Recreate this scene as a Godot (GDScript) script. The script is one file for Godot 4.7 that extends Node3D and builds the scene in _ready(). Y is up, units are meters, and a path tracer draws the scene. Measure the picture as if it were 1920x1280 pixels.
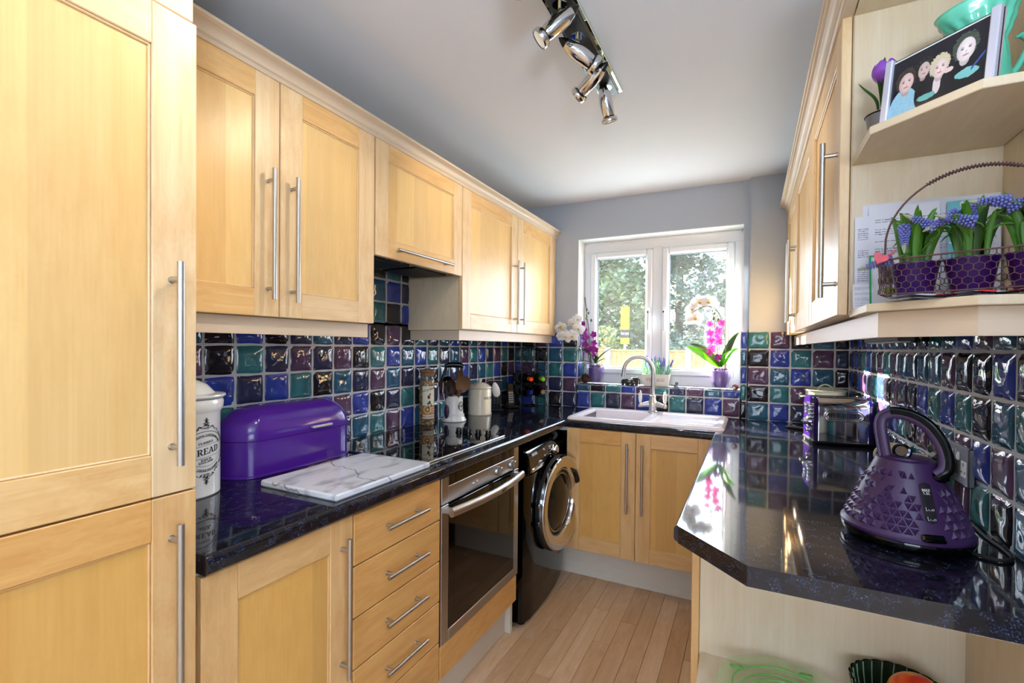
extends Node3D

var rng := RandomNumberGenerator.new()
var M := {}          # materials by name
var shared := {}     # meshes used by many alike pieces
var taken := {}

# ---------- geometry collector ----------
class G:
	var v := PackedVector3Array()
	var n := PackedVector3Array()
	var uv := PackedVector2Array()
	var xf := Transform3D.IDENTITY
	var off := Vector2.ZERO
	var grain := 1

	func tri(a: Vector3, b: Vector3, c: Vector3, na: Vector3, nb: Vector3, nc: Vector3, ua := Vector2.ZERO, ub := Vector2.ZERO, uc := Vector2.ZERO) -> void:
		if ((b - a).cross(c - a).dot(na + nb + nc) > 0.0) == (xf.basis.determinant() > 0.0):
			var t := b; b = c; c = t
			t = nb; nb = nc; nc = t
			var s := ub; ub = uc; uc = s
		var nb_ := xf.basis.inverse().transposed()
		for p in [a, b, c]: v.append(xf * p)
		for q in [na, nb, nc]: n.append((nb_ * q).normalized())
		uv.append(ua); uv.append(ub); uv.append(uc)

	func buv(p: Vector3, nm: Vector3) -> Vector2:
		var a := nm.abs().max_axis_index()
		var o := [0, 1, 2]; o.erase(a)
		var g := grain
		if g == a: g = o[1]
		var w: int = o[0] if o[1] == g else o[1]
		return Vector2(p[w], p[g]) + off

	func ftri(a: Vector3, b: Vector3, c: Vector3, out: Vector3) -> void:
		var nm := (b - a).cross(c - a).normalized()
		if nm.dot(out) < 0.0: nm = -nm
		tri(a, b, c, nm, nm, nm, buv(a, nm), buv(b, nm), buv(c, nm))

	func quad(a: Vector3, b: Vector3, c: Vector3, d: Vector3, out: Vector3) -> void:
		ftri(a, b, c, out); ftri(a, c, d, out)

	func box(lo: Vector3, hi: Vector3, bev := 0.0, gr := 1) -> G:
		grain = gr
		var c := (lo + hi) / 2.0
		var h := ((hi - lo) / 2.0).abs()
		bev = minf(bev, minf(h.x, minf(h.y, h.z)) * 0.95)
		var P := {}
		for i in 8:
			var s := Vector3(1 if i & 1 else -1, 1 if i & 2 else -1, 1 if i & 4 else -1)
			for a in 3:
				var p := c
				for k in 3: p[k] += s[k] * (h[k] if k == a else h[k] - bev)
				P[i * 3 + a] = p
		for a in 3:
			var b := (a + 1) % 3
			var d := (a + 2) % 3
			for s in 2:
				var i0 := s << a
				var out := Vector3.ZERO
				out[a] = 1.0 if s else -1.0
				quad(P[i0 * 3 + a], P[(i0 | 1 << b) * 3 + a], P[(i0 | 1 << b | 1 << d) * 3 + a], P[(i0 | 1 << d) * 3 + a], out)
		if bev > 0.0:
			for a in 3:       # edges along axis a
				var b := (a + 1) % 3
				var d := (a + 2) % 3
				for s in 4:
					var i0 := ((s & 1) << b) | ((s >> 1) << d)
					var i1 := i0 | 1 << a
					var out := Vector3.ZERO
					out[b] = 1.0 if s & 1 else -1.0
					out[d] = 1.0 if s & 2 else -1.0
					quad(P[i0 * 3 + b], P[i1 * 3 + b], P[i1 * 3 + d], P[i0 * 3 + d], out)
			for i in 8:
				ftri(P[i * 3], P[i * 3 + 1], P[i * 3 + 2], Vector3(1 if i & 1 else -1, 1 if i & 2 else -1, 1 if i & 4 else -1))
		return self

	# profile of (radius, height), from the bottom centre outwards and up; corners sharper than 35 degrees stay sharp
	func lathe(pr: Array, seg := 24, from := 0.0, span := TAU, sx := 1.0, sz := 1.0, soft := 0.8) -> G:
		var m := pr.size()
		var sn := []
		for i in m - 1:
			var d: Vector2 = pr[i + 1] - pr[i]
			sn.append(Vector2(d.y, -d.x).normalized())
		var len := 0.0
		for i in m - 1:
			var n0: Vector2 = sn[i]
			var n1: Vector2 = sn[i]
			if i > 0 and n0.dot(sn[i - 1]) > soft: n0 = (n0 + sn[i - 1]).normalized()
			if i < m - 2 and n1.dot(sn[i + 1]) > soft: n1 = (n1 + sn[i + 1]).normalized()
			var p: Vector2 = pr[i]
			var q: Vector2 = pr[i + 1]
			var l2 := len + p.distance_to(q)
			for k in seg:
				var a := from + span * k / seg
				var b := from + span * (k + 1) / seg
				var ca := Vector3(cos(a) * sx, 0, sin(a) * sz)
				var cb := Vector3(cos(b) * sx, 0, sin(b) * sz)
				var ra := Vector3(cos(a) / sx, 0, sin(a) / sz)
				var rb := Vector3(cos(b) / sx, 0, sin(b) / sz)
				var A := ca * p.x + Vector3.UP * p.y
				var B := cb * p.x + Vector3.UP * p.y
				var C := cb * q.x + Vector3.UP * q.y
				var D := ca * q.x + Vector3.UP * q.y
				var nA := (ra * n0.x + Vector3.UP * n0.y).normalized()
				var nB := (rb * n0.x + Vector3.UP * n0.y).normalized()
				var nC := (rb * n1.x + Vector3.UP * n1.y).normalized()
				var nD := (ra * n1.x + Vector3.UP * n1.y).normalized()
				var u0 := float(k) / seg
				var u1 := float(k + 1) / seg
				if p.x > 1e-6: tri(A, B, C, nA, nB, nC, Vector2(u0, len), Vector2(u1, len), Vector2(u1, l2))
				if q.x > 1e-6: tri(A, C, D, nA, nC, nD, Vector2(u0, len), Vector2(u1, l2), Vector2(u0, l2))
			len = l2
		return self

	func ball(c: Vector3, r: Vector3, seg := 14, rings := 8) -> G:
		var keep := xf
		xf = xf * Transform3D(Basis.from_scale(r), c)
		var pr := []
		for i in rings + 1:
			var t := -PI / 2 + PI * i / rings
			pr.append(Vector2(maxf(cos(t), 0.0), sin(t)))
		lathe(pr, seg, 0.0, TAU, 1.0, 1.0, -1.0)
		xf = keep
		return self

	# round bar along points; radius a number or one per point
	func tube(pts: Array, radius: Variant, seg := 8, caps := true, flat := 1.0) -> G:
		var m := pts.size()
		var T := []
		for i in m:
			var d: Vector3 = pts[mini(i + 1, m - 1)] - pts[maxi(i - 1, 0)]
			T.append(d.normalized())
		var t0: Vector3 = T[0]
		var u := t0.cross(Vector3.UP if absf(t0.y) < 0.9 else Vector3.RIGHT).normalized()
		var rings := []
		var nr := []
		for i in m:
			var t: Vector3 = T[i]
			u = (u - t * u.dot(t)).normalized()
			var w := t.cross(u)
			var r: float = radius if not radius is Array else radius[i]
			var ring := []
			var nn := []
			for k in seg:
				var a := TAU * k / seg
				var d := u * cos(a) * flat + w * sin(a)
				ring.append(pts[i] + d * r)
				nn.append((u * cos(a) / flat + w * sin(a)).normalized())
			rings.append(ring); nr.append(nn)
		var l := 0.0
		for i in m - 1:
			var l2: float = l + pts[i].distance_to(pts[i + 1])
			for k in seg:
				var j := (k + 1) % seg
				var ua := Vector2(float(k) / seg, l)
				var ub := Vector2(float(k + 1) / seg, l)
				var uc := Vector2(float(k + 1) / seg, l2)
				var ud := Vector2(float(k) / seg, l2)
				tri(rings[i][k], rings[i][j], rings[i + 1][j], nr[i][k], nr[i][j], nr[i + 1][j], ua, ub, uc)
				tri(rings[i][k], rings[i + 1][j], rings[i + 1][k], nr[i][k], nr[i + 1][j], nr[i + 1][k], ua, uc, ud)
			l = l2
		if caps:
			for e in [0, m - 1]:
				var nm: Vector3 = -T[0] if e == 0 else T[m - 1]
				for k in seg:
					tri(pts[e], rings[e][k], rings[e][(k + 1) % seg], nm, nm, nm)
		return self

	# polygon in x and y pushed from z = z0 to z1
	func prism(poly: Array, z0: float, z1: float, bev := 0.0, smooth := false) -> G:
		var pp := PackedVector2Array(poly)
		var ins := pp
		if bev > 0.0:
			var r := Geometry2D.offset_polygon(pp, -bev)
			if r.size() == 1 and r[0].size() >= 3: ins = r[0]
			else: bev = 0.0
		for e in 2:
			var z := z1 if e else z0
			var ts := Geometry2D.triangulate_polygon(ins)
			for i in range(0, ts.size(), 3):
				ftri(Vector3(ins[ts[i]].x, ins[ts[i]].y, z), Vector3(ins[ts[i + 1]].x, ins[ts[i + 1]].y, z), Vector3(ins[ts[i + 2]].x, ins[ts[i + 2]].y, z), Vector3(0, 0, 1 if e else -1))
		var ccw := 1.0 if not Geometry2D.is_polygon_clockwise(pp) else -1.0
		var m := pp.size()
		var za := z0 + bev
		var zb := z1 - bev
		for i in m:
			var a := pp[i]
			var b := pp[(i + 1) % m]
			var o2 := Vector2(b.y - a.y, a.x - b.x).normalized() * ccw
			var out := Vector3(o2.x, o2.y, 0)
			if smooth:
				var p := pp[(i + m - 1) % m]
				var q := pp[(i + 2) % m]
				var oa := Vector2(a.y - p.y, p.x - a.x).normalized() * ccw
				var ob := Vector2(q.y - b.y, b.x - q.x).normalized() * ccw
				var na := out
				var nb := out
				if oa.dot(o2) > 0.7: na = Vector3(oa.x + o2.x, oa.y + o2.y, 0).normalized()
				if ob.dot(o2) > 0.7: nb = Vector3(ob.x + o2.x, ob.y + o2.y, 0).normalized()
				var A := Vector3(a.x, a.y, za)
				var B := Vector3(b.x, b.y, za)
				var C := Vector3(b.x, b.y, zb)
				var D := Vector3(a.x, a.y, zb)
				tri(A, B, C, na, nb, nb, buv(A, out), buv(B, out), buv(C, out))
				tri(A, C, D, na, nb, na, buv(A, out), buv(C, out), buv(D, out))
			else:
				quad(Vector3(a.x, a.y, za), Vector3(b.x, b.y, za), Vector3(b.x, b.y, zb), Vector3(a.x, a.y, zb), out)
		if bev > 0.0 and ins.size() == m:
			var sh := 0
			var best := 1e9
			for k in m:
				var d2 := ins[k].distance_squared_to(pp[0])
				if d2 < best: best = d2; sh = k
			var same := Geometry2D.is_polygon_clockwise(ins) == Geometry2D.is_polygon_clockwise(pp)
			for i in m:
				var a := pp[i]
				var b := pp[(i + 1) % m]
				var ia := ins[(sh + i) % m] if same else ins[(sh - i + m) % m]
				var ib := ins[(sh + i + 1) % m] if same else ins[(sh - i - 1 + 2 * m) % m]
				var o2 := Vector2(b.y - a.y, a.x - b.x).normalized() * ccw
				quad(Vector3(a.x, a.y, zb), Vector3(b.x, b.y, zb), Vector3(ib.x, ib.y, z1), Vector3(ia.x, ia.y, z1), Vector3(o2.x, o2.y, 1))
				quad(Vector3(a.x, a.y, za), Vector3(b.x, b.y, za), Vector3(ib.x, ib.y, z0), Vector3(ia.x, ia.y, z0), Vector3(o2.x, o2.y, -1))
		return self

	# smooth sheet p(u, v); out gives the side it faces at (u, v)
	func sheet(f: Callable, nu: int, nv: int, out: Callable, both := 0.0) -> G:
		var P := []
		var N := []
		for j in nv + 1:
			for i in nu + 1:
				var u := float(i) / nu
				var w := float(j) / nv
				var p: Vector3 = f.call(u, w)
				var du: Vector3 = f.call(minf(u + 0.01, 1.0), w) - f.call(maxf(u - 0.01, 0.0), w)
				var dv: Vector3 = f.call(u, minf(w + 0.01, 1.0)) - f.call(u, maxf(w - 0.01, 0.0))
				var nm := du.cross(dv)
				var o: Vector3 = out.call(u, w)
				nm = nm.normalized() if nm.length() > 1e-12 else o.normalized()
				if nm.dot(o) < 0.0: nm = -nm
				P.append(p); N.append(nm)
		for side in (2 if both > 0.0 else 1):
			for j in nv:
				for i in nu:
					var q := [j * (nu + 1) + i, j * (nu + 1) + i + 1, (j + 1) * (nu + 1) + i + 1, (j + 1) * (nu + 1) + i]
					var pp := []
					var nn := []
					var uu := []
					for k in q:
						nn.append(N[k] if side == 0 else -N[k])
						pp.append(P[k] - (N[k] * both if side else Vector3.ZERO))
						uu.append(Vector2(float(k % (nu + 1)) / nu, float(k / (nu + 1)) / nv))
					if (pp[1] - pp[0]).cross(pp[2] - pp[0]).length() > 1e-14: tri(pp[0], pp[1], pp[2], nn[0], nn[1], nn[2], uu[0], uu[1], uu[2])
					if (pp[2] - pp[0]).cross(pp[3] - pp[0]).length() > 1e-14: tri(pp[0], pp[2], pp[3], nn[0], nn[2], nn[3], uu[0], uu[2], uu[3])
		return self

	# lettering: what(p) places a point of the flat text (x to the right, y up, z out of the page)
	func words(s: String, size: float, what: Callable, font := "Droid Serif", bold := false, depth := 0.0006) -> G:
		var t := TextMesh.new()
		var f := SystemFont.new()
		f.font_names = PackedStringArray([font])
		if bold: f.font_weight = 700
		t.font = f
		t.font_size = 64
		t.text = s
		t.pixel_size = size / 64.0
		t.depth = depth
		t.curve_step = 3.0
		var arr := t.get_mesh_arrays()
		var vs: PackedVector3Array = arr[Mesh.ARRAY_VERTEX]
		var ix: PackedInt32Array = arr[Mesh.ARRAY_INDEX] if arr[Mesh.ARRAY_INDEX] != null else PackedInt32Array(range(vs.size()))
		var ns: PackedVector3Array = arr[Mesh.ARRAY_NORMAL]
		for i in range(0, ix.size(), 3):
			var q := []
			for k in 3: q.append(what.call(vs[ix[i + k]]))
			var nm: Vector3 = ns[ix[i]]
			var o: Vector3 = what.call(vs[ix[i]] + nm * 0.001) - q[0]
			if (q[1] - q[0]).cross(q[2] - q[0]).length() > 1e-14: ftri(q[0], q[1], q[2], o)
		return self

	func mesh() -> ArrayMesh:
		var a := []
		a.resize(Mesh.ARRAY_MAX)
		a[Mesh.ARRAY_VERTEX] = v
		a[Mesh.ARRAY_NORMAL] = n
		a[Mesh.ARRAY_TEX_UV] = uv
		var m := ArrayMesh.new()
		m.add_surface_from_arrays(Mesh.PRIMITIVE_TRIANGLES, a)
		return m

# ---------- things and parts ----------
func numbered(s: String) -> String:
	taken[s] = taken.get(s, -1) + 1
	return s if taken[s] == 0 else "%s_%03d" % [s, taken[s]]

func tag(o: Node, label: String, category: String, group := "", kind := "") -> Node:
	if label: o.set_meta("label", label)
	if category: o.set_meta("category", category)
	if group: o.set_meta("group", group)
	if kind: o.set_meta("kind", kind)
	return o

func thing(called: String, label: String, category: String, at := Vector3.ZERO, turn := 0.0, group := "", kind := "") -> Node3D:
	var o := Node3D.new()
	o.name = numbered(called)
	add_child(o)
	o.position = at
	o.rotation.y = deg_to_rad(turn)
	tag(o, label, category, group, kind)
	return o

func put(called: String, g: Variant, m: Variant, parent: Node, at := Vector3.ZERO, label := "") -> MeshInstance3D:
	var o := MeshInstance3D.new()
	o.name = called
	o.mesh = g.mesh() if g is G else g
	o.material_override = M[m] if m is String else m
	o.position = at
	parent.add_child(o, true)
	if label: o.set_meta("label", label)
	return o

func solo(called: String, g: Variant, m: Variant, label: String, category: String, at := Vector3.ZERO, group := "", kind := "") -> MeshInstance3D:
	var o := MeshInstance3D.new()
	o.name = numbered(called)
	o.mesh = g.mesh() if g is G else g
	o.material_override = M[m] if m is String else m
	add_child(o)
	o.position = at
	tag(o, label, category, group, kind)
	return o

func bx(x0: float, x1: float, y0: float, y1: float, z0: float, z1: float, bev := 0.0, gr := 1) -> G:
	var g := G.new()
	g.off = Vector2(rng.randf() * 3.0, rng.randf() * 3.0)
	g.box(Vector3(minf(x0, x1), minf(y0, y1), minf(z0, z1)), Vector3(maxf(x0, x1), maxf(y0, y1), maxf(z0, z1)), bev, gr)
	return g

func lathed(pr: Array, seg := 24) -> G:
	var g := G.new()
	g.lathe(pr, seg)
	return g

func tubed(pts: Array, r: Variant, seg := 8, flat := 1.0) -> G:
	var g := G.new()
	g.tube(pts, r, seg, true, flat)
	return g

func arc(c: Vector3, a: Vector3, b: Vector3, t0: float, t1: float, n: int) -> Array:
	var r := []
	for i in n + 1:
		var t := lerpf(t0, t1, float(i) / n)
		r.append(c + a * cos(t) + b * sin(t))
	return r

func bez(p0: Vector3, p1: Vector3, p2: Vector3, p3: Vector3, n := 10) -> Array:
	var r := []
	for i in n + 1:
		r.append(p0.bezier_interpolate(p1, p2, p3, float(i) / n))
	return r

# ---------- materials ----------
func mat(called: String, c: Color, rough := 0.5, metal := 0.0) -> StandardMaterial3D:
	var m := StandardMaterial3D.new()
	m.resource_name = called
	m.albedo_color = c
	m.roughness = rough
	m.metallic = metal
	M[called] = m
	return m

func picture(w: int, h: int, f: Callable) -> ImageTexture:
	var b := PackedByteArray()
	b.resize(w * h * 3)
	var k := 0
	for y in h:
		for x in w:
			var c: Color = f.call(x, y)
			b[k] = int(clampf(c.r, 0, 1) * 255.0)
			b[k + 1] = int(clampf(c.g, 0, 1) * 255.0)
			b[k + 2] = int(clampf(c.b, 0, 1) * 255.0)
			k += 3
	return ImageTexture.create_from_image(Image.create_from_data(w, h, false, Image.FORMAT_RGB8, b))

func noise(freq: float, sd: int, oct := 3) -> FastNoiseLite:
	var f := FastNoiseLite.new()
	f.noise_type = FastNoiseLite.TYPE_SIMPLEX_SMOOTH
	f.frequency = freq
	f.seed = sd
	f.fractal_octaves = oct
	return f

func seamless(freq: float, sd: int, size := 256, oct := 3) -> Image:
	return noise(freq, sd, oct).get_seamless_image(size, size)

func triplanar(m: StandardMaterial3D, scale: float, world := true) -> void:
	m.uv1_triplanar = true
	m.uv1_world_triplanar = world
	m.uv1_scale = Vector3.ONE * scale

func wood(called: String, c: Color, sd: int, staves: float, contrast: float, rough: float, figure := 0.5) -> void:
	var fine := noise(1.0, sd, 2)
	var big := noise(1.0, sd + 7, 2)
	var r := RandomNumberGenerator.new()
	r.seed = sd
	var tone := []
	for i in 16: tone.append(r.randf_range(-1, 1))
	var w := 192
	var h := 384
	# one tile of the picture is 0.6 m across the grain and 1.2 m along it
	var t := picture(w, h, func(x, y):
		var u := float(x) / w
		var v := float(y) / h
		var ang := TAU * u
		var s := fine.get_noise_3d(cos(ang) * 22.0, sin(ang) * 22.0, sin(TAU * v) * 1.6) * 0.5
		var fl := big.get_noise_3d(cos(ang) * 3.0, sin(ang) * 3.0, 2.0 * sin(TAU * v)) * 2.0
		var rings := sin((fl * 5.0 + u * 20.0) * 2.0)
		var d := s * 0.5 + figure * 0.10 * rings + 0.25 * fl * figure
		var redder := 0.0
		if staves > 0.0:
			var k := int(u * staves + 0.12 * 0.0)
			d += tone[k % 16] * 0.55
			redder = tone[(k + 5) % 16]
		var e := 1.0 + contrast * d
		return Color(c.r * (1.0 + contrast * d * 0.55 + 0.012 * redder), c.g * e, c.b * (1.0 + contrast * d * 1.6 - 0.03 * redder)))
	var m := mat(called, Color.WHITE, rough)
	m.albedo_texture = t
	m.uv1_scale = Vector3(1.0 / 0.6, 1.0 / 1.2, 1)

# ---------- measured places (metres) ----------
const XL := -1.525     # left wall
const XR := 0.478      # right wall
const ZF := -3.065     # far wall, left of the boxing
const ZP := -3.03      # far wall, right of the window
const YC := 2.285      # ceiling
const YW := 0.91       # worktop

func _ready() -> void:
	rng.seed = 11
	# camera: 1.31 m high, level, looking a little to the left
	var cam := Camera3D.new()
	cam.name = "camera"
	add_child(cam)
	cam.basis = Basis(Vector3.UP, deg_to_rad(26.642)) * Basis(Vector3.RIGHT, deg_to_rad(-0.6824)) * Basis(Vector3.BACK, deg_to_rad(0.5334))
	cam.position = Vector3(0, 1.31, 0)
	cam.near = 0.05
	cam.far = 200.0
	cam.projection = Camera3D.PROJECTION_FRUSTUM
	cam.size = 2.0 * 0.05 * 640.0 / 890.49
	cam.frustum_offset = Vector2(0, 0.05 * 20.57 / 890.49)
	cam.current = true
	var we := WorldEnvironment.new()
	we.name = "surroundings"
	var env := Environment.new()
	var sky := Sky.new()
	var sm := ProceduralSkyMaterial.new()
	sm.sky_top_color = Color(0.72, 0.82, 0.97)
	sm.sky_horizon_color = Color(0.95, 0.97, 1.0)
	sm.ground_bottom_color = Color(0.35, 0.36, 0.33)
	sm.ground_horizon_color = Color(0.6, 0.62, 0.6)
	sm.sky_energy_multiplier = 2.2
	sm.ground_energy_multiplier = 1.0
	sky.sky_material = sm
	env.background_mode = Environment.BG_SKY
	env.sky = sky
	env.tonemap_mode = Environment.TONE_MAPPER_LINEAR
	env.tonemap_exposure = 1.0
	env.sdfgi_enabled = true
	env.ssao_enabled = true
	env.ssil_enabled = true
	we.environment = env
	add_child(we)
	# low morning sun from the left, outside the window
	var sun := DirectionalLight3D.new()
	sun.name = "sun"
	add_child(sun)
	sun.look_at_from_position(Vector3.ZERO, Vector3(0.766, -0.353, 0.536), Vector3.UP)
	sun.light_energy = 42.0
	sun.light_color = Color(1.0, 0.95, 0.86)
	sun.light_angular_distance = 0.6
	sun.shadow_enabled = true
	# area light added for fill in the unseen dining window behind the camera
	window_area_light("dining_window_fill", Vector3(0.5, 1.52, 3.70), 0.0, Vector2(2.6, 1.2), 4.0, Color(0.86, 0.93, 1.0))
	# unseen area light added behind the camera, aimed up to bounce off the ceiling
	var bounce_fill := AreaLight3D.new()
	bounce_fill.name = "added_bounce_fill"
	add_child(bounce_fill)
	bounce_fill.position = Vector3(0.40, 1.60, 0.50)
	bounce_fill.rotation.x = deg_to_rad(86.0)
	bounce_fill.area_size = Vector2(0.35, 0.35)
	bounce_fill.light_energy = 6.4
	bounce_fill.light_color = Color(0.86, 0.93, 1.0)
	bounce_fill.area_range = 12.0
	bounce_fill.shadow_enabled = true
	window_area_light("side_window_fill", Vector3(2.36, 1.4, 1.4), 90.0, Vector2(1.4, 1.3), 1.8, Color(0.86, 0.93, 1.0))  # second unseen area light, added at the side window for fill
	window_area_light("kitchen_window_daylight", Vector3(-0.54, 1.55, -3.30), 180.0, Vector2(0.9, 0.74), 2.2, Color(0.88, 0.94, 1.0))

	materials()
	room()
	window()
	garden()
	tiles()
	tall_unit()
	left_uppers()
	left_base()
	oven_and_hob()
	washing_machine()
	sink_unit()
	right_base()
	right_uppers()
	track_light()
	left_things()
	corner_things()
	sill_things()
	right_things()
	shelf_things()
	low_shelf_things()

func window_area_light(called: String, at: Vector3, turn: float, size: Vector2, energy: float, c: Color) -> void:
	var l := AreaLight3D.new()
	l.name = called
	add_child(l)
	l.position = at
	l.rotation.y = deg_to_rad(turn)
	l.area_size = size
	l.light_energy = energy
	l.light_color = c
	l.area_range = 12.0
	l.shadow_enabled = true

func materials() -> void:
	wood("maple_panel", Color(0.885, 0.74, 0.50), 3, 6.0, 0.115, 0.33, 0.45)
	wood("maple_frame", Color(0.88, 0.76, 0.585), 21, 0.0, 0.13, 0.36, 1.1)
	wood("maple_rail", Color(0.875, 0.71, 0.475), 37, 0.0, 0.18, 0.34, 0.9)
	# base doors: an oranger maple, darkened in colour for the dimmer light low down
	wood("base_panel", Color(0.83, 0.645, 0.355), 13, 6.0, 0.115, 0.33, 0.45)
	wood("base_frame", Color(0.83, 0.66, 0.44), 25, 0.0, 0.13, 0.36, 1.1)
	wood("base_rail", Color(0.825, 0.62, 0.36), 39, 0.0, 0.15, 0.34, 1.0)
	wood("pale_board", Color(0.84, 0.775, 0.66), 51, 0.0, 0.10, 0.45, 0.6)
	wood("plinth_board", Color(0.83, 0.79, 0.72), 55, 0.0, 0.08, 0.5, 0.6)
	wood("pelmet_board", Color(0.82, 0.745, 0.65), 63, 0.0, 0.07, 0.42, 0.4)
	for k in 4:
		var cs := [Color(0.83, 0.685, 0.535), Color(0.80, 0.65, 0.50), Color(0.855, 0.715, 0.57), Color(0.78, 0.63, 0.475)]
		wood("floor_wood_%d" % k, cs[k], 71 + k * 9, 0.0, 0.16, 0.38, 0.9)
	wood("spoon_wood", Color(0.45, 0.31, 0.19), 91, 0.0, 0.25, 0.6, 0.5)
	mat("ceiling_paint", Color(0.87, 0.885, 0.92), 0.9)
	mat("wall_paint", Color(0.70, 0.735, 0.79), 0.85)
	mat("white_paint", Color(0.86, 0.87, 0.87), 0.6)
	mat("grout", Color(0.70, 0.70, 0.71), 0.75)
	mat("white_plastic", Color(0.9, 0.91, 0.93), 0.25)
	mat("steel", Color(0.70, 0.69, 0.68), 0.3, 1.0)
	mat("brushed_steel", Color(0.74, 0.73, 0.71), 0.36, 1.0)
	mat("chrome", Color(0.86, 0.86, 0.87), 0.06, 1.0)
	mat("dark_gap", Color(0.05, 0.045, 0.04), 0.8)
	mat("black_plastic", Color(0.02, 0.02, 0.022), 0.3)
	mat("black_gloss", Color(0.012, 0.011, 0.011), 0.06)
	mat("black_iron", Color(0.03, 0.03, 0.032), 0.45, 0.4)
	mat("dark_glass", Color(0.016, 0.012, 0.009), 0.03)
	mat("white_ceramic", Color(0.86, 0.86, 0.855), 0.12)
	mat("cream_ceramic", Color(0.80, 0.775, 0.70), 0.15)
	mat("sink_ceramic", Color(0.9, 0.885, 0.92), 0.12)
	mat("ink", Color(0.06, 0.06, 0.065), 0.6)
	mat("white_print", Color(0.85, 0.85, 0.86), 0.5)
	mat("paper", Color(0.86, 0.87, 0.9), 0.8)
	mat("purple_gloss", Color(0.28, 0.12, 0.53), 0.14)
	mat("purple_matt", Color(0.225, 0.125, 0.295), 0.40)
	mat("purple_pot", Color(0.19, 0.04, 0.35), 0.35)
	mat("black_rubber", Color(0.025, 0.025, 0.025), 0.7)
	mat("red", Color(0.72, 0.09, 0.07), 0.4)
	var glass := mat("window_glass", Color(0.95, 0.98, 0.98, 0.04), 0.02)
	glass.transparency = BaseMaterial3D.TRANSPARENCY_ALPHA
	# worktop: near-black laminate with blue flecks
	var fl := noise(0.09, 5, 3)
	var fb := noise(0.018, 8, 3)
	var sp := seamless(0.16, 12, 512, 2)
	var bl := seamless(0.022, 14, 512, 4)
	var wt := mat("worktop", Color.WHITE, 0.36)
	wt.metallic_specular = 0.10
	wt.clearcoat_enabled = true
	wt.clearcoat = 1.0
	wt.clearcoat_roughness = 0.05
	wt.albedo_texture = picture(512, 512, func(x, y):
		var a: float = sp.get_pixel(x, y).r
		var b: float = bl.get_pixel(x, y).r
		var k := clampf((a - 0.55) * 3.5, 0.0, 1.0) * clampf((b - 0.38) * 3.0, 0.0, 1.0)
		var o := clampf((0.30 - a) * 5.0, 0.0, 1.0) * clampf((0.5 - b) * 3.0, 0.0, 1.0)
		return Color(0.035 + 0.05 * b + 0.24 * k + 0.12 * o, 0.035 + 0.06 * b + 0.28 * k + 0.08 * o, 0.055 + 0.10 * b + 0.36 * k + 0.01 * o))
	triplanar(wt, 2.6)
	# hand-made glazed tiles: one relief and one cloud of glaze shared by six colours
	var relief := seamless(0.02, 33, 256, 2)
	var bump := ImageTexture.create_from_image(relief)
	var cloud := seamless(0.028, 35, 256, 4)
	var cl := picture(256, 256, func(x, y):
		var a: float = cloud.get_pixel(x, y).r
		var g := 0.72 + 0.5 * a
		return Color(g, g, g))
	var tc := {"blue": Color(0.19, 0.26, 0.60), "teal": Color(0.20, 0.43, 0.46), "petrol": Color(0.18, 0.35, 0.46), "navy": Color(0.18, 0.195, 0.31), "black": Color(0.135, 0.12, 0.15), "plum": Color(0.33, 0.235, 0.345)}
	for k in tc:
		var m := mat("glaze_" + k, tc[k], 0.05)
		m.albedo_texture = cl
		m.heightmap_enabled = true
		m.heightmap_texture = bump
		m.heightmap_scale = 0.48
		triplanar(m, 2.0)
	# outside
	mat("lawn", Color(0.25, 0.33, 0.14), 0.95)
	wood("fence_wood", Color(0.80, 0.62, 0.40), 101, 0.0, 0.5, 0.85, 1.0)
	mat("concrete", Color(0.72, 0.73, 0.75), 0.9)

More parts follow.
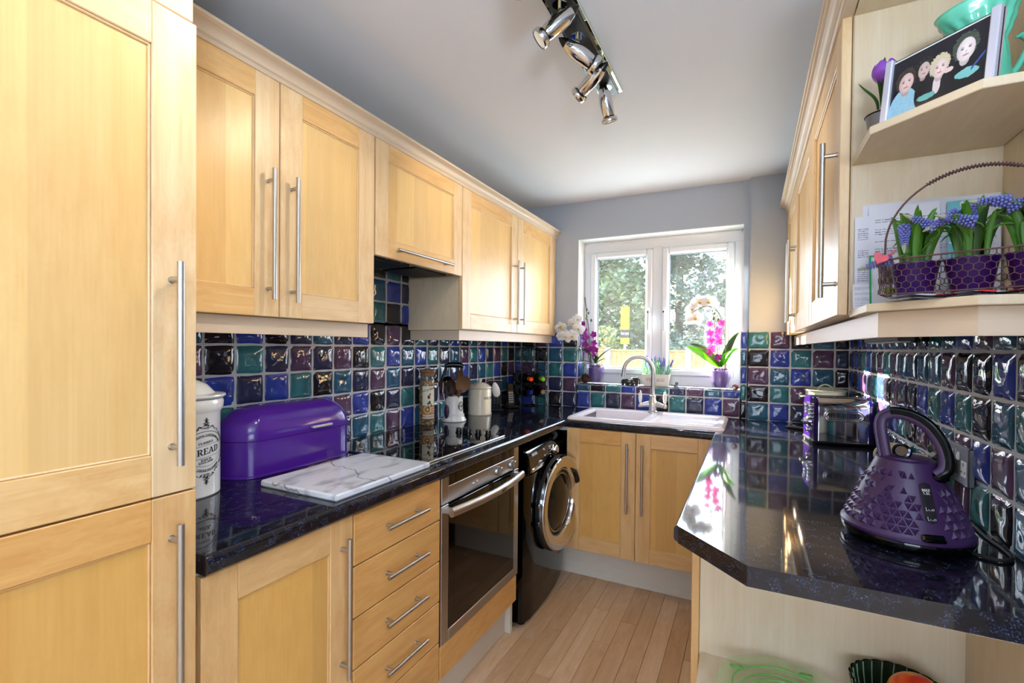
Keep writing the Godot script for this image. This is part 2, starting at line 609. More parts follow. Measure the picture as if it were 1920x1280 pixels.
# ---------- the room ----------
func room() -> void:
	var zb := 3.75
	var xe := 2.45
	var g := bx(XL - 0.2, XL, 0, YC, zb + 0.2, ZF - 0.25)
	var wl := solo("wall_left", g, "wall_paint", "grey painted left wall behind the long run of cupboards", "wall", Vector3.ZERO, "", "structure")
	# far wall round the window opening
	g = G.new()
	var z1 := ZF - 0.25
	g.box(Vector3(XL, 0, z1), Vector3(-1.046, YC, ZF))
	g.box(Vector3(-1.046, 0, z1), Vector3(-0.04, 1.058, ZF))
	g.box(Vector3(-1.046, 2.036, z1), Vector3(-0.04, YC, ZF))
	g.box(Vector3(-0.04, 0, z1), Vector3(XR + 0.2, YC, ZF))
	g.box(Vector3(-0.009, 0, ZF), Vector3(XR, YC, ZP))
	var wf := solo("wall_far", g, "wall_paint", "pale grey far wall around the kitchen window", "wall", Vector3.ZERO, "", "structure")
	g = bx(XR, XR + 0.2, 0, YC, -0.55, ZF)
	var wr := solo("wall_right", g, "wall_paint", "right wall covered with glazed tiles behind the kettle", "wall", Vector3.ZERO, "", "structure")
	# the room goes on behind the camera
	g = G.new()
	g.box(Vector3(XR, 0, -0.55), Vector3(xe + 0.2, YC, -0.35))
	g.box(Vector3(xe, 0, -0.35), Vector3(xe + 0.2, 0.7, zb))
	g.box(Vector3(xe, 2.1, -0.35), Vector3(xe + 0.2, YC, zb))
	g.box(Vector3(xe, 0.7, -0.35), Vector3(xe + 0.2, 2.1, 0.65))
	g.box(Vector3(xe, 0.7, 2.15), Vector3(xe + 0.2, 2.1, zb))
	g.box(Vector3(XL, 0, zb), Vector3(-0.85, YC, zb + 0.2))
	g.box(Vector3(1.85, 0, zb), Vector3(xe + 0.2, YC, zb + 0.2))
	g.box(Vector3(-0.85, 2.14, zb), Vector3(1.85, YC, zb + 0.2))
	g.box(Vector3(-0.85, 0, zb), Vector3(1.85, 0.9, zb + 0.2))
	solo("wall_back", g, "white_paint", "white walls of the dining end with its window openings", "wall", Vector3.ZERO, "", "structure")
	g = bx(XL - 0.2, xe + 0.2, YC, YC + 0.2, zb + 0.2, ZF - 0.25)
	solo("ceiling", g, "ceiling_paint", "plain white painted kitchen ceiling", "ceiling", Vector3.ZERO, "", "structure")
	# floor: screed with maple boards, each 75 mm wide
	g = bx(XL - 0.2, xe + 0.2, -0.2, -0.012, zb + 0.2, ZF - 0.25)
	var fl := solo("floor", g, "dark_gap", "pale maple strip floor between the kitchen units", "floor", Vector3.ZERO, "", "structure")
	var ends := {0: [-1.93], 1: [-2.05], 2: [-1.738, -2.62], 3: [-2.321], 4: [-2.053, -1.2], 5: [-2.262], 6: [-1.5], 7: [-1.876], 8: [-2.515, -1.62], 9: [-2.1], 10: [-1.95]}
	for k in range(-2, 14):
		var x0 := -0.9135 + 0.0755 * k - 0.0005
		var cuts := [-0.9]
		for e in ends.get(k, [-1.6 - 0.11 * (k % 5)]): cuts.append(e)
		cuts.append(-3.0)
		cuts.sort(); cuts.reverse()
		for i in cuts.size() - 1:
			var pg := bx(x0 + 0.0006, x0 + 0.0749, -0.012, 0.0, cuts[i] - 0.0006, cuts[i + 1] + 0.0006, 0.0008, 2)
			put("floorboard", pg, "floor_wood_%d" % rng.randi_range(0, 3), fl)
	g = bx(XL, xe, -0.012, 0.0, 3.75, -0.9, 0.0, 2)
	g.box(Vector3(0.15, -0.012, -3.0), Vector3(XR, 0.0, -0.9), 0.0, 2)
	g.box(Vector3(XL, -0.012, -3.0), Vector3(-1.066, 0.0, -0.9), 0.0, 2)
	put("hidden_boards", g, "floor_wood_0", fl).set_meta("kind", "stuff")
	M["_walls"] = [wl, wf, wr]

func window() -> void:
	var w := thing("window_1", "white framed double casement window above the sink", "window", Vector3(0, 0, -3.2), 0.0, "", "structure")
	var x0 := -1.046
	var x1 := -0.04
	var y0 := 1.066
	var y1 := 2.036
	# plastered reveal
	var g := G.new()
	g.box(Vector3(x0, 1.41, 0.0), Vector3(x0 + 0.004, y1, 0.134))
	g.box(Vector3(x0, y1 - 0.004, 0.0), Vector3(x1, y1, 0.134))
	g.box(Vector3(x1 - 0.004, 1.41, 0.0), Vector3(x1, y1, 0.134))
	put("reveal", g, "white_paint", w)
	g = bx(x0 - 0.0, x0 + 0.052, y0, y1, -0.07, 0.0, 0.006)
	g.box(Vector3(x1 - 0.054, y0, -0.07), Vector3(x1, y1, 0.0), 0.006)
	g.box(Vector3(x0, y1 - 0.078, -0.07), Vector3(x1, y1, 0.001), 0.006)
	g.box(Vector3(x0, y0, -0.07), Vector3(x1, y0 + 0.07, 0.001), 0.006)
	g.box(Vector3(x0 + 0.01, y1 - 0.022, 0.0), Vector3(x1 - 0.01, y1 - 0.004, 0.008), 0.004)
	put("frame", g, "white_plastic", w)
	g = bx(-0.581, -0.515, y0 + 0.05, y1 - 0.06, -0.07, 0.004, 0.006)
	put("mullion", g, "white_plastic", w)
	for s in 2:
		var a := -0.994 if s == 0 else -0.517
		var b := -0.579 if s == 0 else -0.094
		var sb := 1.134
		var st := 1.96
		var f := 0.038
		var sash := MeshInstance3D.new()
		g = G.new()
		for q in [[a, a + f, sb, st], [b - f, b, sb, st], [a + f, b - f, sb, sb + f], [a + f, b - f, st - f, st]]:
			g.box(Vector3(q[0], q[2], -0.05), Vector3(q[1], q[3], 0.016), 0.007)
		for q in [[a + f, a + f + 0.006, sb + f, st - f], [b - f - 0.006, b - f, sb + f, st - f], [a + f, b - f, sb + f, sb + f + 0.006], [a + f, b - f, st - f - 0.006, st - f]]:
			g.box(Vector3(q[0], q[2], -0.04), Vector3(q[1], q[3], 0.002), 0.002)
		sash = put("sash", g, "white_plastic", w)
		g = G.new()
		for q in [[a + f, a + f + 0.008, sb + f, st - f], [b - f - 0.008, b - f, sb + f, st - f], [a + f, b - f, st - f - 0.008, st - f]]:
			g.box(Vector3(q[0], q[2], -0.035), Vector3(q[1], q[3], -0.006), 0.001)
		put("gasket", g, "black_rubber", sash)
		g = bx(a + f, b - f, sb + f, st - f, -0.022, -0.018)
		put("pane", g, "window_glass", sash)
		# lockable lever handle hanging straight down
		var hx := b - 0.018 if s == 0 else a + 0.018
		g = bx(hx - 0.013, hx + 0.013, 1.515, 1.575, 0.016, 0.028, 0.005)
		g.tube([Vector3(hx, 1.545, 0.02), Vector3(hx, 1.545, 0.05)], 0.011, 12)
		g.box(Vector3(hx - 0.010, 1.425, 0.044), Vector3(hx + 0.010, 1.56, 0.058), 0.005)
		var h := put("handle", g, "white_plastic", sash)
		put("lock", tubed([Vector3(hx, 1.543, 0.05), Vector3(hx, 1.543, 0.060)], 0.006, 10), "black_plastic", w)

# ---------- tiles ----------
const CODE := {"B": "blue", "T": "teal", "P": "petrol", "N": "navy", "K": "black", "M": "plum"}

func tile_mesh(w: float, h: float, kind: int) -> ArrayMesh:
	var key := "%.3f_%.3f_%d" % [w, h, kind]
	if shared.has(key): return shared[key]
	var r := RandomNumberGenerator.new()
	r.seed = kind * 77 + 5
	var c := [r.randf_range(-1, 1), r.randf_range(-1, 1), r.randf_range(-1, 1), r.randf_range(-1, 1), r.randf_range(0, TAU), r.randf_range(0, TAU)]
	var f := func(u, v):
		var a: float = u * 2.0 - 1.0
		var b: float = v * 2.0 - 1.0
		# edges wander a little, the face is a shallow cushion
		var ex: float = (0.5 * w - 0.0008) + 0.0009 * sin(b * 3.0 + c[4]) * absf(a)
		var ey: float = (0.5 * h - 0.0008) + 0.0009 * sin(a * 3.0 + c[5]) * absf(b)
		var rim := pow(maxf(absf(a), absf(b)), 5.0)
		var cut := 1.0 - 0.03 * pow(absf(a * b), 6.0)
		var z: float = 0.0105 - 0.0065 * rim + 0.0010 * c[0] * sin(a * 2.4 + c[4]) * cos(b * 2.0 + c[5]) + 0.0006 * c[1] * a + 0.0006 * c[2] * b
		return Vector3(a * ex * cut, b * ey * cut, z)
	var g := G.new()
	g.sheet(f, 7, 7, func(_u, _v): return Vector3(0, 0, 1))
	# sides down to the wall
	for e in 4:
		for i in 3:
			var t0 := i / 3.0
			var t1 := (i + 1) / 3.0
			var uv0: Vector2 = [Vector2(t0, 0), Vector2(1, t0), Vector2(t0, 1), Vector2(0, t0)][e]
			var uv1_: Vector2 = [Vector2(t1, 0), Vector2(1, t1), Vector2(t1, 1), Vector2(0, t1)][e]
			var p: Vector3 = f.call(uv0.x, uv0.y)
			var q: Vector3 = f.call(uv1_.x, uv1_.y)
			g.quad(p, q, Vector3(q.x, q.y, 0), Vector3(p.x, p.y, 0), [Vector3(0, -1, 0), Vector3(1, 0, 0), Vector3(0, 1, 0), Vector3(-1, 0, 0)][e])
	shared[key] = g.mesh()
	return shared[key]

func tile(parent: Node, at: Vector3, turn: Basis, w: float, h: float, code: String) -> void:
	var o := put("tile", tile_mesh(w, h, rng.randi_range(0, 4)), "glaze_" + CODE[code], parent, at)
	o.basis = turn

func rows_y(r: int) -> Array:   # bottom and top of a row of tiles
	return [[0.910, 1.006], [1.012, 1.104], [1.110, 1.205], [1.211, 1.306], [1.312, 1.407], [1.414, 1.509], [1.515, 1.612], [1.620, 1.716]][r]

func tiles() -> void:
	var wl: Node = M["_walls"][0]
	var wf: Node = M["_walls"][1]
	var wr: Node = M["_walls"][2]
	var left := Basis(Vector3.UP, PI / 2)
	var right := Basis(Vector3.UP, -PI / 2)
	# grout beds
	var g := bx(XL, XL + 0.0065, 0.905, 1.42, -0.55, ZF)
	g.box(Vector3(XL, 1.40, -1.92), Vector3(XL + 0.0065, 1.72, -1.28))
	put("grout", g, "grout", wl)
	g = bx(XL, -1.040, 0.905, 1.412, ZF, ZF + 0.0065)
	g.box(Vector3(-1.046, 0.905, ZF), Vector3(-0.04, 1.062, ZF + 0.0065))
	g.box(Vector3(-0.052, 0.905, ZF), Vector3(-0.009, 1.412, ZF + 0.0065))
	g.box(Vector3(-0.0155, 0.905, ZF), Vector3(-0.009, 1.412, ZP + 0.0065))
	g.box(Vector3(-0.0155, 0.905, ZP), Vector3(XR, 1.412, ZP + 0.0065))
	g.box(Vector3(-1.046, 1.058, -3.2), Vector3(-0.04, 1.0605, ZF + 0.006))
	g.box(Vector3(-1.046, 1.058, -3.2), Vector3(-1.0395, 1.412, ZF + 0.006))
	put("grout", g, "grout", wf)
	g = bx(XR - 0.0065, XR, 0.905, 1.42, -0.6, ZP)
	put("grout", g, "grout", wr)
	# left wall: columns from the tall cupboard to the far corner, each from the worktop upwards
	var cols := ["BTNMP", "BTBKK", "NKNTB", "TPBNK", "PKTMN", "NBKNP", "NMPMN", "PBNKB", "TKMTKTPK", "MNPBMKBT", "BTNPKBNK", "PKNBT", "NNKTN", "TMPNP", "BKNPB", "KPBMK", "TPNTP", "BKPBM", "NMTNT", "PNBMN", "KPKTB", "NBMKK", "KTNPT"]
	for i in cols.size():
		var za := -0.785 - 0.103 * i
		if i >= 8: za -= 0.0025 * minf(i - 7, 6)
		var zb := za - 0.103
		if i == cols.size() - 1: zb = ZF + 0.008
		for r in cols[i].length():
			var y: Array = rows_y(r)
			var w := za - zb - 0.006
			if w < 0.02: continue
			tile(wl, Vector3(XL + 0.003, (y[0] + y[1]) / 2, (za + zb) / 2), left, w, y[1] - y[0], cols[i][r])
	# far wall, left of the window
	var fx := [[-1.5125, -1.460, "NKBPK"], [-1.457, -1.357, "BKMTK"], [-1.354, -1.253, "TMPKM"], [-1.250, -1.147, "KNTPB"], [-1.144, -1.043, "NMBTK"]]
	for c in fx:
		for r in 5:
			var y: Array = rows_y(r)
			tile(wf, Vector3((c[0] + c[1]) / 2, (y[0] + y[1]) / 2, ZF + 0.003), Basis.IDENTITY, c[1] - c[0] - 0.004, y[1] - y[0], c[2][r])
	# under the sill, and the sill itself
	var sx := [-1.044, -0.948, -0.846, -0.744, -0.650, -0.546, -0.446, -0.346, -0.244, -0.143, -0.050]
	var lowr := "BTNMBKTNBM"
	var half := "PKTBMTNMPB"
	for i in 10:
		var cx: float = (sx[i] + sx[i + 1]) / 2
		var w: float = sx[i + 1] - sx[i] - 0.005
		tile(wf, Vector3(cx, 0.964, ZF + 0.003), Basis.IDENTITY, w, 0.102, lowr[i])
		tile(wf, Vector3(cx, 1.0415, ZF + 0.003), Basis.IDENTITY, w, 0.040, half[i])
		tile(wf, Vector3(cx, 1.0565, (ZF - 3.2) / 2 + 0.006), Basis(Vector3.RIGHT, -PI / 2), w, 0.128, half[i])
	# left reveal
	for c in [[ZF - 0.001, ZF - 0.062, ".MBTN"], [ZF - 0.066, -3.2, ".KTMB"]]:
		for r in range(1, 5):
			var y: Array = rows_y(r)
			if r == 1: y = [1.074, 1.104]
			tile(wf, Vector3(-1.0435, (y[0] + y[1]) / 2, (c[0] + c[1]) / 2), left, absf(c[0] - c[1]) - 0.004, y[1] - y[0], c[2][r])
	# narrow column beside the boxing, and the boxing
	for r in 5:
		var y: Array = rows_y(r)
		tile(wf, Vector3(-0.0335, (y[0] + y[1]) / 2, ZF + 0.003), Basis.IDENTITY, 0.031, y[1] - y[0], "KTBPB"[r])
	var bxs := [[-0.0145, 0.0955, "PKMKT"], [0.0985, 0.1955, "BTPBM"], [0.1985, 0.298, "NMBTK"], [0.301, 0.400, "KBPMP"], [0.403, 0.466, "TPKNK"]]
	for c in bxs:
		for r in 5:
			var y: Array = rows_y(r)
			tile(wf, Vector3((c[0] + c[1]) / 2, (y[0] + y[1]) / 2, ZP + 0.003), Basis.IDENTITY, c[1] - c[0] - 0.004, y[1] - y[0], c[2][r])
	# right wall, from the near end to the far corner
	var rc := ["KTBPN", "TMPNK", "PPTKK", "KMPBP", "TBKKM", "MMTKB", "TPBMP", "MKTPT", "PMBPK", "TKKNK", "NTNPK", "KBMMT", "BNKTM", "TMBMP", "KTTKK", "PMNBB", "BBMTN", "NKBNB", "TNKBK", "MPBNB", "KNTKP"]
	for i in rc.size():
		var za := -0.975 - 0.1035 * i
		var zb := za - 0.1035
		if i == rc.size() - 1: zb = ZP + 0.008
		if za - zb < 0.03: continue
		for r in 5:
			var y: Array = rows_y(r)
			tile(wr, Vector3(XR - 0.003, (y[0] + y[1]) / 2, (za + zb) / 2), right, za - zb - 0.006, y[1] - y[0], rc[i][r])

# ---------- fitted units ----------
# every unit is built facing +z with x to the right and is then turned

func bar_handle(parent: Node, at: Vector3, length: float, upright := true) -> void:
	var g := G.new()
	var d := Vector3.UP if upright else Vector3.RIGHT
	var c := Vector3(0, 0, 0.029)
	g.tube([c - d * length / 2, c - d * (length / 2 - 0.0006), c + d * (length / 2 - 0.0006), c + d * length / 2], [0.0054, 0.006, 0.006, 0.0054], 14)
	for s in [-1, 1]:
		var p: Vector3 = d * s * (length / 2 - (0.031 if length > 0.25 else 0.026))
		g.tube([p, p + Vector3(0, 0, 0.027)], 0.0048, 10)
		g.tube([p, p + Vector3(0, 0, 0.002)], 0.0062, 10)
	put("handle", g, "brushed_steel", parent, at)

# shaker door: the panel is the door's own mesh, stiles, rails and handle are its pieces
func shaker(parent: Node, called: String, x: float, y: float, w: float, h: float, hx := -1.0, hy := 0.0, hl := 0.36, upright := true, sw := 0.074, tone := "maple") -> Node3D:
	var g := bx(sw - 0.004, w - sw + 0.004, sw - 0.004, h - sw + 0.004, -0.016, -0.0075, 0.0)
	var door := put(called, g, tone + "_panel", parent, Vector3(x, y, 0))
	for s in 2:
		var a := 0.0 if s == 0 else w - sw
		put("stile", bx(a, a + sw, 0, h, -0.019, 0, 0.0016), tone + "_frame", door)
		var b := 0.0 if s == 0 else h - sw
		put("rail", bx(sw, w - sw, b, b + sw, -0.019, -0.0002, 0.0016, 0), tone + ("_rail" if rng.randf() < 0.65 else "_frame"), door)
	# thin bead round the panel
	g = G.new()
	g.box(Vector3(sw, sw, -0.008), Vector3(sw + 0.004, h - sw, -0.0035), 0.0015)
	g.box(Vector3(w - sw - 0.004, sw, -0.008), Vector3(w - sw, h - sw, -0.0035), 0.0015)
	g.box(Vector3(sw, sw, -0.008), Vector3(w - sw, sw + 0.004, -0.0035), 0.0015)
	g.box(Vector3(sw, h - sw - 0.004, -0.008), Vector3(w - sw, h - sw, -0.0035), 0.0015)
	put("bead", g, tone + "_frame", door)
	if hl > 0.0: bar_handle(door, Vector3(hx if hx >= 0.0 else w / 2, hy, 0), hl, upright)
	return door

func carcass(parent: Node, x0: float, x1: float, y0: float, y1: float, depth: float, m := "pale_board") -> void:
	put("body", bx(x0, x1, y0, y1, -depth, -0.0205, 0.001), m, parent)

func tall_unit() -> void:
	var t := thing("tall_cabinet", "tall maple larder cupboard with three stacked doors at the left edge", "cabinet", Vector3(-0.925, 0, 0.075), 90.0)
	carcass(t, 0.0, 0.603, 0.12, 2.27, 0.598)
	put("plinth", bx(0.0, 0.6, 0, 0.118, -0.55, -0.06, 0.0), "plinth_board", t)
	shaker(t, "door", 0.0, 0.125, 0.604, 0.913, 0.561, 0.686, 0.36, true, 0.074, "base")  # lowest door takes the deeper maple too, its dimmer light painted in
	shaker(t, "door", 0.0, 1.0415, 0.604, 0.858, 0.561, 0.233)
	var d := shaker(t, "door", 0.0, 1.903, 0.6, 0.36, -1, 0, 0)
	d.position.z = -0.004

func left_uppers() -> void:
	# one front line at x = -1.20, cupboards fixed to the wall
	var f := -1.20
	var t := thing("wall_cabinet", "pale maple two-door wall cupboard above the purple bread bin", "cabinet", Vector3(f, 1.388, -0.531), 90.0, "wall cupboards on the left")
	carcass(t, 0.0, 0.762, 0.0, 0.667, 0.322)
	shaker(t, "door", 0.003, 0, 0.377, 0.667, 0.341, 0.226)
	shaker(t, "door", 0.384, 0, 0.377, 0.667, 0.036, 0.224)
	t = thing("hood_cabinet", "short maple cupboard with horizontal bar handle over the hob", "cabinet", Vector3(f, 1.635, -1.2985), 90.0, "wall cupboards on the left")
	carcass(t, 0.0, 0.568, 0.02, 0.42, 0.322)
	shaker(t, "flap", 0.001, 0, 0.566, 0.42, 0.273, 0.033, 0.37, false, 0.066)
	var g := bx(0.004, 0.564, 0.004, 0.02, -0.312, -0.022, 0.002)
	put("extractor", g, "black_gloss", t)
	g = G.new()
	for i in 2: g.box(Vector3(0.03 + i * 0.27, 0.000, -0.24), Vector3(0.26 + i * 0.27, 0.005, -0.06), 0.002)
	put("grease_filter", g, mat("filter_mesh", Color(0.10, 0.10, 0.10), 0.5, 0.6), t)
	t = thing("wall_cabinet", "pale maple two-door wall cupboard beside the far window wall", "cabinet", Vector3(f, 1.388, -1.868), 90.0, "wall cupboards on the left")
	carcass(t, 0.008, 1.19, 0.0, 0.667, 0.322)
	put("end_panel", bx(0.004, 0.0085, -0.0, 0.667, -0.315, -0.021), "pale_board", t)
	shaker(t, "door", 0.004, 0.003, 0.580, 0.664, 0.541, 0.226)
	shaker(t, "door", 0.588, 0.003, 0.562, 0.664, 0.035, 0.226)
	put("filler", bx(1.152, 1.19, 0.0, 0.667, -0.02, -0.004, 0.001), "maple_frame", t)
	# cornice and light pelmets
	var pr := [Vector2(-0.02, 0.0), Vector2(0.004, 0.0), Vector2(0.004, 0.007), Vector2(0.001, 0.009), Vector2(0.001, 0.013), Vector2(0.0045, 0.016)]
	for i in 7:
		var a := PI / 2 * i / 6.0
		pr.append(Vector2(0.006 + 0.024 * (1.0 - cos(a)), 0.017 + 0.022 * sin(a)))
	pr += [Vector2(0.032, 0.041), Vector2(0.036, 0.041), Vector2(0.0385, 0.044), Vector2(0.0385, 0.047), Vector2(0.036, 0.050), Vector2(-0.02, 0.050)]
	g = G.new()
	g.grain = 2
	g.prism(pr, 0.0, 2.535, 0.0, true)
	var c := solo("cornice", g, "pelmet_board", "moulded cornice running along the tops of the left wall cupboards", "cornice", Vector3(f, 2.050, -0.53))
	c.rotation.y = PI
	c.scale = Vector3(-1, 1, 1)
	M["_cornice"] = pr
	pelmet("left pelmet below the wall cupboard above the purple bread bin", [Vector3(-1.245, 0, -0.535), Vector3(-1.245, 0, -1.288)], false)
	pelmet("left pelmet turning round the end of the far wall cupboard", [Vector3(XL + 0.012, 0, -1.905), Vector3(-1.245, 0, -1.905), Vector3(-1.245, 0, ZF + 0.01)], true)

# a light rail: upright board along a line of points, with a small bead along its foot
func pelmet(label: String, pts: Array, corner: bool, y0 := 1.339, y1 := 1.3865) -> void:
	var g := G.new()
	g.grain = 2
	for q in [[0.0, y0 + 0.006, y1], [0.0025, y0 + 0.0015, y0 + 0.006], [0.0, y0, y0 + 0.0016]]:
		ribbon(g, pts, 0.02 + q[0] * 0.6, q[1], q[2], -0.0 if q[0] == 0.0 else -0.0014)
	solo("pelmet", g, "pelmet_board", label, "pelmet")

# upright board following a line of points, its outer face to the right of the way along
func ribbon(g: G, pts: Array, th: float, y0: float, y1: float, push := 0.0) -> void:
	var m := pts.size()
	var o := []
	for i in m:
		var d0: Vector3 = (pts[i] - pts[i - 1]).normalized() if i > 0 else (pts[1] - pts[0]).normalized()
		var d1: Vector3 = (pts[i + 1] - pts[i]).normalized() if i < m - 1 else d0
		var n0 := d0.cross(Vector3.UP)
		var n1 := d1.cross(Vector3.UP)
		var b := (n0 + n1).normalized()
		o.append(b / maxf(b.dot(n0), 0.3))
	for i in m - 1:
		var out: Vector3 = (pts[i + 1] - pts[i]).normalized().cross(Vector3.UP)
		var A: Vector3 = pts[i] + o[i] * (th + push)
		var B: Vector3 = pts[i + 1] + o[i + 1] * (th + push)
		var C: Vector3 = pts[i + 1]
		var D: Vector3 = pts[i]
		var lo := Vector3.UP * y0
		var hi := Vector3.UP * y1
		var along := (B - A).normalized()
		var u0 := g.off.y
		g.off.y += A.distance_to(B)
		var L := A.distance_to(B)
		for q in [[A + lo, B + lo, B + hi, A + hi, out], [D + lo, C + lo, C + hi, D + hi, -out], [A + hi, B + hi, C + hi, D + hi, Vector3.UP], [A + lo, B + lo, C + lo, D + lo, Vector3.DOWN]]:
			var nm: Vector3 = q[4]
			g.tri(q[0], q[1], q[2], nm, nm, nm, Vector2(y0, u0), Vector2(y0, u0 + L), Vector2(y1, u0 + L))
			g.tri(q[0], q[2], q[3], nm, nm, nm, Vector2(y0, u0), Vector2(y1, u0 + L), Vector2(y1, u0))
		if i == 0: g.quad(A + lo, D + lo, D + hi, A + hi, -along)
		if i == m - 2: g.quad(B + lo, C + lo, C + hi, B + hi, along)

func slab(poly: Array, y0: float, y1: float, bev: float) -> G:
	# a flat board with the given plan (x, z), top at y1
	var g := G.new()
	g.xf = Transform3D(Basis(Vector3(1, 0, 0), Vector3(0, 0, 1), Vector3(0, 1, 0)), Vector3.ZERO)
	g.prism(poly, y0, y1, bev)
	return g

func left_base() -> void:
	var f := -0.93
	var t := thing("base_cabinet", "maple base cupboard with one door below the marble board", "cabinet", Vector3(f, 0, -0.537), 90.0, "base units on the left")
	carcass(t, 0.0, 0.393, 0.155, 0.868, 0.575)
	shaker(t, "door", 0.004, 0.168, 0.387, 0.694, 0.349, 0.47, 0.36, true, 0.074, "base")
	t = thing("drawer_unit", "maple drawer stack with horizontal bar handles beside the oven", "cabinet", Vector3(f, 0, -0.930), 90.0, "base units on the left")
	carcass(t, 0.0, 0.395, 0.155, 0.868, 0.575)
	var ys := [0.168, 0.307, 0.446, 0.584, 0.724, 0.8635]
	for i in 5:
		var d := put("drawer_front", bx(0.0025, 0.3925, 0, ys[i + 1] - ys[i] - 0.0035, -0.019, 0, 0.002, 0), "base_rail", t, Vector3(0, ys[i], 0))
		bar_handle(d, Vector3(0.198, 0.070, 0), 0.186, false)
	var g := bx(-1.01, -0.99, 0, 0.155, -0.54, -1.925, 0.001, 2)
	g.box(Vector3(-1.02, 0, -1.945), Vector3(-0.962, 0.162, -1.926), 0.001)
	solo("plinth", g, "plinth_board", "pale recessed plinth under the drawers and oven", "plinth")
	# worktop: one L of the left run and the sink run; post-formed front edge
	var pr := []
	var hw := YW - 0.0385
	for i in 9:
		var a := PI / 2 * i / 8.0
		pr.append(Vector2(-0.905 - 0.013 * (1.0 - sin(a)), YW - 0.013 * (1.0 - cos(a))))
	for i in 5:
		var a := PI / 2 * i / 4.0
		pr.append(Vector2(-0.905 - 0.010 * (1.0 - cos(a)), hw + 0.010 * (1.0 - sin(a))))
	pr.append(Vector2(XL, hw)); pr.append(Vector2(XL, YW))
	g = G.new()
	g.prism(pr, -2.4755, -0.538, 0.0, true)
	solo("worktop", g, "worktop", "dark speckled worktop on the left carrying hob and bread bin", "worktop", Vector3.ZERO, "dark worktops")
	# sink run with a hole for the bowl
	g = G.new()
	var sp := []
	for p in pr: sp.append(Vector2(p.x, p.y))
	g.box(Vector3(XL, hw, ZF + 0.001), Vector3(-0.90, YW, -2.4755))
	g.box(Vector3(-0.9, hw, ZF + 0.001), Vector3(-0.14, YW, -2.97))
	g.box(Vector3(-0.9, hw, -2.97), Vector3(-0.86, YW, -2.53))
	g.box(Vector3(-0.50, hw, -2.97), Vector3(-0.14, YW, -2.53))
	var e := []
	for i in 9:
		var a := PI / 2 * i / 8.0
		e.append(Vector2(0.055 - 0.013 * (1.0 - sin(a)), YW - 0.013 * (1.0 - cos(a))))
	for i in 5:
		var a := PI / 2 * i / 4.0
		e.append(Vector2(0.055 - 0.010 * (1.0 - cos(a)), hw + 0.010 * (1.0 - sin(a))))
	e.append(Vector2(0, hw)); e.append(Vector2(0, YW))
	g.xf = Transform3D(Basis(Vector3(0, 0, 1), Vector3(0, 1, 0), Vector3(-1, 0, 0)), Vector3(0, 0, -2.53))
	g.prism(e, 0.14, 0.905, 0.0, true)
	g.xf = Transform3D.IDENTITY
	solo("worktop", g, "worktop", "dark speckled worktop around the white sink", "worktop", Vector3.ZERO, "dark worktops")

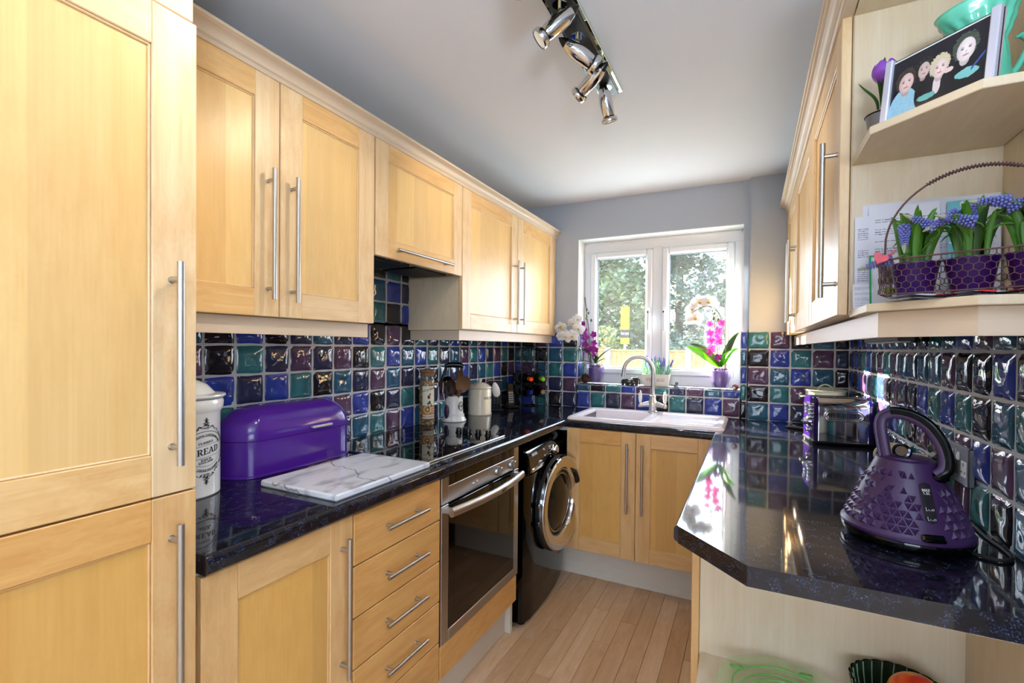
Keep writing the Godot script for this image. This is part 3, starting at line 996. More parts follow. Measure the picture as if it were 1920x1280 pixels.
func oven_and_hob() -> void:
	# hob: glass plate with steel strip and four black knobs
	var t := thing("hob", "black ceramic glass hob with four black knobs", "hob", Vector3(-1.2125, YW, -1.592))
	var g := bx(-0.247, 0.235, 0.0, 0.0055, -0.275, 0.275, 0.002)
	put("glass_plate", g, "dark_glass", t)
	g = bx(0.236, 0.244, 0.0, 0.007, -0.277, 0.277, 0.002)
	g.box(Vector3(-0.25, 0, 0.2755), Vector3(0.244, 0.0063, 0.280), 0.0015)
	put("trim", g, "steel", t)
	g = G.new()
	for q in [[-0.10, 0.13, 0.09], [0.12, 0.14, 0.072], [-0.10, -0.09, 0.072], [0.11, -0.08, 0.09]]:
		for w in [0.0, 0.006]:
			var pr := [Vector2(q[2] - w - 0.0007, 0.0056), Vector2(q[2] - w - 0.0007, 0.0058), Vector2(q[2] - w + 0.0007, 0.0058), Vector2(q[2] - w + 0.0007, 0.0056)]
			g.xf = Transform3D(Basis.IDENTITY, Vector3(q[0], 0, q[1]))
			g.lathe(pr, 40)
	put("zone_rings", g, mat("ring_print", Color(0.12, 0.12, 0.125), 0.3), t)
	for i in 4:
		g = lathed([Vector2(0, 0.0055), Vector2(0.0165, 0.0055), Vector2(0.0165, 0.010), Vector2(0.0125, 0.012), Vector2(0.0125, 0.026), Vector2(0.0115, 0.0285), Vector2(0, 0.0285)], 24)
		g.box(Vector3(-0.0035, 0.012, -0.0165), Vector3(0.0035, 0.024, 0.0165), 0.001)
		put("knob", g, "black_plastic", t, Vector3(0.0255 + 0.0513 * i, 0, -0.241))
	# oven
	t = thing("oven", "built-in oven with steel trim and dark glass door", "oven", Vector3(-0.93, 0, -1.3265), 90.0)
	var w := 0.5955
	g = bx(0.002, w - 0.002, 0.285, 0.868, -0.55, -0.012)
	put("body", g, "black_plastic", t)
	g = bx(0.0, 0.044, 0.769, 0.862, -0.012, 0.004, 0.002)
	g.box(Vector3(w - 0.044, 0.769, -0.012), Vector3(w, 0.862, 0.004), 0.002)
	put("corner_trim", g, "steel", t)
	put("display_strip", bx(0.044, w - 0.044, 0.826, 0.864, -0.012, 0.0025, 0.001), "dark_glass", t)
	put("control_panel", bx(0.0442, w - 0.0442, 0.769, 0.826, -0.012, 0.003, 0.0012, 0), "steel", t)
	for x in [0.205, 0.235]:
		var k := lathed([Vector2(0.006, 0), Vector2(0.006, 0.003), Vector2(0.0045, 0.006), Vector2(0, 0.0065)], 14)
		var o := put("button", k, "chrome", t, Vector3(x, 0.796, 0.003))
		o.rotation.x = PI / 2
	for x in [0.395, 0.52]:
		var k := lathed([Vector2(0.019, 0), Vector2(0.0185, 0.006), Vector2(0.016, 0.009), Vector2(0, 0.0095)], 28)
		k.box(Vector3(-0.005, 0.008, -0.0175), Vector3(0.005, 0.024, 0.0175), 0.003)
		var o := put("control_knob", k, "steel", t, Vector3(x, 0.797, 0.003))
		o.rotation.x = PI / 2
	var door := put("door", bx(0.0, 0.043, 0.287, 0.765, -0.012, 0.004, 0.0015), "steel", t)
	put("door_trim", bx(w - 0.043, w, 0.287, 0.765, -0.012, 0.004, 0.0015), "steel", door)
	put("door_trim", bx(0.0435, w - 0.0435, 0.287, 0.326, -0.012, 0.0055, 0.0015, 0), "steel", door)
	put("door_glass", bx(0.0435, w - 0.0435, 0.327, 0.760, -0.012, 0.004, 0.001), "dark_glass", door)
	put("window_pane", bx(0.078, w - 0.078, 0.395, 0.705, -0.012, 0.0043), mat("oven_window", Color(0.05, 0.035, 0.024), 0.04), door)
	# bowed bar handle
	var pts := []
	for i in 21:
		var u := i / 20.0
		pts.append(Vector3(lerpf(0.02, w - 0.015, u), 0.744, 0.030 + 0.026 * sin(PI * u)))
	g = tubed(pts, 0.0165, 14, 0.75)
	for x in [0.035, w - 0.032]: g.box(Vector3(x - 0.012, 0.734, 0.0), Vector3(x + 0.012, 0.754, 0.034), 0.003)
	var h := put("handle", g, "brushed_steel", door)
	g = G.new()
	g.words("NEFF", 0.015, func(p): return Vector3(0.335 + p.x, 0.743 + p.y, 0.0687 + p.z), "Droid Serif", true)
	put("lettering", g, "ink", door)
	# maple panel closing the housing below the oven
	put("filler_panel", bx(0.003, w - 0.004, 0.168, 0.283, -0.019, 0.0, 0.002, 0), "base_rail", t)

func washing_machine() -> void:
	var t := thing("washing_machine", "black washing machine with chrome porthole door under the worktop", "washing machine", Vector3(-0.916, 0, -1.982), 90.0 + 3.4)
	var w := 0.592
	var g := G.new()
	# cabinet: front bows forward a little towards its middle
	var plan := []
	for i in 13:
		var u := i / 12.0
		plan.append(Vector2(w * u, 0.016 * sin(PI * u) + (0.0 if i > 0 and i < 12 else -0.014)))
	plan.append(Vector2(w, -0.50)); plan.append(Vector2(0, -0.50))
	g.xf = Transform3D(Basis(Vector3(1, 0, 0), Vector3(0, 0, 1), Vector3(0, 1, 0)), Vector3.ZERO)
	g.prism(plan, 0.022, 0.712, 0.004, true)
	put("body", g, "black_gloss", t)
	# fascia bulges out, rounded along the top
	g = G.new()
	var pr := [Vector2(-0.50, 0.716), Vector2(0.006, 0.716), Vector2(0.016, 0.722), Vector2(0.019, 0.745), Vector2(0.013, 0.790), Vector2(0.002, 0.818), Vector2(-0.018, 0.832), Vector2(-0.045, 0.838), Vector2(-0.50, 0.838)]
	g.xf = Transform3D(Basis(Vector3(0, 0, 1), Vector3(0, 1, 0), Vector3(1, 0, 0)), Vector3.ZERO)
	g.prism(pr, 0.0, w, 0.006, true)
	put("control_panel", g, "black_gloss", t)
	g = lathed([Vector2(0.027, 0), Vector2(0.027, 0.006), Vector2(0.023, 0.009), Vector2(0.021, 0.022), Vector2(0.018, 0.025), Vector2(0, 0.0255)], 28)
	var k := put("dial", g, "chrome", t, Vector3(0.355, 0.772, 0.014))
	k.rotation.x = PI / 2 - 0.15
	g = G.new()
	g.words("HOOVER", 0.017, func(p): return Vector3(0.085 + p.x, 0.801 + p.y, 0.0095 - 0.42 * p.y + p.z), "Droid Sans", true)
	for i in 5: g.words(["15 min", "30°", "40°", "60°", "90°"][i], 0.0075, func(p): return Vector3(0.295 + p.x, 0.800 - 0.013 * i + p.y, 0.0125 + 0.002 * i - 0.25 * p.y + p.z), "Droid Sans", true)
	g.words("8kg", 0.012, func(p): return Vector3(0.215 + p.x, 0.800 + p.y, 0.0105 - 0.4 * p.y + p.z), "Droid Sans", true)
	g.words("A+++", 0.010, func(p): return Vector3(0.215 + p.x, 0.770 + p.y, 0.0175 - 0.25 * p.y + p.z), "Droid Sans", true)
	put("printing", g, "white_print", t)
	g = bx(0.44, 0.535, 0.762, 0.790, 0.010, 0.017, 0.002)
	put("display", g, mat("lcd", Color(0.16, 0.12, 0.09), 0.1), t)
	g = bx(0.03, 0.19, 0.722, 0.742, 0.012, 0.0225, 0.004)
	put("drawer_lip", g, "chrome", t)
	# porthole
	var c := Vector3(0.338, 0.505, 0.016)
	g = G.new()
	var tor := [Vector2(0.238, 0.0), Vector2(0.238, 0.026)]
	for i in 7:
		var a := PI / 2 * i / 6.0
		tor.append(Vector2(0.228 + 0.010 * cos(a), 0.030 + 0.010 * sin(a)))
	tor += [Vector2(0.215, 0.0405), Vector2(0.190, 0.037), Vector2(0.172, 0.029), Vector2(0.166, 0.020), Vector2(0.163, 0.004)]
	g.lathe(tor, 64)
	var ring := put("door_ring", g, "chrome", t, c)
	var ajar := deg_to_rad(-7.0)
	ring.basis = Basis(Vector3.UP, ajar) * Basis(Vector3.RIGHT, PI / 2)
	ring.position = c + Vector3(-0.238, 0, 0) + Basis(Vector3.UP, ajar) * Vector3(0.238, 0, 0)
	g = lathed([Vector2(0.242, -0.004), Vector2(0.242, 0.012), Vector2(0.238, 0.014)], 48)
	put("door_seal", g, "black_rubber", ring)
	g = G.new()
	var bowl := [Vector2(0.0, 0.030), Vector2(0.05, 0.029), Vector2(0.10, 0.020), Vector2(0.14, 0.008), Vector2(0.163, 0.000)]
	bowl.reverse()
	g.lathe(bowl, 40, 0.0, TAU, 1.0, 1.0, -1.0)
	var m := mat("porthole_glass", Color(0.10, 0.11, 0.12), 0.03)
	m.metallic = 0.25
	put("porthole_glass", g, m, ring)
	g = G.new()
	for r in [0.148]:
		g.lathe([Vector2(r + 0.003, 0.012 + (0.148 - r) * 0.5), Vector2(r, 0.0155 + (0.148 - r) * 0.5), Vector2(r - 0.003, 0.0145 + (0.148 - r) * 0.5)], 40)
	put("glass_ridge", g, "steel", ring)
	# black grip bridging the ring on its right
	var gp := []
	for i in 9:
		var a := lerpf(-0.12, 0.85, i / 8.0)
		gp.append(Vector3(cos(a) * 0.186, 0.036, -sin(a) * 0.186))
	g = tubed(gp, 0.020, 10, 0.55)
	put("grip", g, "black_plastic", ring)
	g = lathed([Vector2(0.006, 0), Vector2(0.006, 0.002), Vector2(0, 0.0022)], 12)
	put("dot", g, "red", ring, Vector3(0.175, 0.046, -0.120))
	for y in [-0.045, 0.045]:
		put("hinge", bx(-0.012, 0.012, -0.012, 0.012, 0.0, 0.016, 0.003), "black_plastic", t, c + Vector3(-0.243, y, 0.0))
	# round red advert sticker
	g = lathed([Vector2(0.056, 0), Vector2(0.056, 0.0008), Vector2(0, 0.0008)], 32)
	var s := put("sticker", g, "red", t, Vector3(0.492, 0.222, 0.0095))
	s.rotation.x = PI / 2
	s.rotation.y = 0.04
	g = G.new()
	var lines := ["8kg load", "all in one", "fast wash", "10 year", "warranty"]
	for i in 5: g.words(lines[i], 0.012, func(p): return Vector3(p.x, 0.0010 + p.z, -(0.028 - 0.014 * i + p.y)), "Droid Sans", true)
	put("printing", g, "white_print", s)
	for x in [0.05, w - 0.05]: put("foot", lathed([Vector2(0.02, 0), Vector2(0.02, 0.012), Vector2(0.012, 0.022)], 14), "black_rubber", t, Vector3(x, 0, -0.04))
	put("filter_cover", bx(0.385, 0.40, 0.08, 0.088, 0.010, 0.016, 0.002), "black_plastic", t)

func sink_unit() -> void:
	var t := thing("sink_cabinet", "maple two-door cupboard under the sink", "cabinet", Vector3(-0.902, 0, -2.482))
	put("body", bx(0.0, 0.77, 0.202, 0.55, -0.55, -0.0205, 0.001), "pale_board", t)
	put("filler_panel", bx(-0.10, 0.0, 0.843, 0.868, -0.06, -0.045, 0.001), "white_paint", t)
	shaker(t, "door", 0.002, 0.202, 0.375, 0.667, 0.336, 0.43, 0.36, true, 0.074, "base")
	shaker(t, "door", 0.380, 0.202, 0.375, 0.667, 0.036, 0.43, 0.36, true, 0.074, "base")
	put("top_rail", bx(0.0, 0.77, 0.80, 0.868, -0.05, -0.0205, 0.001), "pale_board", t)
	var g := bx(-1.0, -0.13, 0, 0.2, -2.64, -2.62, 0.001, 0)
	solo("plinth", g, "plinth_board", "pale plinth under the sink cupboard", "plinth")
	# inset ceramic sink: bowl on the left, drainer on the right
	t = thing("sink", "white ceramic inset sink with bowl and ribbed drainer", "sink", Vector3(-0.515, YW, -2.755))
	g = G.new()
	var hx := 0.408
	var hz := 0.242
	var top := func(x: float, z: float) -> float:
		# height of the ceramic over the worktop
		var e := minf(hx - absf(x), hz - absf(z))
		var y := 0.016 * smoothstep(0.0, 0.012, e)
		var bx0 := -0.36
		var bx1 := -0.005
		var d := minf(minf(x - bx0, bx1 - x), minf(z + 0.155, 0.20 - z))
		y -= 0.17 * smoothstep(0.0, 0.035, d)
		var d2 := minf(minf(x - 0.045, 0.375 - x), minf(z + 0.175, 0.205 - z))
		y -= 0.008 * smoothstep(0.0, 0.02, d2)
		if d2 > 0.02: y += 0.002 * maxf(sin(z * 160.0), 0.0)
		return y
	var cr := 0.035
	var place := func(u: float, v: float) -> Vector3:
		var a := u * 2.0 - 1.0
		var b := v * 2.0 - 1.0
		var x := a * hx
		var z := b * hz
		var qx := maxf(absf(x) - (hx - cr), 0.0)
		var qz := maxf(absf(z) - (hz - cr), 0.0)
		var q := Vector2(qx, qz)
		var y: float = top.call(x, z)
		var k := maxf(qx, qz)
		if k > 0.0 and qx > 0.0 and qz > 0.0:
			var f := k / q.length()
			x = signf(x) * (hx - cr + qx * f)
			z = signf(z) * (hz - cr + qz * f)
		return Vector3(x, y, z)
	g.sheet(place, 96, 64, func(_u, _v): return Vector3.UP)
	put("bowl_and_drainer", g, "sink_ceramic", t)
	g = lathed([Vector2(0.035, 0), Vector2(0.035, 0.003), Vector2(0.012, 0.001), Vector2(0, 0.001)], 20)
	put("waste", g, "chrome", t, Vector3(-0.18, -0.152, 0.02))
	# bridge tap
	t = thing("tap", "brushed steel swan-neck mixer tap with white lever handles", "tap", Vector3(-0.519, YW + 0.0158, -2.925))
	g = lathed([Vector2(0, 0), Vector2(0.029, 0), Vector2(0.029, 0.005), Vector2(0.026, 0.008), Vector2(0.022, 0.012), Vector2(0.021, 0.03), Vector2(0.027, 0.048), Vector2(0.025, 0.066), Vector2(0.0195, 0.072), Vector2(0.017, 0.092), Vector2(0.0185, 0.094), Vector2(0.0185, 0.100), Vector2(0.012, 0.104), Vector2(0, 0.104)], 28)
	for s in [-1, 1]:
		g.tube([Vector3(0, 0.050, 0), Vector3(s * 0.035, 0.047, 0.004), Vector3(s * 0.064, 0.040, 0.008)], [0.021, 0.016, 0.011], 14)
	put("body", g, "brushed_steel", t)
	var pts := [Vector3(0, 0.095, 0), Vector3(0, 0.245, 0)]
	pts += arc(Vector3(-0.0855, 0.245, 0.01), Vector3(0.0855, 0, -0.01), Vector3(0, 0.0855, 0), 0.18, PI * 1.0, 16)
	pts.append(Vector3(-0.175, 0.215, 0.0205))
	put("spout", tubed(pts, 0.0115, 16), "brushed_steel", t)
	put("nozzle", tubed([Vector3(-0.1735, 0.225, 0.0203), Vector3(-0.1755, 0.207, 0.0207)], 0.0135, 16), "brushed_steel", t)
	for s in [-1, 1]:
		g = lathed([Vector2(0, 0.028), Vector2(0.010, 0.028), Vector2(0.0125, 0.036), Vector2(0.0115, 0.046), Vector2(0.007, 0.052), Vector2(0.0065, 0.056), Vector2(0, 0.056)], 18)
		g.ball(Vector3(0, 0.040, 0), Vector3(0.0135, 0.0125, 0.0135), 16, 8)
		var v := put("valve", g, "brushed_steel", t, Vector3(s * 0.072, 0, 0.010))
		g = lathed([Vector2(0.0055, 0.054), Vector2(0.0085, 0.060), Vector2(0.0115, 0.085), Vector2(0.0105, 0.108), Vector2(0.007, 0.116), Vector2(0.0, 0.117)], 18)
		put("lever", g, "white_ceramic", v)
		g = lathed([Vector2(0.0065, 0.114), Vector2(0.007, 0.120), Vector2(0.004, 0.124), Vector2(0.0035, 0.128), Vector2(0, 0.1295)], 14)
		put("finial", g, "chrome", v)

func right_base() -> void:
	var W := -0.14
	# worktop with a clipped corner at the near end
	var hw := YW - 0.0385
	var poly := [Vector2(W, -3.02), Vector2(W, -1.121), Vector2(0.0, -0.976), Vector2(XR - 0.001, -0.976), Vector2(XR - 0.001, -3.02)]
	var g := slab(poly, hw, YW, 0.0)
	# rounded front nosing
	var e := []
	for i in 7:
		var a := PI / 2 * i / 6.0
		e.append(Vector2(-0.003 - 0.010 * sin(a) + 0.003, YW - 0.012 * (1.0 - cos(a)) - 0.0001))
	for i in 5:
		var a := PI / 2 * i / 4.0
		e.append(Vector2(-0.010 + 0.010 * (1.0 - cos(a)), hw + 0.010 * (1.0 - sin(a)) + 0.0001))
	g.xf = Transform3D(Basis.IDENTITY, Vector3(W, 0, 0))
	g.prism(e, -2.53, -1.127, 0.0, true)
	g.xf = Transform3D.IDENTITY
	solo("worktop", g, "worktop", "dark speckled worktop on the right with clipped corner under the kettle", "worktop", Vector3.ZERO, "dark worktops")
	var labels := ["maple base cupboard on the right next to the open end shelves", "maple base cupboard on the right in the middle of its run", "maple base cupboard on the right nearest the sink"]
	for i in 2:
		var z0 := -1.885 + 0.6 * i
		if i == 0: z0 = -1.886
		var t := thing("base_cabinet", labels[2 if i == 0 else 0], "cabinet", Vector3(-0.126, 0, -2.48 if i == 0 else -1.883), -90.0, "base units on the right")
		carcass(t, 0.0, 0.596 if i == 0 else 0.577, 0.155, 0.868, 0.55)
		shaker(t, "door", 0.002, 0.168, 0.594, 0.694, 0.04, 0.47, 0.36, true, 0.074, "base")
	g = bx(-0.07, -0.05, 0, 0.155, -2.60, -1.29, 0.001, 2)
	solo("plinth", g, "plinth_board", "plinth under the right base cupboards", "plinth")
	# open end shelves
	var t := thing("open_base_shelf", "open end shelving in pale maple below the kettle worktop", "shelf", Vector3(-0.106, 0, -1.287))
	put("end_panel", bx(0.0, 0.575, 0.10, 0.870, -0.0175, 0.0, 0.001), "pale_board", t)
	put("back_panel", bx(0.510, 0.528, 0.10, 0.870, 0.0, 0.30, 0.001), "pale_board", t)
	for y in [0.098, 0.524]:
		g = slab([Vector2(0.004, 0.001), Vector2(0.004, 0.165), Vector2(0.135, 0.298), Vector2(0.509, 0.298), Vector2(0.509, 0.001)], y, y + 0.018, 0.001)
		put("shelf_board", g, "pale_board", t)
	put("top_rail", slab([Vector2(0.004, 0.001), Vector2(0.004, 0.155), Vector2(0.125, 0.278), Vector2(0.509, 0.278), Vector2(0.509, 0.001)], 0.856, 0.870, 0.0), "pale_board", t)

func right_uppers() -> void:
	var f := 0.174
	var names := ["maple wall cupboard door run on the right nearest the open shelves", "maple wall cupboard in the middle of the right run", "maple wall cupboard on the right nearest the window"]
	var spans := [[-1.873, -1.286, 0.549], [-2.463, -1.877, 0.037], [-3.022, -2.467, 0.518]]
	for i in 3:
		var q: Array = spans[i]
		var t := thing("wall_cabinet", names[i], "cabinet", Vector3(f, 1.388, q[0]), -90.0, "wall cupboards on the right")
		carcass(t, -0.002, q[1] - q[0] + 0.002, 0.0, 0.667, 0.302)
		shaker(t, "door", 0.0, 0, q[1] - q[0], 0.667, q[2], 0.224)
	# open corner shelves at the near end
	var o := thing("open_wall_shelf", "open end shelving in pale maple with photo and flowers", "shelf", Vector3(0.196, 0, -1.283))
	put("end_panel", bx(0.0, 0.282, 1.382, 2.075, -0.0, 0.0025, 0.0005), "pale_board", o)
	put("back_panel", bx(0.247, 0.262, 1.382, 2.075, 0.0025, 0.36, 0.001), "pale_board", o)
	var plan := [Vector2(0.0, 0.0026), Vector2(0.0, 0.175), Vector2(0.12, 0.297), Vector2(0.246, 0.297), Vector2(0.246, 0.0026)]
	put("shelf_board", slab(plan, 1.382, 1.3975, 0.0012), "pale_board", o)
	put("shelf_board", slab(plan, 1.7165, 1.732, 0.0012), "pale_board", o)
	put("top_board", slab(plan, 2.046, 2.064, 0.0012), "pale_board", o)
	# pelmet and cornice follow the clipped corner
	var line := [Vector3(0.215, 0, ZP + 0.01), Vector3(0.215, 0, -1.113), Vector3(0.322, 0, -1.005), Vector3(0.455, 0, -1.005)]
	var g := G.new()
	line.reverse()
	pelmet("pale pelmet under the right wall cupboards and open shelves", line, true, 1.3345, 1.3815)
	g = G.new()
	var pts := [Vector3(0.45, 0, -0.985), Vector3(0.315, 0, -0.985), Vector3(f + 0.02, 0, -1.106), Vector3(f + 0.02, 0, -3.022)]
	moulding(g, pts, M["_cornice"], 2.050, 0.02)
	solo("cornice", g, "pelmet_board", "moulded cornice along the right wall cupboards and open shelves", "cornice")
	# slim striplight under the cupboards
	var t := thing("under_cabinet_light", "slim grey striplight under the right wall cupboards", "light", Vector3(0.40, 1.333, -1.95))
	put("housing", bx(-0.02, 0.02, 0.004, 0.045, -0.225, 0.225, 0.003), mat("light_grey", Color(0.33, 0.33, 0.35), 0.5), t)
	put("diffuser", bx(-0.014, 0.014, 0.0, 0.005, -0.21, 0.21, 0.002), "white_plastic", t)

# a moulded profile (out, up) carried along points; out is to the right of the way along
func moulding(g: G, pts: Array, pr: Array, y: float, out0: float) -> void:
	var m := pts.size()
	var o := []
	for i in m:
		var d0: Vector3 = (pts[i] - pts[i - 1]).normalized() if i > 0 else (pts[1] - pts[0]).normalized()
		var d1: Vector3 = (pts[i + 1] - pts[i]).normalized() if i < m - 1 else d0
		var n0 := Vector3.UP.cross(d0)
		var n1 := Vector3.UP.cross(d1)
		var b := (n0 + n1).normalized()
		o.append(b / maxf(b.dot(n0), 0.3))
	for i in m - 1:
		var out: Vector3 = Vector3.UP.cross((pts[i + 1] - pts[i]).normalized())
		for k in pr.size():
			var a: Vector2 = pr[k]
			var b: Vector2 = pr[(k + 1) % pr.size()]
			var d := Vector2(b.y - a.y, a.x - b.x).normalized()
			var nm := (out * d.x + Vector3.UP * d.y).normalized()
			var A: Vector3 = pts[i] + o[i] * (a.x + out0) + Vector3.UP * (y + a.y)
			var B: Vector3 = pts[i] + o[i] * (b.x + out0) + Vector3.UP * (y + b.y)
			var C: Vector3 = pts[i + 1] + o[i + 1] * (b.x + out0) + Vector3.UP * (y + b.y)
			var D: Vector3 = pts[i + 1] + o[i + 1] * (a.x + out0) + Vector3.UP * (y + a.y)
			var L := A.distance_to(D)
			g.tri(A, B, C, nm, nm, nm, Vector2(a.y, 0), Vector2(b.y, 0), Vector2(b.y, L))
			g.tri(A, C, D, nm, nm, nm, Vector2(a.y, 0), Vector2(b.y, L), Vector2(a.y, L))

# ---------- outside ----------
func garden() -> void:
	var gy := -0.45
	solo("ground", bx(-30, 20, gy - 0.2, gy, -45, ZF - 0.4), "lawn", "grass garden behind the house", "ground", Vector3.ZERO, "", "structure")
	# close-board fence between concrete posts
	var zf := -11.3
	var n := 0
	var names := ["close-board wooden fence panel at the left behind the left orchid", "close-board wooden fence panel behind the tap", "close-board wooden fence panel behind the right orchid", "close-board wooden fence panel farthest right along the garden"]
	for k in 4:
		var x0 := -4.90 + 1.83 * k
		var t := thing("garden_fence", names[k], "fence", Vector3(x0, gy, zf), 0.0, "garden fence panels")
		for i in 13:
			var b := bx(0.065 + 0.131 * i, 0.065 + 0.131 * i + 0.128, 0.22, 1.68 + 0.004 * (i % 3), -0.012 - 0.006 * (i % 2), 0.006 - 0.004 * (i % 2), 0.002)
			put("fence_board", b, "fence_wood", t)
		put("capping_rail", bx(0.06, 1.77, 1.685, 1.725, -0.03, 0.03, 0.004, 0), "fence_wood", t)
		put("gravel_board", bx(0.06, 1.77, 0.0, 0.22, -0.02, 0.02, 0.004, 0), "concrete", t)
	for k in 5:
		solo("fence_post", bx(-0.06, 0.06, 0, 1.77, -0.06, 0.06, 0.012), "concrete", ["concrete fence post at the far left of the garden", "concrete fence post seen in the left window pane", "concrete fence post seen in the right window pane", "concrete fence post behind the right window jamb", "concrete fence post farthest right in the garden"][k], "post", Vector3(-4.90 + 1.83 * k, gy, zf + 0.02), "concrete fence posts")
	# estate agent's board beyond the fence
	var t := thing("sale_board", "yellow and black estate agent board above the fence", "sign", Vector3(-2.93, gy, -12.4), 14.0)
	put("post", bx(-0.03, 0.03, 0, 2.0, -0.06, 0.0, 0.004), "concrete", t)
	put("board", bx(-0.11, 0.11, 1.86, 2.83, -0.02, 0.02, 0.004), mat("sign_yellow", Color(0.93, 0.83, 0.10), 0.5), t)
	put("band", bx(-0.112, 0.112, 2.02, 2.24, -0.022, 0.022, 0.002), "black_plastic", t)
	var g := G.new()
	g.words("FOR SALE", 0.075, func(p): return Vector3(p.x * 0.60, 2.13 + p.y, 0.0225 + p.z), "Droid Sans", true, 0.004)
	put("lettering", g, "white_print", t)
	# evergreens behind the fence
	var spray := G.new()
	var r := RandomNumberGenerator.new()
	r.seed = 4
	for i in 9:
		var a := lerpf(-0.9, 0.9, i / 8.0)
		var d := Vector3(sin(a), 0.15 * r.randf_range(-1, 1), cos(a)).normalized()
		var l := 0.155 * (1.0 - 0.35 * absf(a)) * r.randf_range(0.8, 1.15)
		var w := d.cross(Vector3.UP).normalized() * 0.010
		var droop := Vector3(0, -0.055 * l / 0.155, 0)
		var m := d * l * 0.55 + droop * 0.25
		spray.ftri(-w * 0.4, w * 0.4, m + w, Vector3.UP)
		spray.ftri(-w * 0.4, m + w, m - w, Vector3.UP)
		spray.ftri(m - w, m + w, d * l + droop, Vector3.UP)
	var sm := spray.mesh()
	var leafm := mat("conifer_leaf", Color.WHITE, 0.7)
	leafm.vertex_color_use_as_albedo = true
	leafm.backlight_enabled = true
	leafm.backlight = Color(0.45, 0.5, 0.3)
	mat("bark", Color(0.27, 0.20, 0.15), 0.95)
	conifer("tall feathery evergreen tree filling the left window pane", Vector3(-4.05, gy, -14.2), 7.5, 1.55, 19000, sm, Color(0.27, 0.37, 0.22), 1.0, 11)
	conifer("dark evergreen tree with open layered branches in the right window pane", Vector3(-1.95, gy, -15.0), 7.8, 1.75, 14000, sm, Color(0.13, 0.20, 0.145), 0.55, 12)
	conifer("distant hazy evergreen tree behind the left window jamb", Vector3(-8.6, gy, -22.0), 6.2, 1.6, 7000, sm, Color(0.28, 0.36, 0.25), 0.9, 13)
	conifer("dark evergreen tree beyond the right orchid", Vector3(0.35, gy, -17.5), 6.4, 1.7, 7500, sm, Color(0.15, 0.21, 0.155), 0.7, 14)
	bush("light green leafy bush behind the fence in the left pane", Vector3(-3.95, gy, -12.6), Vector3(1.0, 2.35, 0.7), 5200, Color(0.38, 0.44, 0.18), 21)
	bush("mid green leafy bush behind the fence in the right pane", Vector3(-1.35, gy, -13.1), Vector3(1.7, 2.0, 0.7), 5200, Color(0.18, 0.25, 0.16), 22)

func scatter(parent: Node, called: String, m: Mesh, where: Array, tints: Array, material: String) -> void:
	var mm := MultiMesh.new()
	mm.transform_format = MultiMesh.TRANSFORM_3D
	mm.use_colors = true
	mm.mesh = m
	mm.instance_count = where.size()
	for i in where.size():
		mm.set_instance_transform(i, where[i])
		mm.set_instance_color(i, tints[i])
	var o := MultiMeshInstance3D.new()
	o.name = called
	o.multimesh = mm
	o.material_override = M[material]
	o.set_meta("kind", "stuff")
	parent.add_child(o, true)

func conifer(label: String, at: Vector3, h: float, rad: float, count: int, m: Mesh, c: Color, dense: float, sd: int) -> void:
	var r := RandomNumberGenerator.new()
	r.seed = sd
	var t := thing("conifer_tree", label, "tree", at, 0.0, "trees beyond the fence")
	put("trunk", tubed([Vector3.ZERO, Vector3(0.03, h * 0.5, 0), Vector3(0, h, 0)], [0.17, 0.11, 0.02], 8), "bark", t)
	var g := G.new()
	var where := []
	var tints := []
	var nb := int(70 + 40 * dense)
	var per := count / nb
	for b in nb:
		var f := pow(r.randf(), 0.85)
		var y := h * lerpf(0.16, 0.985, f)
		var L := rad * pow(1.0 - f, 0.62) * r.randf_range(0.7, 1.15) + 0.12
		var a := r.randf() * TAU
		var d := Vector3(cos(a), 0, sin(a))
		var tip := Vector3(0, y, 0) + d * L + Vector3.UP * L * r.randf_range(-0.1, 0.45)
		g.tube([Vector3(0, y - 0.1, 0), tip], [0.022, 0.006], 4)
		for k in per:
			var u := pow(r.randf(), 0.6)
			var p := Vector3(0, y - 0.1, 0).lerp(tip, u) + Vector3(r.randfn(), r.randfn(), r.randfn()) * (0.10 + 0.10 * L) * dense
			var dir := (d + Vector3(r.randf_range(-0.8, 0.8), r.randf_range(-0.2, 0.6), r.randf_range(-0.8, 0.8))).normalized()
			var bs := Basis.looking_at(-dir, Vector3.UP) * Basis(Vector3.BACK, r.randf_range(-1.2, 1.2))
			where.append(Transform3D(bs.scaled(Vector3.ONE * r.randf_range(0.6, 1.25)), p))
			var s := r.randf_range(0.7, 1.35)
			tints.append(Color(c.r * s * r.randf_range(0.9, 1.15), c.g * s, c.b * s * r.randf_range(0.85, 1.1)))
	put("branches", g, "bark", t).set_meta("kind", "stuff")
	scatter(t, "foliage", m, where, tints, "conifer_leaf")

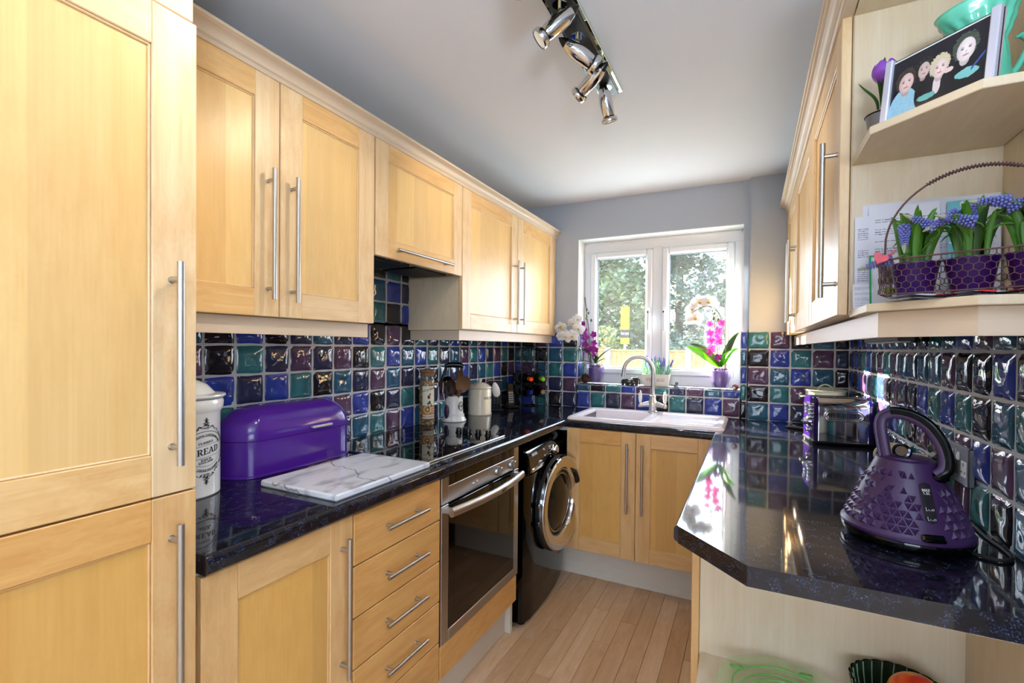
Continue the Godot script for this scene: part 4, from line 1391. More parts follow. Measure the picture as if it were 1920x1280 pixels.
func bush(label: String, at: Vector3, size: Vector3, count: int, c: Color, sd: int) -> void:
	var r := RandomNumberGenerator.new()
	r.seed = sd
	var t := thing("leafy_bush", label, "bush", at, 0.0, "bushes beyond the fence")
	var g := G.new()
	for k in 7:
		var a := r.randf() * TAU
		g.tube([Vector3.ZERO, Vector3(cos(a) * size.x * 0.5, size.y * 0.75, sin(a) * size.z * 0.5)], [0.03, 0.008], 5)
	put("stems", g, "bark", t)
	var leaf := G.new()
	leaf.quad(Vector3(0, 0, 0), Vector3(0.035, 0.01, 0.045), Vector3(0, 0, 0.11), Vector3(-0.035, 0.01, 0.045), Vector3.UP)
	var where := []
	var tints := []
	for k in count:
		var d := Vector3(r.randfn(), r.randfn(), r.randfn()).normalized() * pow(r.randf(), 0.35)
		var lump := 1.0 + 0.22 * sin(d.x * 6.0 + sd) * cos(d.y * 5.0)
		var p := Vector3(d.x * size.x * lump, size.y * 0.55 + d.y * size.y * 0.47 * lump, d.z * size.z)
		var bs := Basis.from_euler(Vector3(r.randf_range(-1, 1), r.randf() * TAU, r.randf_range(-1, 1)))
		where.append(Transform3D(bs.scaled(Vector3.ONE * r.randf_range(0.7, 1.5)), p))
		var s := r.randf_range(0.6, 1.5)
		tints.append(Color(c.r * s, c.g * s, c.b * s))
	scatter(t, "leaves", leaf.mesh(), where, tints, "conifer_leaf")

# ---------- ceiling spotlights ----------
func track_light() -> void:
	var t := thing("spotlight_bar", "black and mirrored ceiling bar with swivelling chrome spotlights", "light", Vector3(-0.488, YC, -1.795))
	# bar runs from z = -1.80 towards the camera
	put("mirror_plate", bx(-0.045, 0.045, -0.010, 0.0, 0.0, 1.16, 0.0015), mat("mirror", Color(0.80, 0.86, 0.82), 0.02, 1.0), t)
	var g := bx(-0.033, 0.033, -0.020, -0.010, 0.012, 1.148, 0.0015)
	put("black_plate", g, mat("satin_black", Color(0.02, 0.019, 0.02), 0.35), t)
	var heads := [[0.072, Vector3(0.12, -0.85, -0.35)], [0.232, Vector3(-0.78, -0.42, -0.30)], [0.396, Vector3(0.62, -0.45, -0.55)], [0.545, Vector3(-0.62, -0.55, 0.25)], [0.70, Vector3(-0.35, -0.45, 0.75)], [0.86, Vector3(0.6, -0.6, 0.3)], [1.02, Vector3(-0.5, -0.7, 0.3)]]
	for i in heads.size():
		var z: float = heads[i][0]
		var d: Vector3 = heads[i][1].normalized()
		put("mirror_disc", lathed([Vector2(0, -0.0203), Vector2(0.021, -0.0203), Vector2(0.021, -0.0195)], 28), "mirror", t, Vector3(0, 0, z))
		var piv := Vector3(0, -0.068, z)
		var sp := put("spotlight", tubed([Vector3(0, 0.048, 0), Vector3(0, 0.002, 0)], 0.0048, 10), "chrome", t, piv)
		# head: bullet with black tip; local -y is the way it shines
		var u := -d
		var s := u.cross(Vector3.FORWARD if absf(u.z) < 0.9 else Vector3.RIGHT).normalized()
		var bs := Basis(s, u, s.cross(u))
		g = lathed([Vector2(0.0205, -0.052), Vector2(0.0222, -0.046), Vector2(0.0232, -0.03), Vector2(0.0245, -0.01), Vector2(0.0235, 0.012), Vector2(0.019, 0.032), Vector2(0.0155, 0.042), Vector2(0.014, 0.0425)], 28)
		var o := put("shell", g, "chrome", sp)
		o.basis = bs
		g = lathed([Vector2(0.0158, 0.0405), Vector2(0.0125, 0.050), Vector2(0.0065, 0.062), Vector2(0.0, 0.070)], 24)
		o = put("tip", g, "black_plastic", sp)
		o.basis = bs
		g = lathed([Vector2(0.020, -0.0535), Vector2(0.0195, -0.048), Vector2(0.0195, -0.060)], 24)
		o = put("neck", g, "black_plastic", sp)
		o.basis = bs
		g = lathed([Vector2(0.0245, -0.074), Vector2(0.0285, -0.0745), Vector2(0.0295, -0.072), Vector2(0.0295, -0.062), Vector2(0.027, -0.0575), Vector2(0.020, -0.0555)], 32)
		o = put("bezel", g, "chrome", sp)
		o.basis = bs
		g = lathed([Vector2(0, -0.069), Vector2(0.012, -0.0695), Vector2(0.0245, -0.0725)], 24)
		var lm := mat("lamp_glass", Color(0.9, 0.9, 0.88), 0.12)
		lm.emission_enabled = true
		lm.emission = Color(1.0, 0.95, 0.86)
		lm.emission_energy_multiplier = 0.3
		o = put("lamp", g, "lamp_glass", sp)
		o.basis = bs
		var L := SpotLight3D.new()
		L.name = "lamp_beam"
		L.light_energy = 0.35
		L.light_color = Color(1.0, 0.93, 0.82)
		L.light_size = 0.02
		L.spot_angle = 40.0
		L.spot_range = 8.0
		L.spot_attenuation = 2.0
		L.shadow_enabled = true
		sp.add_child(L, true)
		L.position = d * 0.078
		L.basis = Basis.looking_at(d, Vector3.UP if absf(d.y) < 0.95 else Vector3.RIGHT)

# ---------- on the left worktop ----------
func on_cylinder(r: float, y0: float, a0 := 0.0, arcr := 0.0, tilt := 0.0) -> Callable:
	# wraps lettering round an upright cylinder facing +z; arcr bends the line, above or below its centre
	return func(p: Vector3) -> Vector3:
		var x := p.x
		var y := p.y
		if arcr != 0.0:
			var a := x / absf(arcr)
			if arcr > 0.0:
				x = sin(a) * (arcr + p.y); y = cos(a) * (arcr + p.y)
			else:
				x = sin(a) * (-arcr - p.y); y = -cos(a) * (-arcr - p.y)
		else:
			y += x * tilt
		var t := a0 + x / r
		return Vector3(sin(t) * (r + 0.0002 + p.z), y0 + y, cos(t) * (r + 0.0002 + p.z))

func oval_line(g: G, r: float, y0: float, rx: float, ry: float, w: float, t0 := 0.0, t1 := TAU, a0 := 0.0) -> void:
	var n := 48
	var f := func(t: float, k: float) -> Vector3:
		var x := cos(t) * (rx + k)
		var y := sin(t) * (ry + k)
		var a := a0 + x / r
		return Vector3(sin(a) * (r + 0.0006), y0 + y, cos(a) * (r + 0.0006))
	for i in n:
		var a := lerpf(t0, t1, float(i) / n)
		var b := lerpf(t0, t1, float(i + 1) / n)
		var p: Vector3 = f.call(a, -w)
		var q: Vector3 = f.call(b, -w)
		g.quad(p, q, f.call(b, w), f.call(a, w), Vector3(p.x, 0, p.z))

func scroll_wreath(g: G, r: float, y0: float, rx: float, ry: float, sd: int, size: float, a0 := 0.0) -> void:
	# leafy printed scrolls round an oval
	var rr := RandomNumberGenerator.new()
	rr.seed = sd
	for i in 64:
		var t := TAU * i / 64.0 + rr.randf_range(-0.03, 0.03)
		var k := 1.0 + rr.randf_range(0.03, 0.10) + 0.22 * pow(absf(sin(t)), 10.0)
		var s := size * rr.randf_range(0.6, 1.2)
		var c := Vector2(cos(t) * rx * k, sin(t) * ry * k)
		var d := Vector2.from_angle(t + rr.randf_range(-1.3, 1.3))
		var e := Vector2(-d.y, d.x)
		var q := []
		for w in [c - d * s, c + e * s * 0.32, c + d * s, c - e * s * 0.32]:
			var a: float = a0 + w.x / r
			q.append(Vector3(sin(a) * (r + 0.0006), y0 + w.y, cos(a) * (r + 0.0006)))
		g.quad(q[0], q[1], q[2], q[3], Vector3(q[0].x, 0, q[0].z))

func left_things() -> void:
	# tall bread crock half hidden by the tall cupboard
	var at := Vector3(-1.345, YW, -0.735)
	var face := rad_to_deg(atan2(-at.x, -at.z)) + 36.0
	var t := thing("bread_crock", "tall white lidded bread crock beside the tall cupboard", "crock", at, face)
	var R := 0.085
	var g := lathed([Vector2(0, 0), Vector2(R - 0.004, 0), Vector2(R, 0.004), Vector2(R, 0.218), Vector2(R + 0.004, 0.224), Vector2(R + 0.007, 0.232), Vector2(R + 0.008, 0.246), Vector2(R + 0.005, 0.254), Vector2(R - 0.004, 0.256)], 48)
	put("jar", g, "white_ceramic", t)
	g = lathed([Vector2(R - 0.006, 0.254), Vector2(R + 0.010, 0.258), Vector2(R + 0.013, 0.262), Vector2(R + 0.012, 0.266), Vector2(R - 0.012, 0.269), Vector2(R - 0.020, 0.278), Vector2(R - 0.032, 0.292), Vector2(R - 0.052, 0.302), Vector2(0.012, 0.306), Vector2(0.011, 0.312), Vector2(0.017, 0.322), Vector2(0.012, 0.330), Vector2(0, 0.332)], 48)
	put("lid", g, "white_ceramic", t)
	g = G.new()
	var yc := 0.121
	var rx := 0.062
	var ry := 0.052
	oval_line(g, R, yc, rx, ry, 0.0007)
	oval_line(g, R, yc, rx - 0.013, ry - 0.013, 0.0005, 0.42, PI - 0.42)
	oval_line(g, R, yc, rx - 0.013, ry - 0.013, 0.0005, PI + 0.42, TAU - 0.42)
	for s in [-1, 1]:
		for i in 12:
			var xa := lerpf(-0.058, 0.058, i / 12.0)
			var xb := lerpf(-0.058, 0.058, (i + 1) / 12.0)
			var w := on_cylinder(R, yc)
			g.quad(w.call(Vector3(xa, s * 0.0155 - 0.0005 + xa * 0.12, 0.0003)), w.call(Vector3(xb, s * 0.0155 - 0.0005 + xb * 0.12, 0.0003)), w.call(Vector3(xb, s * 0.0155 + 0.0005 + xb * 0.12, 0.0003)), w.call(Vector3(xa, s * 0.0155 + 0.0005 + xa * 0.12, 0.0003)), Vector3(0, 0, 1))
	g.words("BREAD", 0.0225, on_cylinder(R, yc, 0.0, 0.0, 0.12), "Droid Serif", true)
	g.words("TRADITIONAL EARTHENWARE", 0.0068, on_cylinder(R, yc - 0.012, 0.0, 0.0545), "Droid Serif", true)
	g.words("CLASSICS", 0.0085, on_cylinder(R, yc + 0.0225, 0.0, 0.0, 0.1), "Droid Serif", true)
	g.words("MADE IN", 0.0055, on_cylinder(R, yc - 0.021, 0.0, 0.0, 0.1), "Droid Serif", true)
	g.words("ENGLAND", 0.0078, on_cylinder(R, yc - 0.0275, 0.0, 0.0, 0.1), "Droid Serif", true)
	g.words("T. G. GREEN POTTERIES", 0.0068, on_cylinder(R, yc + 0.012, 0.0, -0.061), "Droid Serif", true)
	scroll_wreath(g, R, yc, rx, ry, 3, 0.0065)
	for s in [-1, 1]:
		for k in 7:
			var w := on_cylinder(R, yc)
			var yy: float = s * (ry + 0.008 + 0.0042 * k)
			var hw: float = [0.012, 0.015, 0.008, 0.011, 0.006, 0.008, 0.003][k]
			g.quad(w.call(Vector3(-hw, yy, 0.0003)), w.call(Vector3(0, yy - 0.0026, 0.0003)), w.call(Vector3(hw, yy, 0.0003)), w.call(Vector3(0, yy + 0.0026, 0.0003)), Vector3(0, 0, 1))
	put("printing", g, "ink", t)
	# purple enamel bread bin with a domed roll-top lid
	t = thing("bread_bin", "glossy purple enamel bread bin with domed lid and silver handle", "bread bin", Vector3(-1.400, YW, -1.098), 91.0)
	var hl := 0.232      # half length
	var hw := 0.094      # half width
	var plan := func(a: float, k: float) -> Vector2:
		# stadium: straight sides with round ends
		var L := hl - hw
		var x := cos(a)
		var z := sin(a)
		return Vector2(signf(x) * L * minf(1.0, absf(x) * 3.0) + x * (hw + k), z * (hw + k))
	g = G.new()
	var levels := [[0.0, 0.002], [0.002, 0.0035], [0.006, 0.0035], [0.008, 0.0], [0.110, 0.0], [0.110, -0.003]]
	for i in levels.size() - 1:
		var a0: Array = levels[i]
		var b0: Array = levels[i + 1]
		g.sheet(func(u, v):
			var q: Vector2 = plan.call(u * TAU, lerpf(a0[1], b0[1], v))
			return Vector3(q.x, lerpf(a0[0], b0[0], v), q.y), 64, 1, func(u, _v):
			var q: Vector2 = plan.call(u * TAU, 0.0)
			return Vector3(q.x, 0.2 if a0[0] == b0[0] else 0.0, q.y))
	put("body", g, "purple_gloss", t)
	g = G.new()
	g.sheet(func(u, v):
		var ph: float = v * PI / 2
		var s := pow(maxf(cos(ph), 0.0), 0.75)
		var q: Vector2 = plan.call(u * TAU, 0.001)
		var end := hw * s
		var L := hl - hw
		var x := cos(u * TAU)
		return Vector3(signf(x) * L * minf(1.0, absf(x) * 3.0) * lerpf(1.0, 0.74, 1.0 - cos(ph)) + x * (hw + 0.001) * s, 0.1115 + 0.098 * sin(ph), q.y * s), 72, 18, func(u, v):
		var q: Vector2 = plan.call(u * TAU, 0.0)
		return Vector3(q.x * (1.0 - v), v + 0.02, q.y * (1.0 - v)))
	put("lid", g, "purple_gloss", t)
	g = bx(-0.042, 0.042, 0.118, 0.127, 0.100, 0.108, 0.0025)
	for x in [-0.036, 0.036]: g.box(Vector3(x - 0.004, 0.119, 0.09), Vector3(x + 0.004, 0.126, 0.102), 0.001)
	put("handle", g, mat("satin_aluminium", Color(0.85, 0.85, 0.87), 0.35, 0.6), t, Vector3(0.055, 0.004, 0))
	# marble pastry board
	var mb := noise(0.004, 17, 3)
	var mv := noise(0.012, 18, 3)
	var mt := mat("marble", Color.WHITE, 0.22)
	mt.albedo_texture = picture(320, 256, func(x, y):
		var w := mb.get_noise_2d(x, y) * 60.0
		var vein := absf(float(x) - 150.0 + (float(y) - 128.0) * 0.35 + 26.0 * mv.get_noise_2d(y * 0.7, 40) + 4.0 * mv.get_noise_2d(y * 3.0, 90))
		var g0 := clampf(1.0 - vein / 3.4, 0.0, 1.0) * 0.36
		var cl := clampf(mv.get_noise_2d(x * 0.5 + w, y * 1.1) * 0.5, 0.0, 0.35)
		var k := 0.90 - g0 - cl * 0.75
		return Color(k, k * 1.01, k * 1.035))
	mt.uv1_scale = Vector3(1.0 / 0.40, 1.0 / 0.30, 1)
	g = G.new()
	g.off = Vector2(0.2, 0.15)
	g.box(Vector3(-0.20, 0.0, -0.147), Vector3(0.20, 0.018, 0.147), 0.004, 2)
	t = thing("marble_board", "white and grey veined marble pastry board beside the hob", "board", Vector3(-1.0835, YW, -1.076), 90.0)
	put("slab", g, "marble", t)
	# pasta jar with paper label
	at = Vector3(-1.462, YW + 0.0, -1.957)
	t = thing("pasta_jar", "tall glass jar of dried pasta with cork lid and vintage label", "jar", at, rad_to_deg(atan2(-at.x, -at.z)) + 14.0)
	var r0 := 0.0385
	g = lathed([Vector2(0, 0), Vector2(r0 - 0.003, 0), Vector2(r0, 0.004), Vector2(r0, 0.228), Vector2(r0 - 0.004, 0.240), Vector2(r0 - 0.006, 0.245), Vector2(r0 - 0.002, 0.250), Vector2(r0 - 0.001, 0.262), Vector2(r0 - 0.004, 0.264)], 40)
	var gm := mat("jar_glass", Color(0.93, 0.96, 0.95, 0.06), 0.03)
	gm.transparency = BaseMaterial3D.TRANSPARENCY_ALPHA
	put("glass", g, "jar_glass", t)
	g = lathed([Vector2(0, 0.246), Vector2(r0 - 0.006, 0.247), Vector2(r0 - 0.005, 0.262), Vector2(r0 - 0.0005, 0.265), Vector2(r0 - 0.0005, 0.280), Vector2(r0 - 0.003, 0.283), Vector2(0, 0.283)], 36)
	put("cork_lid", g, mat("cork", Color(0.45, 0.30, 0.19), 0.8), t)
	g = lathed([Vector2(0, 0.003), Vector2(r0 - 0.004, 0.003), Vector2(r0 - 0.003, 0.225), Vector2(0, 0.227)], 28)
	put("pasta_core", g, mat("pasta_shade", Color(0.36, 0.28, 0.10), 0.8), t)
	g = G.new()
	for i in 420:
		var a := rng.randf() * TAU
		var y := rng.randf_range(0.008, 0.226)
		var rr := r0 - 0.0032
		var p := Vector3(cos(a) * rr, y, sin(a) * rr)
		var d := (Vector3(-sin(a), 0, cos(a)) * rng.randf_range(-1, 1) + Vector3.UP * rng.randf_range(-1, 1)).normalized() * 0.006
		g.tube([p - d, p + d], 0.0021, 5)
	put("pasta", g, mat("pasta", Color(0.66, 0.53, 0.22), 0.6), t).set_meta("kind", "stuff")
	# the label: printed paper on the glass
	var lab := func(w: float, x0: float, x1: float, y0: float, y1: float, out: float) -> G:
		var q := G.new()
		q.sheet(func(u, v):
			var a := lerpf(x0, x1, u) / w
			return Vector3(sin(a) * (w + out), lerpf(y0, y1, v), cos(a) * (w + out)), 12, 1, func(u, _v):
			var a := lerpf(x0, x1, u) / w
			return Vector3(sin(a), 0, cos(a)))
		return q
	mat("label_cream", Color(0.83, 0.83, 0.74), 0.6)
	mat("label_ochre", Color(0.62, 0.42, 0.12), 0.6)
	mat("label_red", Color(0.45, 0.06, 0.06), 0.6)
	put("label", lab.call(r0, -0.034, 0.034, 0.030, 0.202, 0.0003), "label_red", t)
	put("label_field", lab.call(r0, -0.0325, 0.0325, 0.032, 0.200, 0.0006), "label_cream", t)
	put("label_field", lab.call(r0, -0.0325, 0.0325, 0.059, 0.103, 0.0009), "label_ochre", t)
	put("label_field", lab.call(r0, -0.0325, 0.0325, 0.032, 0.0585, 0.0009), "label_red", t)
	put("label_field", lab.call(r0, -0.031, 0.031, 0.0355, 0.0565, 0.0012), "label_cream", t)
	g = G.new()
	g.words("LeCyclone", 0.0165, on_cylinder(r0 + 0.001, 0.183, 0.0, 0.0, 0.28), "Droid Serif", true)
	g.words("MULDER'S", 0.0125, on_cylinder(r0 + 0.0014, 0.0475), "Droid Serif", true)
	# cyclist's red jacket
	for q in [[0.006, 0.145, 0.007, 0.012], [0.000, 0.140, 0.003, 0.007]]:
		oval_line(g, r0 + 0.001, q[1], q[2] * 0.5, q[3] * 0.5, q[2] * 0.5)
	put("red_printing", g, "label_red", t)
	g = G.new()
	for c in [[-0.006, 0.083, 0.018], [0.021, 0.081, 0.013]]:
		var k := G.new()
		oval_line(k, r0 + 0.0012, c[1], c[2], c[2], 0.0012, 0, TAU, c[0] / r0)
		oval_line(k, r0 + 0.0012, c[1], 0.002, 0.002, 0.0015, 0, TAU, c[0] / r0)
		put("printed_wheel", k, "label_cream", t)
	oval_line(g, r0 + 0.0012, 0.158, 0.002, 0.0025, 0.002, 0, TAU, 0.006 / r0)
	for q in [[0.004, 0.118, 0.006, 0.012], [-0.004, 0.112, 0.004, 0.009], [0.012, 0.105, 0.003, 0.014], [-0.002, 0.096, 0.003, 0.012]]:
		oval_line(g, r0 + 0.0012, q[1], q[2] * 0.5, q[3] * 0.5, q[2] * 0.45, 0, TAU, q[0] / r0)
	g.words("fabrique en France", 0.0045, on_cylinder(r0 + 0.0014, 0.0385), "Droid Serif")
	put("dark_printing", g, "ink", t)
	utensils()
	# biscuit barrel
	at = Vector3(-1.427, YW, -2.425)
	t = thing("biscuit_barrel", "cream enamel biscuit barrel with domed knobbed lid", "canister", at, rad_to_deg(atan2(-at.x, -at.z)) + 55.0)
	var rb := 0.0685
	g = lathed([Vector2(0, 0), Vector2(rb + 0.001, 0), Vector2(rb + 0.003, 0.004), Vector2(rb + 0.002, 0.010), Vector2(rb, 0.014), Vector2(rb, 0.145), Vector2(rb - 0.003, 0.150), Vector2(rb - 0.003, 0.154)], 44)
	put("drum", g, "cream_ceramic", t)
	g = lathed([Vector2(rb - 0.004, 0.152), Vector2(rb, 0.153), Vector2(rb + 0.002, 0.157), Vector2(rb, 0.163), Vector2(rb - 0.006, 0.167), Vector2(rb - 0.022, 0.178), Vector2(0.025, 0.187), Vector2(0.008, 0.189), Vector2(0.0075, 0.193), Vector2(0.0125, 0.199), Vector2(0.012, 0.206), Vector2(0.006, 0.211), Vector2(0, 0.212)], 40)
	put("lid", g, "cream_ceramic", t)
	g = G.new()
	g.words("BISCUITS", 0.019, on_cylinder(rb + 0.0003, 0.1), "Droid Serif")
	put("lettering", g, "ink", t)

func utensils() -> void:
	var at := Vector3(-1.418, YW, -2.14)
	var t := thing("utensil_crock", "white waisted utensil crock with printed crest behind the hob", "crock", at, rad_to_deg(atan2(-at.x, -at.z)) + 52.0)
	var g := lathed([Vector2(0, 0), Vector2(0.062, 0), Vector2(0.0655, 0.004), Vector2(0.064, 0.009), Vector2(0.057, 0.020), Vector2(0.0545, 0.026), Vector2(0.0545, 0.034), Vector2(0.051, 0.036), Vector2(0.051, 0.042), Vector2(0.0485, 0.044), Vector2(0.0475, 0.052), Vector2(0.0455, 0.132), Vector2(0.0435, 0.1345), Vector2(0.0415, 0.132), Vector2(0.042, 0.03), Vector2(0, 0.028)], 40)
	put("pot", g, "white_ceramic", t)
	g = G.new()
	var r := 0.0468
	oval_line(g, r, 0.082, 0.017, 0.017, 0.0005)
	oval_line(g, r, 0.082, 0.014, 0.014, 0.0003)
	scroll_wreath(g, r, 0.082, 0.018, 0.019, 8, 0.0048)
	for k in 4: g.words(["*", "UTENSILS", "KITCHEN", "*"][k], 0.005, on_cylinder(r, 0.091 - 0.006 * k), "Droid Serif", true)
	put("printing", g, "ink", t)
	# what stands in it; places are relative to the crock
	var spoon := func(called: String, label: String, foot: Vector3, head: Vector3, w: float, l: float, m: String) -> void:
		var o := thing(called, label, "spoon", at, 0.0, "utensils in the crock")
		var d := (head - foot).normalized()
		var q := tubed([foot, foot.lerp(head, 0.6), head - d * l * 0.7], [0.0055, 0.006, 0.0075], 10)
		put("handle", q, m, o)
		q = G.new()
		var to_eye := (Vector3(0, 1.31, 0) - at - head)
		var f := (to_eye - d * to_eye.dot(d)).normalized()
		var s := d.cross(f)
		q.xf = Transform3D(Basis(s, d, f), head)
		q.sheet(func(u, v):
			var a: float = (u - 0.5) * 2.0
			var b: float = v * 2.0 - 1.0
			var ww := w * sqrt(maxf(1.0 - b * b, 0.0)) * (1.0 + 0.12 * b)
			return Vector3(a * ww, b * l, -0.010 * (1.0 - a * a) * (1.0 - b * b)), 12, 16, func(_u, _v): return Vector3(0, 0, 1), 0.004)
		put("bowl", q, m, o)
	spoon.call("wooden_spoon", "large pale wooden spoon leaning right in the utensil crock", Vector3(-0.005, 0.03, 0.015), Vector3(0.066, 0.200, 0.020), 0.038, 0.048, "spoon_wood")
	mat("dark_wood", Color(0.22, 0.13, 0.08), 0.55)
	spoon.call("wooden_spoon", "dark wooden spoon leaning left in the utensil crock", Vector3(0.01, 0.03, 0.01), Vector3(-0.034, 0.185, 0.045), 0.026, 0.042, "dark_wood")
	spoon.call("wooden_spoon", "dark wooden spoon in the middle of the utensil crock", Vector3(0.0, 0.03, 0.012), Vector3(0.010, 0.182, 0.046), 0.027, 0.042, "dark_wood")
	spoon.call("ladle", "black ladle with steel shank in the utensil crock", Vector3(0.0, 0.03, 0.02), Vector3(-0.010, 0.215, 0.050), 0.021, 0.026, "black_plastic")
	spoon.call("wooden_spatula", "light wooden spatula tip at the back of the utensil crock", Vector3(0.0, 0.03, -0.02), Vector3(0.030, 0.250, -0.005), 0.010, 0.022, "spoon_wood")
	# black masher standing on its handle
	var o := thing("potato_masher", "black masher with wide grip standing in the utensil crock", "masher", at, 0.0, "utensils in the crock")
	var ax := Vector3(0.894, 0, -0.448)
	var a1 := -ax * 0.078 + Vector3(0, 0.20, 0)
	var pts := [Vector3(-0.02, 0.03, -0.01), -ax * 0.072 + Vector3(0, 0.165, 0), -ax * 0.068 + Vector3(0, 0.21, 0), -ax * 0.045 + Vector3(0, 0.285, 0)]
	put("arm", tubed(pts, [0.004, 0.008, 0.010, 0.009], 10), "black_plastic", o)
	put("arm", tubed([Vector3(0.01, 0.03, -0.02), ax * 0.045 + Vector3(0, 0.21, 0), ax * 0.040 + Vector3(0, 0.285, 0)], [0.004, 0.007, 0.007], 10), "black_plastic", o)
	put("grip", tubed([-ax * 0.052 + Vector3(0, 0.292, 0), -ax * 0.03 + Vector3(0, 0.300, 0), ax * 0.03 + Vector3(0, 0.300, 0), ax * 0.048 + Vector3(0, 0.292, 0)], [0.009, 0.015, 0.015, 0.009], 12), "black_plastic", o)
	# tongs with purple tips hanging over the rim
	o = thing("kitchen_tongs", "steel tongs with purple scalloped tips hanging outside the utensil crock", "tongs", at, 0.0, "utensils in the crock")
	var side := Vector3(-0.012, 0, 0.054)
	g = tubed([side + Vector3(-0.012, 0.225, -0.01), side + Vector3(-0.004, 0.15, -0.002), side + Vector3(0.0, 0.085, 0.001)], 0.0045, 8, 0.5)
	g.tube([side + Vector3(-0.030, 0.215, -0.012), side + Vector3(-0.030, 0.15, -0.006), side + Vector3(-0.006, 0.10, 0.0)], 0.003, 8)
	put("arms", g, "steel", o)
	put("ring", tubed(arc(side + Vector3(-0.02, 0.232, -0.012), ax * 0.009, Vector3.UP * 0.009, 0, TAU, 14), 0.0018, 6), "steel", o)
	g = G.new()
	g.ball(side + Vector3(0.001, 0.055, 0.003), Vector3(0.0145, 0.038, 0.007), 16, 10)
	for k in 6: g.ball(side + Vector3(0.013 * sqrt(maxf(0.05, 1.0 - pow((k - 2.5) / 3.6, 2.0))), 0.030 + 0.010 * k, 0.001), Vector3(0.0045, 0.0045, 0.005), 8, 6)
	put("tip", g, "purple_matt", o)
	put("upper_grip", tubed([side + Vector3(-0.008, 0.175, -0.004), side + Vector3(-0.003, 0.125, 0.0)], 0.0075, 10, 0.6), "purple_matt", o)

